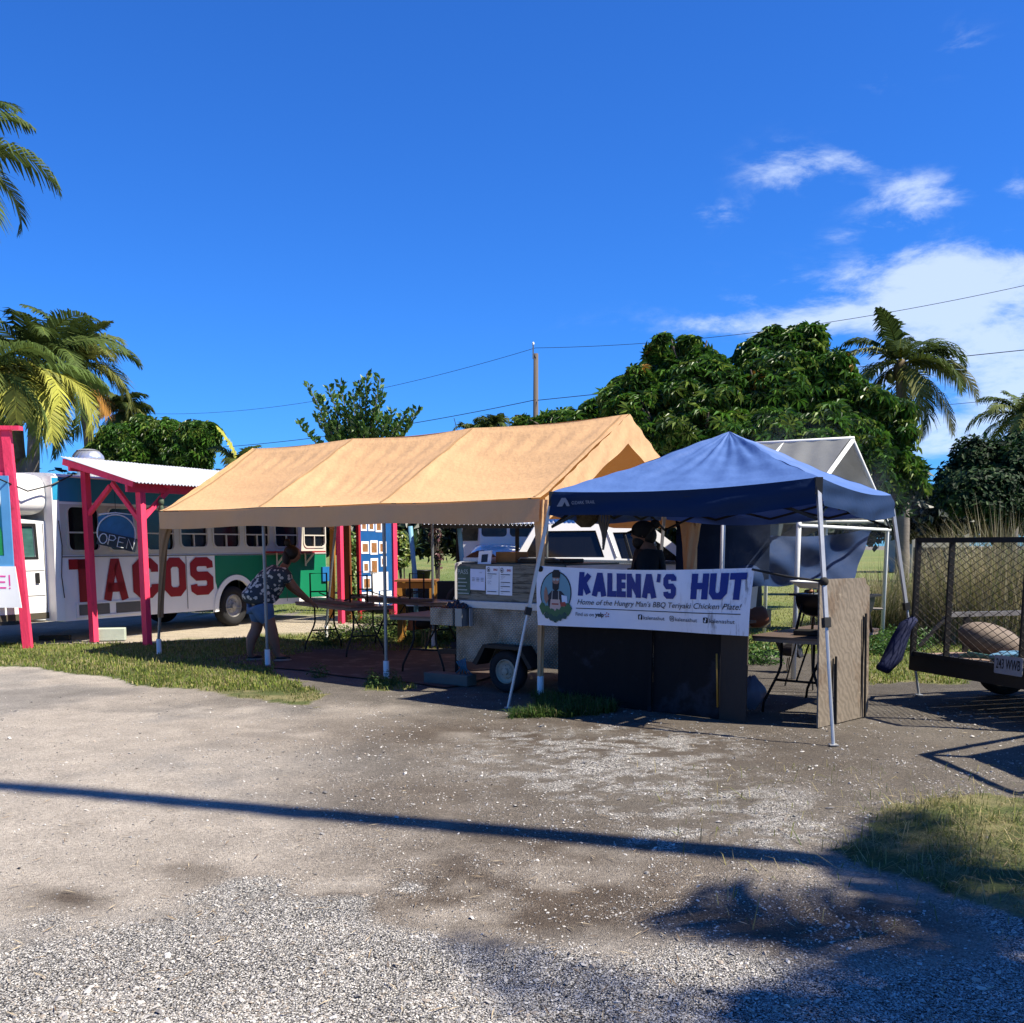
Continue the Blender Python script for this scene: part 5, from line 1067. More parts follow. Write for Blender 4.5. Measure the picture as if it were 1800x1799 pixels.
for sx_ in (-1, 1):
    for sy in (-1, 1): MB().tube([(sx_*.26, sy*.17, .30), (sx_*.30, sy*.22, 0)], .014, 6).build('leg', IRON, gr, smooth=True, world=False)
pot = V(1341, 1095, 10.6); pt_ = thing('clay_pot', 'round terracotta pot lying on the table left of the grill', 'pot', (pot.x-.06, pot.y, .762))
q = MB(); q.lathe([(.04, -.10), (.085, -.08), (.11, 0), (.095, .08), (.07, .11), (.055, .11), (.075, .07), (.09, 0)], (pot.x-.06, pot.y, .87), 22, (.9, -.2, .3)); q.build('pot_body', mat('terracotta', (.42, .15, .07), rough=.7, var=.2), pt_, smooth=True)
cq = V(1328, 1080, 10.75); MB().box((cq.x, cq.y, .85), (.26, .2, .19), rz=.4, bev=.01).build('pale_box', mat('pale_yellow_board', (.62, .50, .26), rough=.7, var=.15), label='sunlit pale box behind the clay pot at the left of the grill', cat='box', base=(cq.x, cq.y, .762))
wl_ = V(1425, 1027, 11.6); wst = thing('white_basin', 'white plastic basin on a thin black stand behind the grill', 'basin', (wl_.x, wl_.y, 0))
q = MB(); q.lathe([(.001, .0), (.12, .01), (.21, .07), (.23, .075), (.23, .09), (.20, .085), (.001, .03)], (wl_.x, wl_.y, 1.12), 26); q.build('bowl', WHITE, wst, smooth=True)
for a in range(3): MB().tube([(wl_.x, wl_.y, 1.12), (wl_.x+.25*math.cos(a*2.1+.5), wl_.y+.25*math.sin(a*2.1+.5), 0)], .010, 6).build('leg', IRON, wst)
pbg = G(1322, 1252); q = MB()
q.grid(lambda a, b: Vector((pbg.x+.02+.13*math.cos(a*6.283)*math.sin(math.pi*(.08+.86*b))*(1+.14*math.sin(a*31+b*5)), pbg.y+.12+.10*math.sin(a*6.283)*math.sin(math.pi*(.08+.86*b)), .01+.33*b+.01*math.sin(a*19))), 30, 14)
q.build('plastic_bag', mat('bag_plastic', (.30, .33, .42), rough=.35, var=.2, transl=.2), smooth=True, label='crumpled grey plastic bag on the ground by the counter end', cat='bag', base=tuple(pbg))
for lab, (x_, y_, z_, sx_, sy_, sz_, m_) in (('black tool tray on the grill table in front of the grill', (gc.x-.18, gc.y-.40, .785, .30, .2, .05, IRON)), ('dark tongs box on the near edge of the grill table', (gc.x+.08, gc.y-.62, .78, .16, .10, .04, BLACK))):
    MB().box((x_, y_, z_), (sx_, sy_, sz_), rz=-.5, bev=.008).build('tool_tray', m_, label=lab, cat='tray', base=(x_, y_, z_))
# hanging net bag under the canopy
hb = V(1030, 905, 10.7); nb = thing('hanging_net', 'brown net bag and cords hanging under the blue canopy edge', 'net bag', tuple(hb))
q = MB(); q.grid(lambda a, b: hb+Vector((.14*math.cos(a*6.283)*math.sin(math.pi*(.1+.8*b))*(1+.2*math.sin(a*25+b*9)), .10*math.sin(a*6.283)*math.sin(math.pi*(.1+.8*b)), .17-.30*b)), 30, 14)
q.build('net', mat('net_brown', (.10, .075, .04), rough=.9, var=.6, scale=40, bump=1.0, bscale=50), nb, smooth=False)
for k in range(5): MB().tube([hb+Vector((.10+.035*k, 0, .18)), hb+Vector((.12+.03*k, .02, -.02-.03*(k % 3))), hb+Vector((.17+.01*k, .01, -.18)), hb+Vector((.18, .0, -.24-.03*k))], .012, 6).build('cord', mat('cord_grey', (.20, .18, .17), rough=.8), nb, smooth=True)

# ------------------------------------------------------------------ people
def skin(nodes, edges, lv=2, root=None):
    names = list(nodes); me = bpy.data.meshes.new('s'); me.from_pydata([tuple(nodes[k][0]) for k in names], [(names.index(a), names.index(b)) for a, b in edges], [])
    o = bpy.data.objects.new('s', me); COL.objects.link(o); sm = o.modifiers.new('sk', 'SKIN'); sm.use_smooth_shade = True
    sd = me.skin_vertices[0].data
    for i, k in enumerate(names):
        r_ = nodes[k][1]; sd[i].radius = (r_, r_) if not isinstance(r_, tuple) else r_; sd[i].use_root = (k == (root or names[0]))
    sb = o.modifiers.new('sb', 'SUBSURF'); sb.levels = lv; sb.render_levels = lv
    dg = bpy.context.evaluated_depsgraph_get(); dg.update(); em = bpy.data.meshes.new_from_object(o.evaluated_get(dg))
    q = MB(); q.add([tuple(v.co) for v in em.vertices], [tuple(p.vertices) for p in em.polygons]); bpy.data.objects.remove(o); bpy.data.meshes.remove(em); return q
def hand_nodes(pre, wrist, d, up, nodes, edges, sc=1.0, curl=.4, thumb=1):
    d = Vector(d).normalized(); up = Vector(up).normalized(); sd = d.cross(up).normalized(); up = sd.cross(d)
    pm = wrist+d*.05*sc; nodes[pre+'palm'] = (pm, (.034*sc, .017*sc)); edges.append((pre+'wrist', pre+'palm'))
    return pm, d, up, sd
def fingers(q, pm, d, up, sd, sc, curl, thumb):
    for i, (off, ln_) in enumerate(((-.030, .070), (-.010, .080), (.010, .075), (.029, .058))):
        b0_ = pm+sd*off*sc+d*.025*sc; p1 = b0_+d*ln_*.5*sc-up*.3*curl*ln_*sc; p2 = p1+d*ln_*.3*sc-up*(.9*curl)*ln_*.4*sc; p3 = p2+d*ln_*.15*sc-up*(1.2*curl)*ln_*.4*sc
        q.tube([b0_-d*.02, b0_, p1, p2, p3], [.010*sc, .0095*sc, .009*sc, .0085*sc, .006*sc], 7)
    t0 = pm-d*.02*sc+sd*thumb*.03*sc; q.tube([t0-sd*thumb*.015, t0, t0+(sd*thumb*.6+d*.8)*.035*sc, t0+(sd*thumb*.5+d*1.3)*.05*sc], [.012*sc, .012*sc, .0105*sc, .008*sc], 7)
def head(q, c, f, up, r=.1):
    """sculpted head: c centre, f facing direction"""
    f = Vector(f).normalized(); up = Vector(up).normalized(); sd = f.cross(up).normalized(); up = sd.cross(f)
    n, m = 28, 22; vs = []; fs = []
    for j in range(m+1):
        th = math.pi*j/m
        for i in range(n):
            ph = 2*math.pi*i/n; x = math.sin(th)*math.cos(ph); y = math.sin(th)*math.sin(ph); z = math.cos(th)
            fx, fy, fz = .96*x, .76*y, 1.18*z
            if z < -.1: k = min(1, (-.1-z)/.9); fx = fx*(1-.12*k)+.10*k*(x > 0); fy *= 1-.28*k
            if x > 0:
                fr_ = max(0, x)
                fx += .17*math.exp(-(y/.12)**2-((z+.12)/.13)**2)*fr_        # nose
                fx += .05*math.exp(-(y/.3)**2-((z+.52)/.1)**2)*fr_           # lips
                fx += .05*math.exp(-(y/.25)**2-((z+.85)/.15)**2)
                fx += .045*math.exp(-((z-.28)/.10)**2)*fr_                   # brow
                for s_ in (-1, 1): fx -= .08*math.exp(-((y-.32*s_)/.14)**2-((z-.08)/.10)**2)*fr_
            vs.append(c+f*fx*r+sd*fy*r+up*fz*r)
    for j in range(m):
        for i in range(n): a = j*n+i; b = j*n+(i+1) % n; fs.append((a, b, b+n, a+n))
    q.add(vs, fs)
    for s_ in (-1, 1): q.ellipsoid(c+sd*(.78*s_*r)-f*.05*r-up*.08*r, (.035*r*3, .02*r*3, .06*r*4.2), 10, 8)
SKIN_D = mat('brown_skin', (.32, .155, .095), rough=.5, var=.08)
HAIR = mat('black_hair', (.010, .008, .008), rough=.5, var=.3, scale=40, bump=.5, bscale=80)
# --- bending woman
wb = Vector((-3.43, 14.2, 0)); wf = Vector((.90, .42, 0)).normalized(); ws = Vector((-wf.y, wf.x, 0))
def W_(a, b, c): return wb+wf*a+ws*b+Vector((0, 0, c))
woman = thing('person', 'woman in floral shirt and denim shorts bending over the folding table', 'person', tuple(wb))
nd = {'pelvis': (W_(-.06, 0, .86), .135), 'waist': (W_(.04, 0, 1.0), .125), 'chest': (W_(.17, 0, 1.16), .14), 'neck0': (W_(.27, 0, 1.29), .07), 'neck': (W_(.33, 0, 1.36), .052), 'hd': (W_(.38, 0, 1.43), .05)}
ed = [('pelvis', 'waist'), ('waist', 'chest'), ('chest', 'neck0'), ('neck0', 'neck'), ('neck', 'hd')]
for s_, k_, fa, kz in ((-1, 'r', .14, 0), (1, 'l', -.20, 0)):
    nd[k_+'hip'] = (W_(-.05, s_*.10, .80), .115); nd[k_+'knee'] = (W_(-.0+fa*.45, s_*.12, .45), .088); nd[k_+'calf'] = (W_(fa*.8-.02, s_*.12, .30), .080); nd[k_+'ank'] = (W_(fa, s_*.12, .08), .046); nd[k_+'toe'] = (W_(fa+.15, s_*.14, .035), .032)
    ed += [('pelvis', k_+'hip'), (k_+'hip', k_+'knee'), (k_+'knee', k_+'calf'), (k_+'calf', k_+'ank'), (k_+'ank', k_+'toe')]
    nd[k_+'sh'] = (W_(.24, s_*.17, 1.23), .066); nd[k_+'el'] = (W_(.42, s_*.17, 1.0), .047); nd[k_+'wrist'] = (W_(.62, s_*.10, .83), .029)
    ed += [('chest', k_+'sh'), (k_+'sh', k_+'el'), (k_+'el', k_+'wrist')]
hn = []
for k_, s_ in (('r', -1), ('l', 1)): hn.append(hand_nodes(k_, nd[k_+'wrist'][0], (.75, .0, -.45) if False else (wf*.8-Vector((0, 0, .5))), Vector((0, 0, 1)), nd, ed))
q = skin(nd, ed, 2, 'pelvis')
for (pm, d_, u_, s_), th_ in zip(hn, (1, -1)): fingers(q, pm, d_, u_, s_, 1.0, .5, th_)
head(q, W_(.43, -.0, 1.475), wf*.95-Vector((0, 0, .35)), Vector((0, 0, 1)), .094); q.build('body', SKIN_D, woman, smooth=True)
sn_ = {'a0': (W_(-.12, 0, .76), .20), 'a': (W_(-.10, 0, .86), .25), 'b': (W_(.01, 0, 1.0), .23), 'c': (W_(.14, 0, 1.15), .225), 'd': (W_(.24, 0, 1.27), .13), 'fr': (W_(.14, 0, .86), .15)}
se = [('a0', 'a'), ('a', 'b'), ('b', 'c'), ('c', 'd'), ('b', 'fr')]
for s_, k_ in ((-1, 'r'), (1, 'l')): sn_[k_+'s'] = (W_(.24, s_*.18, 1.22), .105); sn_[k_+'e'] = (W_(.335, s_*.185, 1.09), .10); se += [('c', k_+'s'), (k_+'s', k_+'e')]
FLO = mat('floral_print', (.035, .045, .05), rough=.8, var=.1)
t = FLO.node_tree; bsd = [n for n in t.nodes if n.type == 'BSDF_PRINCIPLED'][0]; tcn = N(t, 'ShaderNodeTexCoord'); vo = N(t, 'ShaderNodeTexVoronoi', i_Scale=17.0); L(t, tcn.outputs['Object'], vo.inputs['Vector'])
nz = N(t, 'ShaderNodeTexNoise', i_Scale=55.0); L(t, tcn.outputs['Object'], nz.inputs['Vector'])
mr_ = N(t, 'ShaderNodeMapRange', interpolation_type='SMOOTHSTEP'); mr_.inputs[1].default_value = .46; mr_.inputs[2].default_value = .36; mr_.inputs[3].default_value = 0; mr_.inputs[4].default_value = 1
L(t, M(t, 'ADD', vo.outputs['Distance'], M(t, 'MULTIPLY_ADD', nz.outputs[0], .5, -.25)), mr_.inputs[0])
mx_ = N(t, 'ShaderNodeMix', data_type='RGBA'); L(t, mr_.outputs[0], mx_.inputs[0]); mx_.inputs[6].default_value = (.03, .04, .05, 1); mx_.inputs[7].default_value = (.50, .47, .40, 1); L(t, mx_.outputs[2], bsd.inputs['Base Color'])
skin(sn_, se, 2, 'b').build('shirt', FLO, woman, smooth=True)
DEN = mat('denim_blue', (.10, .20, .36), rough=.85, var=.25, scale=9, bump=.3, bscale=30)
dn_ = {'p': (W_(-.07, 0, .91), .175)}; de = []
for s_, k_, fa in ((-1, 'r', .14), (1, 'l', -.20)): dn_[k_+'h'] = (W_(-.05, s_*.09, .76), .165); dn_[k_+'k'] = (W_(-.02+fa*.38, s_*.115, .50), .112); de += [('p', k_+'h'), (k_+'h', k_+'k')]
skin(dn_, de, 2, 'p').build('shorts', DEN, woman, smooth=True)
hr = MB(); hc = W_(.40, 0, 1.50); hr.ellipsoid(W_(.395, 0, 1.505), (.104, .092, .108), 20, 14); hr.ellipsoid(W_(.325, 0, 1.42), (.06, .075, .12), 16, 12); hr.build('hair', HAIR, woman, smooth=True)
bn2 = MB(); bn2.ellipsoid(W_(.345, 0, 1.645), (.042, .042, .055), 14, 10); bn2.ellipsoid(W_(.365, 0, 1.60), (.03, .03, .03), 10, 8); bn2.build('hair_bun', HAIR, woman, smooth=True)
for s_, fa in ((-1, .14), (1, -.20)):
    q = MB(); c_ = W_(fa+.065, s_*.13, .0); q.ellipsoid(c_+Vector((0, 0, .022)), (.13, .055, .022), 18, 8, Matrix.Rotation(math.atan2(wf.y, wf.x), 3, 'Z')); q.build('sandal', mat('tan_sandal', (.40, .32, .25), rough=.7), woman, smooth=True)
    q = MB(); q.ellipsoid(W_(fa+.07, s_*.13, .055), (.105, .043, .030), 18, 8, Matrix.Rotation(math.atan2(wf.y, wf.x), 3, 'Z')); q.build('sandal_strap', BLACK, woman, smooth=True)
# --- man behind the banner
mb0 = Vector((1.42, 10.95, 0)); mf = Vector((-1, .12, 0)).normalized(); ms_ = Vector((-mf.y, mf.x, 0))
def X_(a, b, c): return mb0+mf*a+ms_*b+Vector((0, 0, c))
man = thing('person', 'man in dark cap and shirt standing behind the white banner', 'person', tuple(mb0))
nd = {'pelvis': (X_(0, 0, .98), .15), 'waist': (X_(0, 0, 1.13), .145), 'chest': (X_(-.01, 0, 1.34), .165), 'neck0': (X_(-.03, 0, 1.53), .12), 'neck': (X_(-.01, 0, 1.60), .095), 'hd': (X_(.03, 0, 1.66), .06)}
ed = [('pelvis', 'waist'), ('waist', 'chest'), ('chest', 'neck0'), ('neck0', 'neck'), ('neck', 'hd')]
for s_, k_ in ((-1, 'r'), (1, 'l')):
    nd[k_+'hip'] = (X_(0, s_*.11, .90), .11); nd[k_+'knee'] = (X_(.02, s_*.13, .50), .075); nd[k_+'ank'] = (X_(-.02, s_*.14, .09), .042); nd[k_+'toe'] = (X_(.15, s_*.15, .04), .04)
    nd[k_+'sh'] = (X_(-.02, s_*.20, 1.43), .075); nd[k_+'el'] = (X_(-.02, s_*.25, 1.13), .05); nd[k_+'wrist'] = (X_(.22, s_*.2, 1.05), .032)
    ed += [('pelvis', k_+'hip'), (k_+'hip', k_+'knee'), (k_+'knee', k_+'ank'), (k_+'ank', k_+'toe'), ('chest', k_+'sh'), (k_+'sh', k_+'el'), (k_+'el', k_+'wrist')]
hn = [hand_nodes(k_, nd[k_+'wrist'][0], mf, Vector((0, 0, 1)), nd, ed) for k_ in 'rl']
q = skin(nd, ed, 2, 'pelvis')
for (pm, d_, u_, s_), th_ in zip(hn, (1, -1)): fingers(q, pm, d_, u_, s_, 1.05, .6, th_)
head(q, X_(.045, 0, 1.73), mf, Vector((0, 0, 1)), .106); q.build('body', SKIN_D, man, smooth=True)
sn_ = {'a': (X_(0, 0, .92), .22), 'b': (X_(0, 0, 1.13), .225), 'c': (X_(-.015, 0, 1.40), .285), 'd': (X_(-.035, 0, 1.53), .19)}; se = [('a', 'b'), ('b', 'c'), ('c', 'd')]
for s_, k_ in ((-1, 'r'), (1, 'l')): sn_[k_+'s'] = (X_(-.02, s_*.20, 1.49), .13); sn_[k_+'e'] = (X_(-.02, s_*.24, 1.22), .11); se += [('c', k_+'s'), (k_+'s', k_+'e')]
DK = mat('dark_shirt', (.018, .018, .02), rough=.85)
skin(sn_, se, 2, 'b').build('shirt', DK, man, smooth=True)
dn_ = {'p': (X_(0, 0, .95), .165)}; de = []
for s_, k_ in ((-1, 'r'), (1, 'l')): dn_[k_+'h'] = (X_(0, s_*.10, .86), .13); dn_[k_+'k'] = (X_(.02, s_*.13, .45), .10); de += [('p', k_+'h'), (k_+'h', k_+'k')]
skin(dn_, de, 2, 'p').build('trousers', DK, man, smooth=True)
cp = MB(); cp.ellipsoid(X_(.03, 0, 1.765), (.128, .106, .105), 22, 14); 
cp.grid(lambda a, b: X_(.12+.125*b, (a-.5)*.17*(1-.35*b*b), 1.785-.055*b-.02*(2*a-1)**2), 12, 8); cp.ellipsoid(X_(-.09, 0, 1.83), (.055, .045, .05), 12, 10); cp.build('cap', mat('black_cap', (.012, .012, .014), rough=.8), man, smooth=True)
bdm = MB(); bdm.ellipsoid(X_(.075, 0, 1.645), (.072, .072, .080), 16, 12); bdm.ellipsoid(X_(-.035, 0, 1.71), (.078, .092, .10), 16, 12); bdm.build('beard', HAIR, man, smooth=True)
st_ = MB(); 
st_.tube([X_(-.10, .05, 1.615), X_(-.06, -.075, 1.60), X_(.02, -.10, 1.55), X_(.09, -.07, 1.49), X_(.12, -.0, 1.46)], [.016, .018, .018, .018, .015], 8)
st_.build('neck_strap', mat('pale_strap', (.45, .43, .38), rough=.7), man, smooth=True)
# ------------------------------------------------------------------ grey frame tent behind the grill
l1 = Vector((3.42, 12.35, 0)); l2_ = Vector((5.80, 16.0, 0)); tg = (l2_-l1).normalized(); ta = Vector((-tg.y, tg.x, 0)); TWd = (l2_-l1).length
def TP(g_, a_, z): return l1+tg*g_+ta*a_+Vector((0, 0, z))
GCAN = mat('grey_canvas', (.25, .26, .265), rough=.8, var=.08, scale=3, bump=.4, bscale=8, transl=.25)
gt_ = thing('frame_tent', 'grey canvas frame tent with white pipes behind the grill', 'tent', tuple(TP(TWd/2, 1, 0)))
EA, RA, LA = 2.0, 3.04, 1.9
for side in (0, 1):
    q = MB()
    def rfn(a, b, side=side):
        al = LA*a+.03; g_ = (TWd/2)*(1-b) if side == 0 else TWd/2*(1+b)
        z = RA-(RA-EA)*b-.05*math.sin(math.pi*b)*math.sin(math.pi*a*3)**2+.01*math.sin(a*40+b*9)
        return TP(g_, al, z)
    q.grid(rfn, 40, 14); q.build('roof_canvas', GCAN, gt_, smooth=True)
for a_ in (0, LA/2, LA):
    for g_ in (0, TWd):
        h_ = EA-.12; sgn = 1 if g_ == 0 else -1
        MB().tube([TP(g_, a_, 0), TP(g_, a_, h_), TP(g_+sgn*.22, a_, h_+.20), TP(TWd/2, a_, RA-.03)], .030, 10).build('frame_pipe', WHITEP, gt_, smooth=True)
MB().tube([TP(-.05, -.02, EA-.16), TP(TWd+.1, -.02, EA-.16)], .022, 8).build('cross_pipe', WHITEP, gt_, smooth=True)
for g_ in (0, TWd): MB().tube([TP(g_+.02, 0, EA-.03), TP(g_+.02, LA, EA-.03)], .024, 8).build('eave_pipe', WHITEP, gt_, smooth=True)
MB().tube([TP(TWd/2, -.02, RA), TP(TWd/2, LA, RA)], .026, 8).build('ridge_pipe', WHITEP, gt_, smooth=True)
for k in range(3):
    q = MB(); c_ = TP(.02, .35+k*.62, EA-.03)
    for a in range(4): q.tube([c_, c_+Vector((.05*(a-1.5), .03*(a-1.5), .16))], .004, 4)
    q.build('bungee', PVC, gt_)
q = MB(); DT = mat('dark_tarp_green', (.045, .055, .055), rough=.6, var=.15, bump=.3, bscale=9)
q.grid(lambda a, b: TP(.4+(TWd+.2)*a*.92, LA*.92+.03*math.sin(a*22+b*4), EA+.2-b*.52), 30, 6); q.build('back_wall', DT, gt_, smooth=True)
NT = mat('navy_tarp', (.012, .034, .10), spec=.12, rough=.7, var=.2, scale=3, bump=.5, bscale=5)
tp_ = thing('blue_tarp', 'dark blue tarp hung slack across the grey frame tent', 'tarp', tuple(TP(TWd/2, .3, 1)))
q = MB()
Ya = 13.4; p00 = V(1228, 918, 13.9); p10 = V(1540, 928, 15.3); p11 = V(1497, 1014, 14.9); p01 = V(1245, 1045, 13.6)
def tpf(a, b):
    tp1 = p00.lerp(p10, a); bt1 = p01.lerp(p11, a); p = tp1.lerp(bt1, b); p.z -= .16*math.sin(math.pi*a)*(1-b)+.03*math.sin(a*15)*b
    p.y += .12*math.sin(a*7+b*4)+.05*math.sin(a*21-b*9); return p
q.grid(tpf, 50, 20); q.build('sheet', NT, tp_, smooth=True)
q = MB(); q.grid(lambda a, b: p00.lerp(p10, a*.35)+Vector((-.35+.35*a, -.35, .0))+Vector((0, .06*math.sin(a*9), -(.95-.2*a)*b)), 16, 12); q.build('side_sheet', mat('slate_tarp', (.010, .022, .055), spec=.12, rough=.7, var=.2, bump=.3, bscale=6), tp_, smooth=True)
MB().tube([TP(TWd-.0, 0, .62), TP(TWd-.8, .6, .66)], .02, 6).build('branch_prop', mat('grey_timber', (.25, .22, .2), rough=.8), label='grey timber prop tied low on the far tent pole', cat='timber', base=tuple(TP(TWd, 0, .62)))

# ------------------------------------------------------------------ utility trailer on the right
T0 = Vector((4.22, 10.6, 0)); tgd = Vector((.30, -.954, 0)); tax = Vector((.954, .30, 0)); 
def UP(g_, a_, z): return T0+tgd*g_+tax*a_+Vector((0, 0, z))
TB = mat('black_trailer_paint', (.018, .018, .018), rough=.55, var=.3, scale=12)
ut = thing('utility_trailer', 'black utility trailer with its mesh ramp gate raised', 'trailer', tuple(UP(1, 1.5, 0)))
TW2 = 1.95; DZ = .47; TL = 3.4; rzt = math.atan2(tax.y, tax.x)
for g_ in (0, TW2): MB().beam(UP(g_, -.05, DZ-.07), UP(g_, TL, DZ-.07), .06, .14).build('side_beam', TB, ut)
for a_ in (-.03, TL): MB().beam(UP(-.05, a_, DZ-.07), UP(TW2+.05, a_, DZ-.07), .06, .16).build('cross_beam', TB, ut)
DECK = mat('deck_board', (.32, .22, .17), rough=.85, var=.2, scale=5, stretch=(1, 6, 1))
for k in range(9):
    g_ = .08+k*.224; MB().box(UP(g_, TL/2, DZ+.005+.003*(k % 2)), (TL, .205, .03), rz=rzt).build('deck_board', DECK, ut)
GZ1 = 1.66
gq = thing('ramp_gate_dummy', 'x', 'x') if False else None
gf_ = MB(); gf_.beam(UP(0, -.06, DZ), UP(0, -.06+.0, GZ1), .05, .05); gtf = gf_.build('ramp_gate', TB, ut)
MB().beam(UP(TW2, -.06, DZ), UP(TW2, -.06, GZ1), .05, .05).build('gate_bar', TB, gtf)
MB().beam(UP(-.025, -.06, GZ1), UP(TW2+.025, -.06, GZ1), .045, .05).build('gate_bar', TB, gtf)
MB().beam(UP(0, -.06, DZ+.03), UP(TW2, -.06, DZ+.03), .04, .04).build('gate_bar', TB, gtf)
for g_ in (.48, 1.45): MB().beam(UP(g_, -.05, DZ), UP(g_, -.05, GZ1), .035, .05).build('gate_bar', TB, gtf)
mesh_ = MB(); nx_, nz_ = 30, 34; cwx = TW2/nx_; chz = (GZ1-DZ)/nz_
for j in range(nz_):
    for i in range(nx_):
        x0 = i*cwx; z0 = DZ+j*chz; cx_ = x0+cwx/2; cz = z0+chz/2
        sgn = 1 if (i+j) % 2 else -1
        mesh_.beam(UP(x0, -.075, cz-chz/2*sgn), UP(x0+cwx, -.075, cz+chz/2*sgn), .0035, .005)
mesh_.build('mesh_panel', mat('rusty_mesh', (.07, .055, .045), rough=.7, metal=.3), gtf, kind='stuff')
for g_ in (0, TW2):
    rail = MB(); rail.beam(UP(g_, .35, DZ+.42), UP(g_, TL, DZ+.42), .05, .05); rail.build('side_rail', mat('worn_rail', (.22, .21, .20), rough=.5, metal=.3, var=.5, scale=9), ut)
    for a_ in (.6, 1.9, 3.1): MB().beam(UP(g_, a_, DZ), UP(g_, a_, DZ+.42), .05, .05).build('rail_post', TB, ut)
    MB().beam(UP(g_, .02, DZ+.1), UP(g_, .36, DZ+.42), .03, .03).build('rail_brace', TB, ut)
for g_ in (.1, TW2-.1): wheel(ut, UP(g_+(-.17 if g_ < 1 else .17), 1.2, .33), tgd*(-1 if g_ < 1 else 1), .33, .2, .19, TB)
pl = thing('number_plate', 'worn number plate reading 243 at the trailer gate foot', 'number plate', tuple(UP(1.62, -.12, DZ)))
Pp = frame(UP(1.20, -.12, DZ-.03), tgd, -tax)
MB().plate(rrect(0, 0, .34, .17, .012, 3), [], Pp, .003).build('plate', mat('plate_grey', (.38, .38, .40), rough=.5, var=.2, scale=20), pl)
q = MB(); text_on(q, Pp, .025, .05, '243 WWB', .13, d=-.003, bold=.0015, width=.29); q.build('lettering', INK, pl)
sk = thing('sack', 'bulging brown sack lying on the trailer deck behind the gate', 'sack', tuple(UP(.35, .45, DZ)))
q = MB(); q.ellipsoid(UP(.42, .55, DZ+.17), (.25, .36, .17), 26, 14, Matrix.Rotation(rzt+1.4, 3, 'Z') @ Matrix.Rotation(.35, 3, 'X'))
q.build('sack_body', mat('sack_brown', (.22, .17, .13), rough=.75, var=.2, scale=6, bump=.5, bscale=9), sk, smooth=True)
q = MB(); pr_ = UP(.85, .35, DZ+.05); pts = [pr_+Vector((.17*math.sin(k*1.1)+.012*k-.1, .12*math.cos(k*.9), .02+.03*abs(math.sin(k*.7)))) for k in range(34)]
q.tube(pts, .018, 6); q.build('rope_heap', mat('blue_rope', (.10, .24, .38), rough=.8), smooth=True, label='heap of pale blue rope on the trailer deck', cat='rope', base=tuple(pr_))
q = MB()
for k in range(3): q.tube([UP(.5+.05*k, .1, DZ+.05+.02*k), UP(1.0+.05*k, .3, DZ+.05), UP(1.7, .45+.06*k, DZ+.05)], .014, 6)
q.build('green_pole', mat('sea_green_pole', (.15, .38, .32), rough=.5), smooth=True, label='thin sea green poles lying along the trailer deck', cat='pole', base=tuple(UP(1, .3, DZ)))
bb_ = thing('hanging_blue_bag', 'dark blue cloth bag drooping from the trailer corner by the canopy leg', 'bag', tuple(UP(-.1, -.15, .3)))
q = MB(); pts = [UP(-.0, -.05, .86), UP(-.03, -.14, .78), UP(-.04, -.20, .64), UP(-.02, -.28, .48), UP(.0, -.40, .36), UP(0, -.48, .37)]
q.tube(pts, [.04, .07, .085, .10, .075, .03], 14); q.build('bag_body', mat('navy_cloth', (.006, .012, .06), rough=.8, var=.3, bump=.4, bscale=12), bb_, smooth=True)

# dark box trailer added unseen right of the frame to throw the shadow on the dirt
bx0 = Vector((4.75, 7.35, 0)); r1_ = Vector((1.55, 1.02, 0)).normalized(); r2_ = Vector((.10, -1.36, 0)).normalized()
tt = thing('stake_trailer', 'dark stake sided trailer parked at the right edge of the lot', 'trailer', tuple(bx0))
def QP(a, b, z): return bx0+r1_*a+r2_*b+Vector((0, 0, z))
for a_, b_ in ((0, 0), (2.2, 0), (0, 1.3), (2.2, 1.3)): MB().beam(QP(a_, b_, .0), QP(a_, b_, 2.05), .06, .06).build('stake', TB, tt)
q = MB(); q.add([QP(.18, .12, .5), QP(2.2, .12, .5), QP(2.2, 1.2, .5), QP(.18, 1.2, .5), QP(.18, .12, 1.88), QP(2.2, .12, 1.88), QP(2.2, 1.2, 1.88), QP(.18, 1.2, 1.88)], [(0, 1, 2, 3), (4, 5, 6, 7), (0, 1, 5, 4), (1, 2, 6, 5), (2, 3, 7, 6), (3, 0, 4, 7)]); q.build('cargo_box', TB, tt)
for a, b in ((QP(0, 0, 2.05), QP(2.2, 0, 2.05)), (QP(0, 0, 2.05), QP(0, 1.3, 2.05)), (QP(0, 1.3, 2.05), QP(2.2, 1.3, 2.05))): MB().beam(a, b, .05, .05, ext=.02).build('top_rail', TB, tt)

# ------------------------------------------------------------------ vehicles behind
VW = mat('car_white', (.72, .73, .74), rough=.25, var=.02, coat=.5)
def PX(px, z, Y): 
    X = (px-900)/1800*Y; return Vector((X, Y, z))
pk = thing('pickup_truck', 'white pickup truck with dark windows parked behind the banner', 'pickup truck', (.8, 15.9, 0))
Yk = 15.8; kx = lambda px: (px-900)/1800*Yk
def Pk2(x, y, d=0): return Vector((x, Yk+d+(x*.03), y))
prof = [(kx(800), .55), (kx(1330), .5), (kx(1335), 1.05), (kx(1300), 1.16), (kx(1222), 1.26), (kx(1186), 1.62), (kx(1150), 1.86), (kx(1110), 1.93), (kx(985), 1.94), (kx(940), 1.90), (kx(905), 1.40), (kx(800), 1.33)]
w_a = [(kx(921), 1.42), (kx(945), 1.82), (kx(1047), 1.83), (kx(1062), 1.42)]; w_b = [(kx(1092), 1.40), (kx(1077), 1.80), (kx(1130), 1.81), (kx(1162), 1.62), (kx(1200), 1.36)]
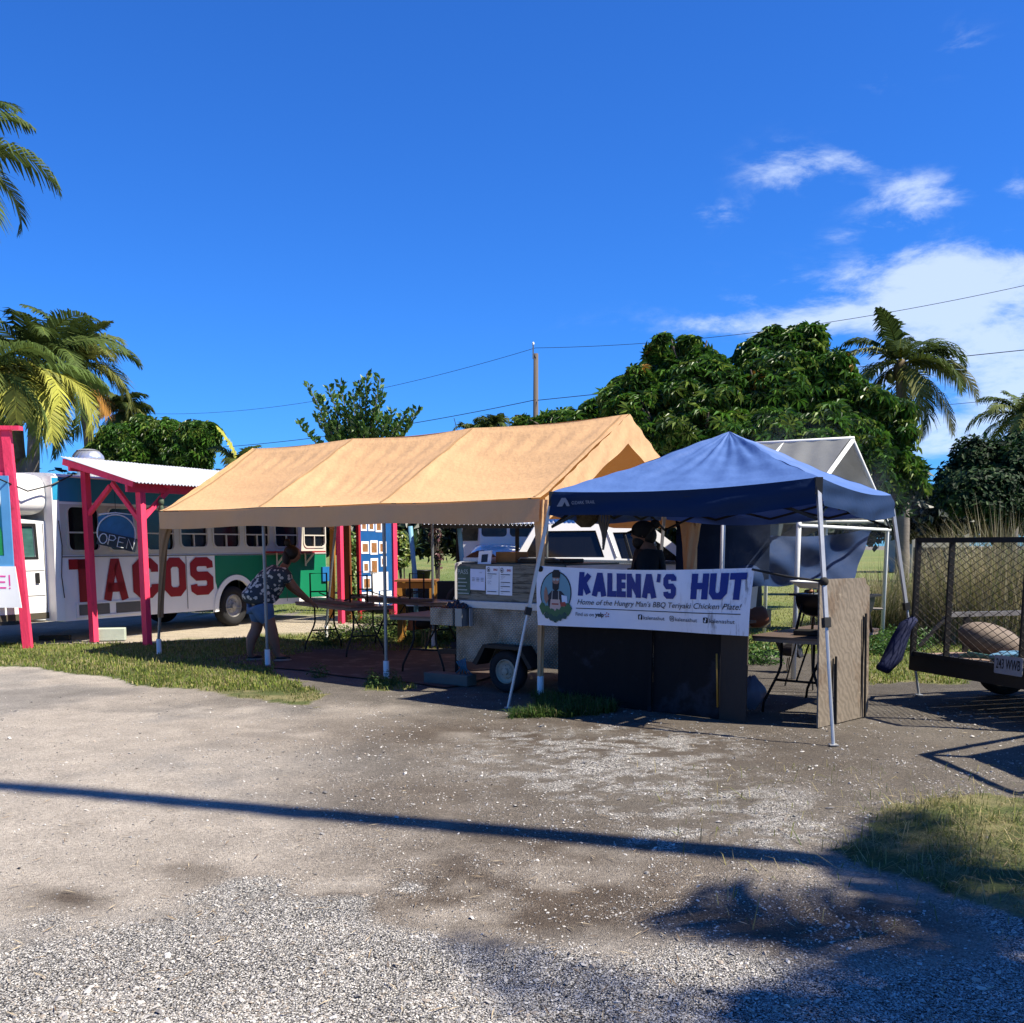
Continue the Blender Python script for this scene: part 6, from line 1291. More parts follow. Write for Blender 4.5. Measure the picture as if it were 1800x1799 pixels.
MB().plate(prof, [w_a[::-1], w_b[::-1]], lambda x, y, d: Pk2(x, y, d+max(0, (y-1.3))*.25*(1 if d < .9 else -1)), 1.85).build('body', VW, pk)
for wv_2 in (w_a, w_b): MB().plate([(x, y) for x, y in wv_2], [], lambda x, y, d: Pk2(x, y, d+.05+max(0, (y-1.3))*.25), .01).build('window', GLASS, pk)
MB().beam(Pk2(kx(1083), 1.42, .04), Pk2(kx(1066), 1.84, .15), .05, .05) .build('pillar', VW, pk)
MB().beam(Pk2(kx(1110), 1.42, .0), Pk2(kx(1098), 1.79, .1), .015, .015).build('window_bar', BLACK, pk)
MB().beam(Pk2(kx(900), 1.375, -.015), Pk2(kx(1215), 1.335, -.015), .02, .05).build('belt_line', mat('chrome_trim', (.5, .52, .55), rough=.2, metal=.8), pk)
MB().beam(Pk2(kx(1020), 1.95, .25), Pk2(kx(1120), 1.955, .3), .03, .03).build('roof_rail', BLACK, pk)
q = MB(); q.ellipsoid(Pk2(kx(1206), 1.43, -.15), (.06, .10, .10), 14, 10); q.build('mirror', mat('mirror_shell', (.1, .18, .18), rough=.2), pk, smooth=True)
MB().box(Pk2(kx(1216), 1.36, -.1), (.1, .12, .10), bev=.03).build('mirror_arm', VW, pk)
for px in (860, 1260): wheel(pk, Pk2(kx(px), .38, .0), (0, -1, 0), .38, .24, .22, RIMG)
# step van / jeep under the corrugated shelter
jv = thing('step_van', 'old white delivery van with split windscreen under the metal shelter', 'van', (.2, 20.6, 0))
Yj = 20.4; jx = lambda px: (px-900)/1800*Yj
def Pj(x, y, d=0): return Vector((x, Yj+d, y))
def yz(py, Y): return H+(957-py)/1800*Y
q = MB(); cab = [(jx(841), .7), (jx(945), .7), (jx(945), 2.05), (jx(842), 2.05)]
ws1 = rrect(jx(844), yz(944, Yj+1.1), jx(890.5), yz(923, Yj+1.1), .08, 4); ws2 = rrect(jx(896), yz(944, Yj+1.1), jx(936), yz(923, Yj+1.1), .08, 4)
q.plate([(jx(841), .7), (jx(945), .7), (jx(945), 2.1), (jx(841), 2.1)], [ws1[::-1], ws2[::-1]], lambda x, y, d: Pj(x, y, 1.1+d), 1.6); q.build('cab_front', VW, jv)
for ws_ in (ws1, ws2): MB().plate(ws_, [], lambda x, y, d: Pj(x, y, 1.13+d), .01).build('windscreen', mat('teal_glass', (.03, .09, .12), rough=.08, var=.5, scale=2), jv)
q = MB()
hz0 = 1.50; 
def hood(a, b):
    x = jx(824)+(jx(922)-jx(824))*a; ed_ = 1-abs(2*a-1)**8; z = 1.36+.20*(min(1, b*1.6))**.5*ed_+.06*b; return Pj(x, z, -.0+b*1.12)
q.grid(hood, 20, 14); q.build('hood', VW, jv, smooth=True)
q = MB(); q.plate([(jx(824), .6), (jx(922), .6), (jx(922), 1.37), (jx(824), 1.37)], [], lambda x, y, d: Pj(x, y, .02+d), 1.1); q.build('nose', VW, jv)
for k in range(4): MB().box(Pj(jx(873), 1.13+k*.055, .0), (.55, .03, .022)).build('grille_bar', BLACK, jv)
for px in (835, 912):
    q = MB(); q.lathe([(.001, 0), (.10, 0), (.12, .03), (.12, .06)], Pj(jx(px), 1.17, -.02), 18, (0, 1, 0)); q.build('headlight', mat('lamp_glass', (.35, .38, .4), rough=.1), jv, smooth=True)
MB().box(Pj(jx(872), .62, -.1), (1.4, .12, .16), bev=.02).build('bumper', mat('chrome_trim', (.5, .52, .55)), jv)
for px in (835, 912): wheel(jv, Pj(jx(px), .38, .5), (0, -1, 0), .38, .22, .2, RIMG)
wv3 = thing('white_van', 'white van with dark windows behind the old delivery van', 'van', (jx(815), 23, 0))
Yw = 23.0; wx = lambda px: (px-900)/1800*Yw
def Pw3(x, y, d=0): return Vector((x, Yw+d, y))
MB().plate([(wx(801), .5), (wx(860), .5), (wx(860), 2.3), (wx(808), 2.3), (wx(804), 1.8)], [], Pw3, 1.9).build('body', VW, wv3)
MB().plate([(wx(811), yz(951, Yw)), (wx(840), yz(951, Yw)), (wx(842), yz(924, Yw)), (wx(815), yz(924, Yw))], [], lambda x, y, d: Pw3(x, y, d-.02), .015).build('window', GLASS, wv3)
for px in (812, 850): wheel(wv3, Pw3(wx(px), .36, -.02), (0, -1, 0), .36, .2, .2, RIMG)
# metal shelter
msn = thing('metal_shelter', 'open shelter with corrugated metal roof on pale blue pipes', 'shelter', (0, 20, 0))
q = MB(); 
Ym = 17.6; xA = (742-900)/1800*Ym; xB = (1125-900)/1800*Ym
n_s = 6
for i in range(n_s):
    q = MB(); w_s = (xB-xA)/n_s
    q.grid(lambda a, b, i=i: Vector((xA+(i+a)*w_s, Ym+1.7*b, 1.965+.16*b+.022*math.sin((i+a)*w_s*2*math.pi/.075)+.002*(i % 2)+.05*(1-a-i)/n_s)), 90, 3)
    q.build('roof_sheet', CORR, msn, smooth=True)
MB().beam((xA, Ym+.15, 1.93), (xB, Ym+.15, 1.93), .05, .08).build('beam', IRON, msn)
BLP = mat('pale_blue_pipe', (.20, .44, .62), rough=.5, var=.1)
for px, Y_, l_ in ((733, 18.0, 0), (818, 18.0, 0)):
    X_0 = (px-900)/1800*Y_; MB().tube([(X_0, Y_, 0), (X_0-.03, Y_, 1.1), (X_0-.10, Y_, 1.93)], .042, 10).build('post', BLP, msn, smooth=True)
for px, Y_ in ((806, 18.2), (909, 18.2), (1010, 19.2)):
    X_0 = (px-900)/1800*Y_; MB().beam((X_0, Y_, 0), (X_0, Y_, 1.95), .07, .07).build('post', IRON, msn)
# tall orange table
ot = thing('orange_table', 'tall orange wooden table with slatted top behind the pink kiosk', 'table', ((733-900)/1800*17, 17, 0))
Yo = 17.0; ox0 = (700-900)/1800*Yo; ox1 = (763-900)/1800*Yo; OR_ = mat('orange_wood', (.55, .26, .045), rough=.6, var=.15)
for k in range(5): MB().box(((ox0+ox1)/2, Yo+k*.135, 1.02), (ox1-ox0+.10, .12, .03)).build('top_slat', mat('orange_slat', (.30, .13, .04), rough=.6, var=.2), ot)
for x_ in (ox0+.03, ox1-.03):
    for y_ in (0, .52): MB().box((x_, Yo+y_, .5), (.085, .07, 1.0)).build('leg', OR_, ot)
for y_ in (0, .52): MB().box(((ox0+ox1)/2, Yo+y_-.01, .94), (ox1-ox0, .04, .09)).build('apron', OR_, ot)
lw = thing('low_dark_wall', 'long low dark block wall topped by a pale kerb behind the orange table', 'wall', (-1.4, 24, 0))
MB().box((-1.2, 24.2, .38), (4.6, .4, .76)).build('wall_body', mat('charcoal_block', (.035, .036, .036), rough=.85, var=.2), lw); MB().box((-1.2, 24.0, .22), (4.4, .12, .07)).build('pale_kerb', PVC, lw)
pp_ = PX(743, 0, 30); q = MB(); q.lathe([(.001, .0), (.17, 0), (.25, .46), (.27, .46), (.27, .5), (.23, .5), (.20, .42), (.001, .40)], (pp_.x, pp_.y, .38), 20); q.build('plant_pot', BLACK, smooth=True, label='empty black plant pot on the lawn behind the orange table', cat='plant pot', base=(pp_.x, pp_.y, .38))
MB().box((pp_.x, pp_.y+.2, .19), (1.6, 1.0, .38), bev=.05).build('earth_mound', mat('grassy_soil', (.14, .17, .05), rough=.9, var=.3), kind='structure')

# ------------------------------------------------------------------ chickens
def chicken(name, loc, rz, label, bodyc, tailc, sc=1.0):
    c_ = thing(name, label, 'chicken', loc, rz)
    q = skin({'t': (Vector((-.10, 0, .25))*sc, .05*sc), 'b': (Vector((-.02, 0, .23))*sc, .085*sc), 'c': (Vector((.08, 0, .25))*sc, .075*sc), 'n': (Vector((.14, 0, .33))*sc, .038*sc), 'h': (Vector((.17, 0, .40))*sc, .032*sc)}, [('b', 't'), ('b', 'c'), ('c', 'n'), ('n', 'h')], 2, 'b')
    q.build('body', bodyc, c_, smooth=True, world=False)
    for k in range(7):
        a = (k-3)*.16; t_ = MB(); n_ = 8
        t_.grid(lambda u, v, a=a, k=k: Vector((-.10-.16*v-.02*abs(a), a*.25*v+(u-.5)*.035*(1-.5*v), .27+.17*math.sin(v*(1.7+.1*k))+.02*k*v))*sc, 2, 8); t_.build('tail_feather', tailc, c_, smooth=True, world=False)
    for s_ in (-1, 1):
        MB().ellipsoid(Vector((-.01, s_*.075, .24))*sc, (.10*sc, .02*sc, .055*sc), 14, 8).build('wing', tailc, c_, smooth=True, world=False)
        q = MB(); q.tube([Vector((.02, s_*.035, .16))*sc, Vector((.03, s_*.035, .08))*sc, Vector((.02, s_*.035, .008))*sc], .007*sc, 6)
        for f_ in (-.5, 0, .5): q.tube([Vector((.02, s_*.035, .008))*sc, Vector((.07, s_*.035+f_*.05, .005))*sc], .004*sc, 5)
        q.build('leg', mat('chicken_leg', (.35, .25, .10), rough=.6), c_, world=False)
    MB().lathe([(.010*sc, 0), (.001, .03*sc)], Vector((.195, 0, .395))*sc, 8, (1, 0, -.2)).build('beak', mat('beak_yellow', (.45, .33, .12), rough=.5), c_, world=False)
    q = MB(); q.plate([(.14, .42), (.20, .42), (.195, .45), (.18, .435), (.17, .46), (.155, .44), (.14, .455)], [], lambda x, y, d: Vector((x, d-.004, y))*sc, .008); q.build('comb', mat('comb_red', (.45, .02, .02), rough=.5), c_, world=False)
    return c_
bk = mat('black_feathers', (.018, .016, .018), rough=.5, var=.4, scale=30); rd = mat('rust_feathers', (.28, .08, .02), rough=.5, var=.4, scale=30)
g1 = G(1412, 1192); chicken('chicken', (g1.x, g1.y+.6, 0), 2.6, 'black hen standing on the dirt under the grill table', bk, bk, 1.15)
g2 = PX(740, 0, 16.3); chicken('chicken', (g2.x, g2.y, 0.0), .5, 'rust and black rooster under the orange table', rd, bk, 1.6)

# ------------------------------------------------------------------ trees
BARK = mat('palm_bark', (.23, .20, .17), rough=.9, var=.25, scale=4, stretch=(1, 1, 5), bump=.5, bscale=12)
BARK2 = mat('grey_bark', (.12, .10, .08), rough=.9, var=.3, bump=.4, bscale=14)
LEAFM = mat('tree_leaf', (1, 1, 1), rough=.42, vcol=True, transl=.25, var=.06, spec=.4)
FRM = mat('palm_leaf', (1, 1, 1), rough=.6, vcol=True, transl=.25, var=.06, spec=.12)
BSM = mat('bush_leaf', (1, 1, 1), rough=.6, vcol=True, transl=.25, var=.06, spec=.15)
def frond_mesh(base, az, elev, Lf, droop, col, droopy=1.0, nl=44, twist=0.0, lw_=.5, ragged=.15, rr=RNG, dead=False):
    """returns verts, quads, colours of one palm frond (world space)"""
    pts = []; p = np.array(base, float); th = elev; n = 16; dirs = []
    for i in range(n+1):
        pts.append(p.copy()); t_ = i/n; d = np.array([math.cos(az)*math.cos(th), math.sin(az)*math.cos(th), math.sin(th)]); dirs.append(d)
        p = p+d*Lf/n; th -= droop/n*(.5+1.3*t_)
    pts = np.array(pts); dirs = np.array(dirs); V_ = []; Q_ = []; C_ = []
    side0 = np.array([-math.sin(az), math.cos(az), 0]); side0 = side0*math.cos(twist)+np.array([0, 0, 1])*math.sin(twist)
    # rachis
    for i in range(n):
        w0 = .030*(1-i/n)+.006; w1 = .030*(1-(i+1)/n)+.006; b = len(V_); up = np.cross(side0, dirs[i]); up /= np.linalg.norm(up)
        V_ += [pts[i]-side0*w0, pts[i]+side0*w0, pts[i+1]+side0*w1, pts[i+1]-side0*w1]; Q_.append((b, b+1, b+2, b+3)); C_ += [np.array(col)*1.2+np.array([.12, .10, .0])]*4
    for s in (-1, 1):
        for k in range(nl):
            t_ = .10+.90*(k+rr.random()*.6)/nl; f = min(t_*n, n-.001); i = int(f); q = pts[i]+(pts[i+1]-pts[i])*(f-i); d = dirs[i]; up = np.cross(side0, d)*-1
            up = np.cross(d, side0); up = up/np.linalg.norm(up); up = up if up[2] > 0 else -up
            l_ = lw_*(.35+1.0*math.sin(math.pi*min(1, t_*.92+.05))**.6)*(1-.55*t_**3)*rr.uniform(1-ragged, 1+ragged)
            fwd = .45+.6*t_; hang = rr.uniform(.25, .6)*droopy
            dd = s*side0*1.0+d*fwd+up*.18; dd /= np.linalg.norm(dd); wv = .025*rr.uniform(.8, 1.3)
            m_ = q+dd*l_*.5-np.array([0, 0, hang*l_*.18]); e_ = q+dd*l_*(.93-.25*hang)-np.array([0, 0, hang*l_*.85])
            wd = np.cross(dd, up); wd = d*wv
            b = len(V_); V_ += [q-wd*.8, q+wd*.8, m_+wd, m_-wd, e_+wd*.15, e_-wd*.15]; Q_ += [(b, b+1, b+2, b+3), (b+3, b+2, b+4, b+5)]
            cc = np.array(col)*rr.uniform(.7, 1.25); C_ += [cc]*6
    return np.array(V_), np.array(Q_), np.array(C_)
FG = [(.07, .11, .025), (.10, .15, .035), (.15, .19, .05), (.22, .24, .06)]
def palm(label, crown, base_xy, nf, Lf, seed, name='coconut_palm', trunk_r=.15, dead=2, extra=None, elevr=(-.5, 1.35), group='coconut palms', tone=1.0, lw_=.5, nl=44, azr=None):
    rr = np.random.default_rng(seed); crown = Vector(crown); bx_, by_ = base_xy
    t_ = thing(name, label, 'palm tree', (bx_, by_, 0), 0, group)
    pts = []; rs = []
    for k in range(15):
        u = k/14; pts.append((bx_+(crown.x-bx_)*u**1.5, by_+(crown.y-by_)*u**1.5, crown.z*u)); rs.append(trunk_r*(1.25-.5*u)*(1.05 if k % 2 else .98)+(.1 if k == 0 else 0))
    MB().tube(pts, rs, 12).build('trunk', BARK, t_, smooth=True)
    q = MB(); q.ellipsoid(crown-Vector((0, 0, .15)), (.17, .17, .28), 12, 8); q.build('crown_heart', mat('palm_heart', (.16, .12, .06), rough=.8, var=.4, scale=14), t_, smooth=True)
    specs = []
    for i in range(nf):
        u = (i+.5)/nf; az = i*2.39996+rr.uniform(-.25, .25)
        if azr: az = rr.uniform(*azr)
        el = elevr[0]+(elevr[1]-elevr[0])*u**.8+rr.uniform(-.12, .12)
        specs.append((az, el, Lf*rr.uniform(.82, 1.08)*(1 if u < .85 else .75), rr.uniform(1.3, 2.2)*(1.15-.5*u), np.array(FG[rr.integers(0, 3 if u > .4 else 4)])*tone))
    for i in range(dead): specs.append((rr.uniform(0, 6.28), rr.uniform(-1.0, -.5), Lf*.8, .7, np.array((.36, .20, .07))))
    for sp_ in (extra or []): specs.append(sp_)
    for (az, el, l_, dr, cc) in specs:
        v, f, c = frond_mesh(tuple(crown), az, el, l_, dr, cc, droopy=rr.uniform(.7, 1.4), nl=nl, twist=rr.uniform(-.4, .4), lw_=lw_, rr=rr)
        v = v-np.array([bx_, by_, 0]); big_mesh('frond', v, f, FRM, c, parent=t_)
    q = MB()
    for k in range(6):
        a = rr.uniform(0, 6.28); q = MB(); q.ellipsoid(crown+Vector((.22*math.cos(a), .22*math.sin(a), -.25-.12*rr.random())), (.10, .10, .125), 10, 8); q.build('coconut', mat('green_coconut', (.16, .17, .04), rough=.5), t_, smooth=True)
    return t_
c_ = V(-112, 262, 19.5); palm('tall coconut palm with drooping fronds at the top left edge', c_, (c_.x-.6, c_.y+.4), 20, 2.15, 11, dead=2, tone=.95)
c_ = V(62, 640, 25); palm('dark green coconut palm with upright fronds behind the taco bus', c_, (c_.x-.5, c_.y+.3), 17, 2.3, 3, dead=1, lw_=.6, tone=.95, elevr=(-.3, 1.4))
c_ = V(140, 640, 27); palm('coconut palm right of the tallest one behind the bus, one orange frond', c_, (c_.x+.2, c_.y+.3), 15, 2.0, 5, dead=0, tone=.9, elevr=(-.3, 1.4), extra=[(-.2, -.9, 1.5, .4, np.array((.45, .22, .05)))], lw_=.55)
YG = np.array((.50, .50, .09))
c_ = V(20, 660, 21.5); palm('yellow green palm with long arching fronds over the bus cab', c_, (c_.x, c_.y+.2), 9, 2.4, 8, dead=0, elevr=(-.9, .3), tone=1.8, extra=[(-.1, .25, 2.6, 2.3, YG*.8), (-.5, .35, 2.3, 2.6, YG), (.25, .15, 2.3, 2.0, YG*.8), (-1.1, .2, 2.2, 2.2, YG), (-1.9, .2, 2.2, 2.2, YG*.7), (-.7, -.1, 2.4, 1.6, YG*.9)], lw_=.55)
c_ = V(-20, 650, 20.5); palm('palm cut off by the left edge above the pink booth', c_, (c_.x-.2, c_.y+.4), 10, 2.0, 15, dead=1, elevr=(-.5, 1.1), tone=1.2)
c_ = V(214, 724, 40); palm('small distant palm above the left round tree', c_, (c_.x, c_.y), 18, 1.5, 9, dead=0, trunk_r=.12, tone=.7)
c_ = V(1583, 640, 25.5); palm('tall coconut palm rising behind the big umbrella leaf tree', c_, (c_.x+.5, c_.y+.5), 10, 2.1, 21, dead=1, tone=.8, elevr=(-.8, .9), extra=[(-.1, .15, 2.3, 1.5, np.array((.20, .21, .10))), (.1, -.45, 2.3, 1.0, np.array((.22, .22, .11))), (3.3, .6, 1.7, 1.5, np.array((.22, .24, .10))), (-.5, -1.05, 2.0, .6, np.array((.16, .18, .08))), (-2.6, 1.2, 1.5, .6, FG[0]), (-.2, .75, 1.9, 2.2, FG[0]), (.5, .95, 1.9, 1.9, FG[0]), (.2, .35, 2.1, 1.7, FG[1])], lw_=.5)
c_ = V(1795, 735, 38); palm('palm partly cut off at the right edge above the dark bush', c_, (c_.x, c_.y), 20, 2.0, 33, dead=1, trunk_r=.14)
c_ = V(866, 752, 42); palm('tiny palm top peeking over the tan tent ridge', c_, (c_.x, c_.y), 14, .9, 35, dead=0, trunk_r=.1, tone=.8, elevr=(.1, 1.4), nl=24)
c_ = V(828, 758, 43); palm('lowest palm tip over the tan tent ridge, left of the other', c_, (c_.x, c_.y), 10, .7, 36, dead=0, trunk_r=.1, tone=.8, elevr=(.1, 1.2), nl=20)
c_ = V(422, 832, 23); palm('young areca palm with yellow upright frond behind the tent', c_, (c_.x, c_.y), 7, 1.0, 38, name='areca_palm', dead=0, trunk_r=.07, tone=1.0, elevr=(.8, 1.4), extra=[(3.3, 1.35, 1.1, .5, YG*1.1)], nl=30, lw_=.3, group=None)

# rosette leaves for the umbrella tree
def rosette():
    v = []; f = []
    for k in range(8):
        a = k*math.pi/4; dx, dy = math.cos(a), math.sin(a); sx_, sy_ = -dy, dx; b = len(v)
        v += [(dx*.10, dy*.10, 0), (dx*.58+sx_*.14, dy*.58+sy_*.14, .02), (dx*1.0, dy*1.0, -.38), (dx*.58-sx_*.14, dy*.58-sy_*.14, .02)]; f += [(b, b+1, b+2), (b, b+2, b+3)]
    return np.array(v), np.array(f)
RV, RF = rosette()
def crown_leaves(name, parent, lobes, n, size, cols, probs, seed, tmpl=(RV, RF), flat=.45, up=.55, shell=.35, m=None):
    rr = np.random.default_rng(seed); P_, D_ = [], []; tot = sum(r[0]*r[2] for _, r in lobes)
    for (c_, r_) in lobes:
        k = int(n*r_[0]*r_[2]/tot); q = rr.normal(0, 1, (k, 3)); q /= np.linalg.norm(q, axis=1)[:, None]; q[:, 2] = np.where(q[:, 2] < -.45, -q[:, 2], q[:, 2])
        # sub clusters give light and dark clumps
        nc = max(6, k//30); cc = rr.normal(0, 1, (nc, 3)); cc /= np.linalg.norm(cc, axis=1)[:, None]; pick = rr.integers(0, nc, k)
        q = cc[pick]*.8+q*.40; q /= np.linalg.norm(q, axis=1)[:, None]
        rad = 1-shell*rr.random(k)**1.4+(rr.random(nc)*.22-.06)[pick]
        P_.append(np.array(c_)+q*rad[:, None]*np.array(r_)); D_.append(q)
    P_ = np.concatenate(P_); D_ = np.concatenate(D_); n = len(P_)
    nr = D_*(1-up)+np.array([0, 0, up])+rr.normal(0, .28, (n, 3)); nr /= np.linalg.norm(nr, axis=1)[:, None]
    s = size*rr.uniform(.65, 1.25, n); cc = np.array(cols)[rr.choice(len(cols), n, p=probs)]*rr.uniform(.7, 1.3, (n, 1))
    v, f, c = inst(tmpl[0], tmpl[1], P_, basis(nr, rr.uniform(0, 6.28, n)), s, cc)
    v = v-np.array(FR[parent.name].translation); return big_mesh(name, v, f, m or LEAFM, c, parent=parent)
def lobe(px, py, rp, Y, ry=None):
    py = py+(20 if 18 < Y < 20.6 else 0); rp = rp*.93; ry = ry*.93 if ry else None
    c_ = V(px, py, Y); r_ = rp/1800*Y; return ((c_.x, c_.y, c_.z), (r_, r_*.9, (ry or rp)/1800*Y))
def tree(name, label, base, lobes, n, size, cols, probs, seed, trunk_r=.18, tmpl=(RV, RF), cat='tree', **kw):
    t_ = thing(name, label, cat, (base[0], base[1], 0)); rr = random.Random(seed)
    fork = Vector((base[0], base[1], min(l[0][2] for l in lobes)*.55))
    MB().tube([Vector((base[0], base[1], 0)), fork*.5+Vector((base[0], base[1], 0))*.5+Vector((.05, 0, 0)), fork], [trunk_r*1.3, trunk_r, trunk_r*.85], 10).build('trunk', BARK2, t_, smooth=True)
    for (c_, r_) in lobes:
        c_ = Vector(c_); m_ = fork.lerp(c_, .5)+Vector((rr.uniform(-.2, .2), rr.uniform(-.2, .2), rr.uniform(-.1, .2)))
        q = MB(); q.tube([fork, m_, c_], [trunk_r*.55, trunk_r*.35, trunk_r*.18], 7)
        for k in range(5):
            e_ = c_+Vector((rr.uniform(-1, 1)*r_[0], rr.uniform(-1, 1)*r_[1], rr.uniform(-.2, .9)*r_[2]))*.8; q.tube([m_.lerp(c_, rr.uniform(.2, 1)), e_], [trunk_r*.16, trunk_r*.05], 5)
        q.build('branch', BARK2, t_, smooth=True)
    crown_leaves('crown', t_, lobes, n, size, cols, probs, seed, tmpl, **kw); return t_
GT = [(.018, .055, .008), (.045, .13, .014), (.09, .22, .022), (.18, .27, .04), (.36, .18, .02)]
lob = [lobe(1180, 650, 62, 19.5), lobe(1135, 700, 62, 19), lobe(1240, 680, 72, 18.6), lobe(1340, 620, 52, 20.5), lobe(1405, 630, 60, 20.5), lobe(1350, 690, 85, 18.8), lobe(1455, 690, 75, 19), lobe(1505, 720, 70, 19), lobe(1230, 750, 95, 18.2, 70), lobe(1350, 770, 105, 18.2, 75), lobe(1470, 790, 95, 18.4, 85), lobe(1545, 790, 68, 19, 80), lobe(1590, 840, 45, 19.2, 45), lobe(1110, 760, 66, 18.4), lobe(1060, 745, 45, 19.5, 28), lobe(1000, 748, 40, 20, 20), lobe(945, 755, 35, 20.5, 14), lobe(1570, 720, 40, 19.5), lobe(1000, 738, 46, 20.8, 18), lobe(1055, 722, 42, 20.8, 22), lobe(950, 748, 40, 20.8, 12), lobe(1100, 700, 40, 20.8, 30)]
rl_ = random.Random(5)
for (c_, r_) in list(lob):
    for _ in range(3 if r_[0] > .5 else 1):
        a_ = rl_.uniform(0, 6.28); b_ = rl_.uniform(-.1, 1.3); q_ = rl_.uniform(.22, .38); lob.append(((c_[0]+r_[0]*.95*math.cos(a_)*math.cos(b_), c_[1]+r_[1]*.95*math.sin(a_)*math.cos(b_), c_[2]+r_[2]*.95*math.sin(b_)), (r_[0]*q_+.12, r_[1]*q_+.12, r_[2]*q_+.08)))
lob = [((c_[0], c_[1], c_[2]), (r_[0]*.93, r_[1]*.93, r_[2]*.93)) for c_, r_ in lob]
tree('umbrella_tree', 'huge dark green umbrella leaf tree behind the blue canopy', (4.6, 20.2), lob, 20000, .185, GT, [.15, .30, .33, .217, .003], 4, trunk_r=.26, up=.42, shell=.75)
lob = [lobe(292, 775, 42, 25.5, 36), lobe(345, 778, 36, 25), lobe(252, 770, 36, 26), lobe(205, 785, 34, 25.5), lobe(325, 808, 44, 25, 26), lobe(368, 762, 18, 25), lobe(240, 805, 50, 25.5, 30), lobe(175, 805, 26, 26)]
tree('umbrella_tree', 'round green umbrella leaf tree behind the awning roof', (-8.6, 26.4), lob, 7500, .175, GT, [.15, .32, .33, .195, .005], 14, trunk_r=.14, up=.4, shell=.6)
LT = (np.array([(0, 0, 0), (.3, .5, .05), (0, 1, -.1), (-.3, .5, .05)]), np.array([(0, 1, 2), (0, 2, 3)]))
lob = [lobe(1712, 812, 42, 30, 45), lobe(1760, 825, 55, 30), lobe(1800, 830, 55, 29), lobe(1680, 845, 40, 30, 34), lobe(1730, 862, 80, 29, 40), lobe(1850, 830, 60, 29), lobe(1665, 870, 30, 30, 24), lobe(1788, 780, 22, 30), lobe(1740, 890, 60, 28.5, 30), lobe(1800, 895, 60, 28.5, 34), lobe(1690, 885, 40, 28.5, 26)]
tree('leafy_bush_tree', 'dense dark broadleaf bush tree at the right behind the tall grass', (14.2, 30), lob, 22000, .17, [(.010, .030, .010), (.02, .06, .018), (.06, .11, .035)], [.45, .4, .15], 24, trunk_r=.2, tmpl=LT, up=.3, shell=.6, m=BSM)
# upright shrub behind the tent ridge
sb_ = thing('upright_shrub_tree', 'young tree with upright leafy shoots above the tan tent ridge', 'tree', ((635-900)/1800*24, 24, 0)); rr = np.random.default_rng(44); P_ = []; D_ = []
shoots = [(645,655),(672,690),(598,672),(578,680),(541,676),(562,695),(556,730),(524,742),(620,690),(690,720),(735,720),(714,722),(668,662),(632,668),(610,720),(700,745),(590,745),(655,720),(575,750),(720,745),(640,745),(680,735),(600,760),(660,760),(626,735)]
fork = V(635, 850, 24)
for i, (px, py) in enumerate(shoots):
    tip = V(px, py, 24+rr.uniform(-.6, .6)); m_ = fork.lerp(tip, .55)+Vector((0, 0, -.12)); 
    MB().tube([fork, m_, tip], [.03, .018, .006], 5).build('shoot', BARK2, sb_, smooth=True)
    for k in range(130):
        u = .25+.75*k/130; p = fork.lerp(m_, u*2) if u < .5 else m_.lerp(tip, u*2-1); a = rr.uniform(0, 6.28); P_.append(tuple(p+Vector((.03*math.cos(a), .03*math.sin(a), 0)))); D_.append((math.cos(a), math.sin(a), .9))
P_ = np.array(P_); D_ = np.array(D_); n = len(P_); sd_ = np.cross(D_, np.array([0, 0, 1.])); Bm = basis(np.cross(D_, sd_)+rr.normal(0, .3, (n, 3)), np.zeros(n))
D_ = D_/np.linalg.norm(D_, axis=1)[:, None]; xa = np.cross(D_, rr.normal(0, 1, (n, 3))); xa /= np.linalg.norm(xa, axis=1)[:, None]; za = np.cross(xa, D_); Bm = np.stack([xa, D_, za], 2)
v, f, c = inst(LT[0], LT[1], P_, Bm, rr.uniform(.11, .18, n), np.array([(.04, .12, .02), (.09, .20, .035), (.16, .28, .06)])[rr.integers(0, 3, n)]); v = v-np.array([sb_.location.x, 24, 0]); big_mesh('crown', v, f, LEAFM, c, parent=sb_)
MB().tube([(sb_.location.x, 24, 0), tuple(fork)], [.09, .06], 8).build('trunk', BARK2, sb_, smooth=True)

# garden plants seen under the tent valance
def bush(name, label, lobes, n, size, cols, probs, seed, cat='bush', **kw):
    base = lobes[0][0]; t_ = thing(name, label, cat, (base[0], base[1], 0)); rr = random.Random(seed); q = MB()
    for k in range(7): c_, r_ = lobes[k % len(lobes)]; q.tube([(base[0]+rr.uniform(-.1, .1), base[1], 0), (c_[0]+rr.uniform(-.5, .5)*r_[0], c_[1], c_[2]+.3*r_[2])], [.03, .008], 5)
    q.build('stems', BARK2, t_, kind='stuff'); crown_leaves('foliage', t_, lobes, n, size, cols, probs, seed, LT, up=.3, shell=.7, **kw); return t_
bush('croton_bush', 'yellow green sunlit bush beside the pink kiosk post', [lobe(705, 958, 16, 26, 26), lobe(700, 985, 20, 26, 16)], 900, .12, [(.30, .34, .05), (.14, .22, .04)], [.5, .5], 51)
bush('green_bush', 'green bush seen between the brown door and the menu board', [lobe(614, 955, 14, 25, 26), lobe(616, 1000, 14, 25, 26), lobe(612, 1040, 16, 25, 24)], 1200, .13, [(.07, .16, .03), (.20, .28, .06)], [.6, .4], 52)
bush('reddish_shrub', 'thin purple leaved shrub beside the tent pole', [lobe(766, 945, 14, 27, 26), lobe(772, 985, 8, 27, 20)], 500, .11, [(.16, .07, .07), (.10, .10, .04)], [.6, .4], 53, cat='shrub')
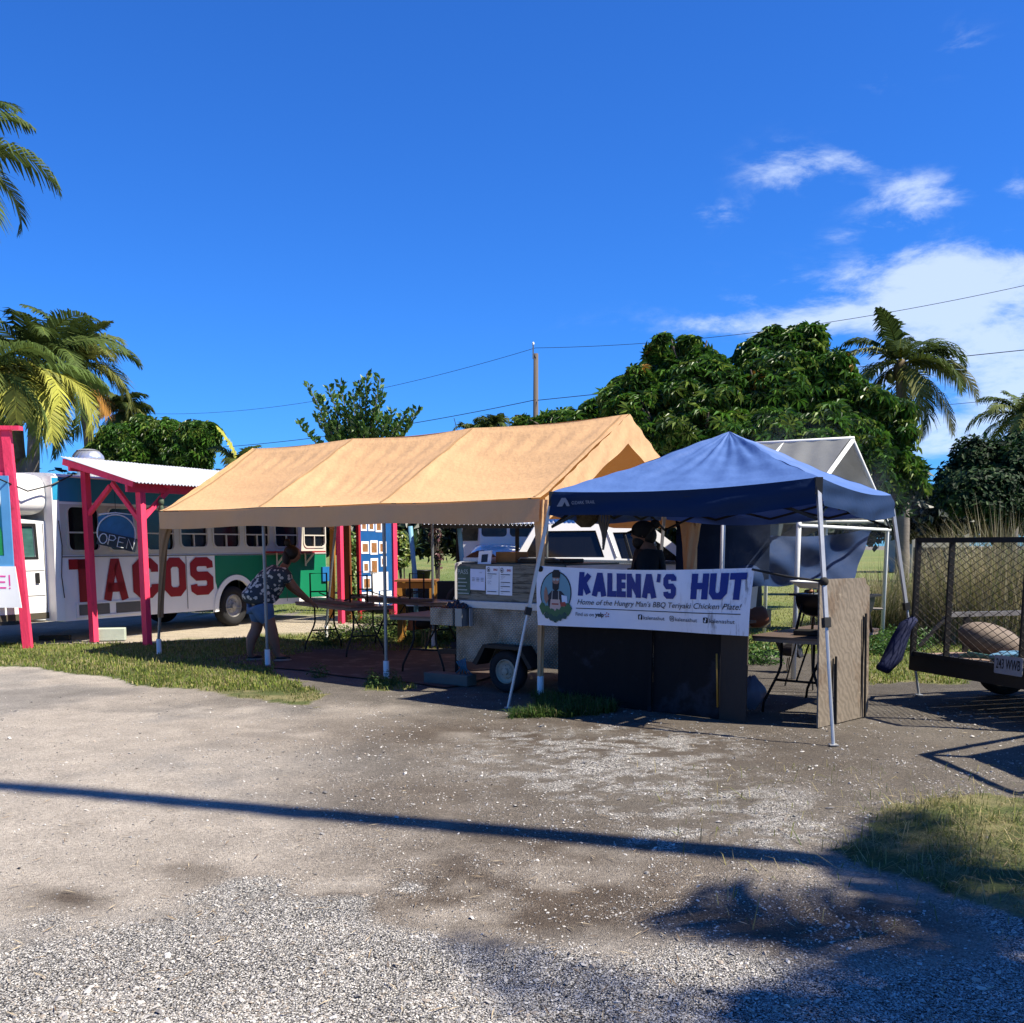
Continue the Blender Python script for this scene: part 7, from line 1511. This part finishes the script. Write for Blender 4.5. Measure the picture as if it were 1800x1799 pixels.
yk = thing('spiky_plant', 'spiky dracaena with long narrow leaves behind the blue pipe', 'plant', PX(727, 0, 27)); cc_p = V(727, 965, 27); MB().tube([PX(727, 0, 27), cc_p], [.06, .04], 7).build('stem', BARK2, yk, smooth=True); rr = np.random.default_rng(61)
for k in range(34):
    a = rr.uniform(0, 6.28); el = rr.uniform(.1, 1.4); l_ = rr.uniform(.55, .85); q = MB()
    def lf(u, v, a=a, el=el, l_=l_): return cc_p+Vector((math.cos(a)*math.cos(el), math.sin(a)*math.cos(el), math.sin(el)))*l_*v+Vector((-math.sin(a), math.cos(a), 0))*((u-.5)*.07*(1-v)**.6)-Vector((0, 0, .25*v*v*l_))
    q.grid(lf, 1, 5); q.build('leaf', mat('spiky_leaf', (.06, .12, .04), rough=.45, transl=.15), yk, smooth=True)
# far hedge line, darkness behind the shelter and far houses
def hedge(name, label, pts, n, size, cols, probs, seed, cat='hedge'):
    t_ = thing(name, label, cat, (pts[0][0][0], pts[0][0][1], 0)); crown_leaves('foliage', t_, pts, n, size, cols, probs, seed, LT, up=.3, shell=.75); return t_
DG = [(.006, .016, .006), (.012, .03, .010), (.035, .06, .02)]
hedge('hedge', 'dark hedge behind the garden and the shelter', [lobe(x, 935, 40, 34, 42) for x in range(560, 860, 32)], 14000, .30, DG, [.5, .4, .1], 71)
hedge('hedge', 'dark shrubbery behind the white pickup truck', [lobe(x, 925, 40, 36, 38) for x in range(880, 1290, 34)], 14000, .32, DG, [.4, .4, .2], 72)
hedge('hedge', 'low green shrubbery behind the grey frame tent', [lobe(x, 925, 38, 33, 34) for x in range(1290, 1560, 30)], 9000, .3, DG, [.35, .4, .25], 73)
hedge('hedge', 'dark low hedge closing the lawn at the far right', [lobe(x, 905, 42, 45, 45) for x in range(1600, 1960, 36)], 11000, .4, DG, [.5, .4, .1], 74)
hedge('hedge', 'dark trees low behind the taco bus at the left', [lobe(x, 890, 60, 40, 62) for x in range(-120, 560, 55)], 16000, .42, DG, [.4, .4, .2], 75)
fh = thing('far_house', 'small far house with tan roof right of the blue canopy', 'house', PX(1612, 0, 60)); hx = lambda px: (px-900)/1800*60
MB().box((hx(1622), 60, 1.9), (3.2, 4, 3.8)).build('wall', mat('house_wall', (.4, .38, .34), rough=.8), fh)
q = MB(); q.add([(hx(1570), 57.8, 3.7), (hx(1672), 57.8, 3.7), (hx(1672), 62.2, 3.7), (hx(1570), 62.2, 3.7), (hx(1590), 60, 4.6), (hx(1652), 60, 4.6)], [(0, 1, 5, 4), (2, 3, 4, 5), (1, 2, 5), (3, 0, 4), (3, 2, 1, 0)]); q.build('roof', mat('house_roof', (.20, .13, .10), rough=.8), fh)
for px in (1610, 1630): MB().box((hx(px), 57.97, 2.4), (.5, .05, .7)).build('window', GLASS, fh)
dfx = thing('dark_fence', 'dark low fence panels across the far end of the right lawn', 'fence', PX(1640, 0, 40))
for k in range(6): 
    X_0 = (1600+k*24-900)/1800*40; MB().box((X_0+.25, 40, .75), (.50, .05, 1.5)).build('panel', mat('navy_fence', (.02, .028, .045), rough=.6), dfx)

# tall grass clumps at the right
def clump(label, pos, rx, ry, n, h0, h1, cols, probs, seed, lean=.5):
    rr = np.random.default_rng(seed); r_ = rr.random(n)**.5; a = rr.uniform(0, 6.28, n); X = pos[0]+rx*r_*np.cos(a); Y = pos[1]+ry*r_*np.sin(a); h = rr.uniform(h0, h1, n)*(1-.35*r_)
    az = np.arctan2(Y-pos[1], X-pos[0])+rr.normal(0, .7, n); ln_ = lean*rr.uniform(.1, 1.3, n); w_ = rr.uniform(.004, .009, n)
    dx, dy = np.cos(az), np.sin(az); side = np.stack([-dy, dx, 0*dx], 1)*w_[:, None]; V_ = []
    for k in range(5):
        t_ = k/4; c_ = np.stack([X+dx*h*ln_*t_**2, Y+dy*h*ln_*t_**2, h*(t_-.35*ln_*t_**2.2)], 1); wk = (1-t_)**.6
        V_ += [c_-side*wk, c_+side*wk]
    v = np.stack(V_, 1).reshape(-1, 3); i = np.arange(n)[:, None]*10; f = np.concatenate([i+np.array([[2*k, 2*k+1, 2*k+3, 2*k+2]]) for k in range(4)], 0)
    cc = np.array(cols)[rr.choice(len(cols), n, p=probs)]*rr.uniform(.7, 1.2, (n, 1)); t_ = thing('tall_grass', label, 'grass clump', (pos[0], pos[1], 0))
    big_mesh('blades', v-np.array([pos[0], pos[1], 0]), f, mat('grass_blade', (1, 1, 1)), np.repeat(cc, 10, 0), kind='stuff', parent=t_)
    return t_
ST = [(.42, .36, .20), (.26, .26, .10), (.12, .17, .05), (.50, .45, .30)]
clump('tall straw coloured grass clump behind the mesh gate', (8.2, 17.2), 1.35, 1.1, 3400, .9, 2.9, ST, [.38, .22, .12, .28], 81, .45)
clump('green lower half of the tall grass at the right edge', (9.6, 18.4), 1.5, 1.2, 3000, .8, 2.5, ST, [.2, .3, .4, .1], 82, .6)
clump('wild grass clump between the grey tent and the trailer', (7.5, 20.5), 1.2, 1.0, 4200, .8, 1.7, ST, [.28, .32, .25, .15], 83, .7)
clump('smaller pale grass clump at the tent side', (6.6, 19.0), .9, .8, 2600, .6, 1.3, ST, [.25, .25, .35, .15], 84, .7)

# ------------------------------------------------------------------ utility poles and wires
up_ = thing('utility_pole', 'grey wooden utility pole rising behind the tan tent ridge', 'utility pole', (PX(943, 0, 38).x, 38, 0)); pt2 = V(942, 622, 38)
MB().tube([(pt2.x, 38, 0), (pt2.x, 38, pt2.z)], [.12, .085], 12).build('pole', mat('pole_wood', (.15, .12, .10), rough=.85, var=.2, stretch=(1, 1, .2)), up_, smooth=True)
MB().box((pt2.x-.1, 37.9, pt2.z+.05), (.05, .05, .5)).build('top_pin', STEEL, up_); q = MB(); q.lathe([(.03, 0), (.045, .05), (.03, .09), (.001, .11)], (pt2.x-.1, 37.9, pt2.z+.28), 10); q.build('insulator', PVC, up_, smooth=True)
st2 = V(911, 730, 36); MB().tube([(st2.x, 36, 0), (st2.x, 36, st2.z)], .13, 10).build('stub_post', mat('dark_post', (.03, .025, .02), rough=.8), smooth=True, label='short dark post beside the utility pole', cat='post', base=(st2.x, 36, 0))
def wire(label, a, b, sg, r_=.009, name='power_line'):
    pts = [a.lerp(b, k/30)-Vector((0, 0, sg*4*(k/30)*(1-k/30))) for k in range(31)]
    MB().tube(pts, r_, 5).build(name, mat('wire_dark', (.03, .035, .045), rough=.6), smooth=True, label=label, cat='wire', base=tuple(a))
wire('highest thin wire running right from the pole top', V(941, 612, 37.9), V(2000, 455, 30), .55)
wire('highest thin wire running left from the pole top', V(941, 612, 37.9), V(180, 722, 60), .95)
wire('thicker cable running left from the middle of the pole', V(942, 703, 37.9), V(330, 790, 50), .28, .013)
wire('thicker cable running right from the pole into the tree', V(945, 704, 37.9), V(2000, 595, 30), -.0, .013)
wire('thin wire above the dark bush at the right edge', V(1560, 722, 40), V(2000, 680, 34), .0, .009)
wire('drooping loose wire end near the tent ridge', V(798, 735, 38), V(806, 765, 38), .0, .012)
# pole and palm standing right of the frame, casting the long shadows on the gravel
u2 = thing('utility_pole', 'utility pole standing just right of the view', 'utility pole', (7.6, 3.18, 0))
MB().tube([(7.6, 3.18, 0), (7.6, 3.18, 16.5)], [.15, .12], 12).build('pole', MATS['pole_wood'], u2, smooth=True)
palm('coconut palm standing right of the view over the gravel', Vector((8.35, 1.85, 8.2)), (9.5, .6), 14, 2.4, 91, dead=1, tone=.9, elevr=(-.6, .9), lw_=.6, nl=46)
palm('second coconut palm outside the right of the view', Vector((9.7, -.8, 9.6)), (9.9, -1.4), 8, 3.0, 93, dead=0, tone=.9, elevr=(-.5, .4), extra=[(2.45, .15, 4.4, .7, FG[0]), (2.2, .1, 3.4, .8, FG[0]), (2.8, .1, 3.2, .8, FG[0])])

# ------------------------------------------------------------------ barbecue smoke
sm = bpy.data.materials.new('smoke'); sm.use_nodes = True; t = sm.node_tree; t.nodes.clear(); out = N(t, 'ShaderNodeOutputMaterial'); pv = N(t, 'ShaderNodeVolumePrincipled'); pv.inputs['Color'].default_value = (.75, .85, 1, 1); pv.inputs['Anisotropy'].default_value = .35
tcn = N(t, 'ShaderNodeTexCoord'); nz = N(t, 'ShaderNodeTexNoise', i_Scale=2.3, i_Detail=5.0, i_Roughness=.6, i_Distortion=.8); L(t, tcn.outputs['Object'], nz.inputs['Vector'])
ln_ = N(t, 'ShaderNodeVectorMath', operation='LENGTH'); mpv = N(t, 'ShaderNodeMapping', i_Scale=(1/1.6, 1/.75, 1/1.3)); L(t, tcn.outputs['Object'], mpv.inputs[0]); L(t, mpv.outputs[0], ln_.inputs[0])
fall = N(t, 'ShaderNodeMapRange', interpolation_type='SMOOTHSTEP'); fall.inputs[1].default_value = 1; fall.inputs[2].default_value = .2; fall.inputs[3].default_value = 0; fall.inputs[4].default_value = 1; L(t, ln_.outputs['Value'], fall.inputs[0])
nm = N(t, 'ShaderNodeMapRange', interpolation_type='SMOOTHSTEP'); nm.inputs[1].default_value = .42; nm.inputs[2].default_value = .75; L(t, nz.outputs[0], nm.inputs[0])
L(t, M(t, 'MULTIPLY', M(t, 'MULTIPLY', fall.outputs[0], nm.outputs[0]), .24), pv.inputs['Density']); L(t, pv.outputs[0], out.inputs['Volume'])
q = MB(); q.ellipsoid((3.3, 11.7, 2.0), (1.65, .8, 1.35), 24, 16); so_ = q.build('smoke', sm, smooth=True, kind='stuff', label='thin blue smoke drifting up from the barrel grill', base=(3.3, 11.7, 2.0))
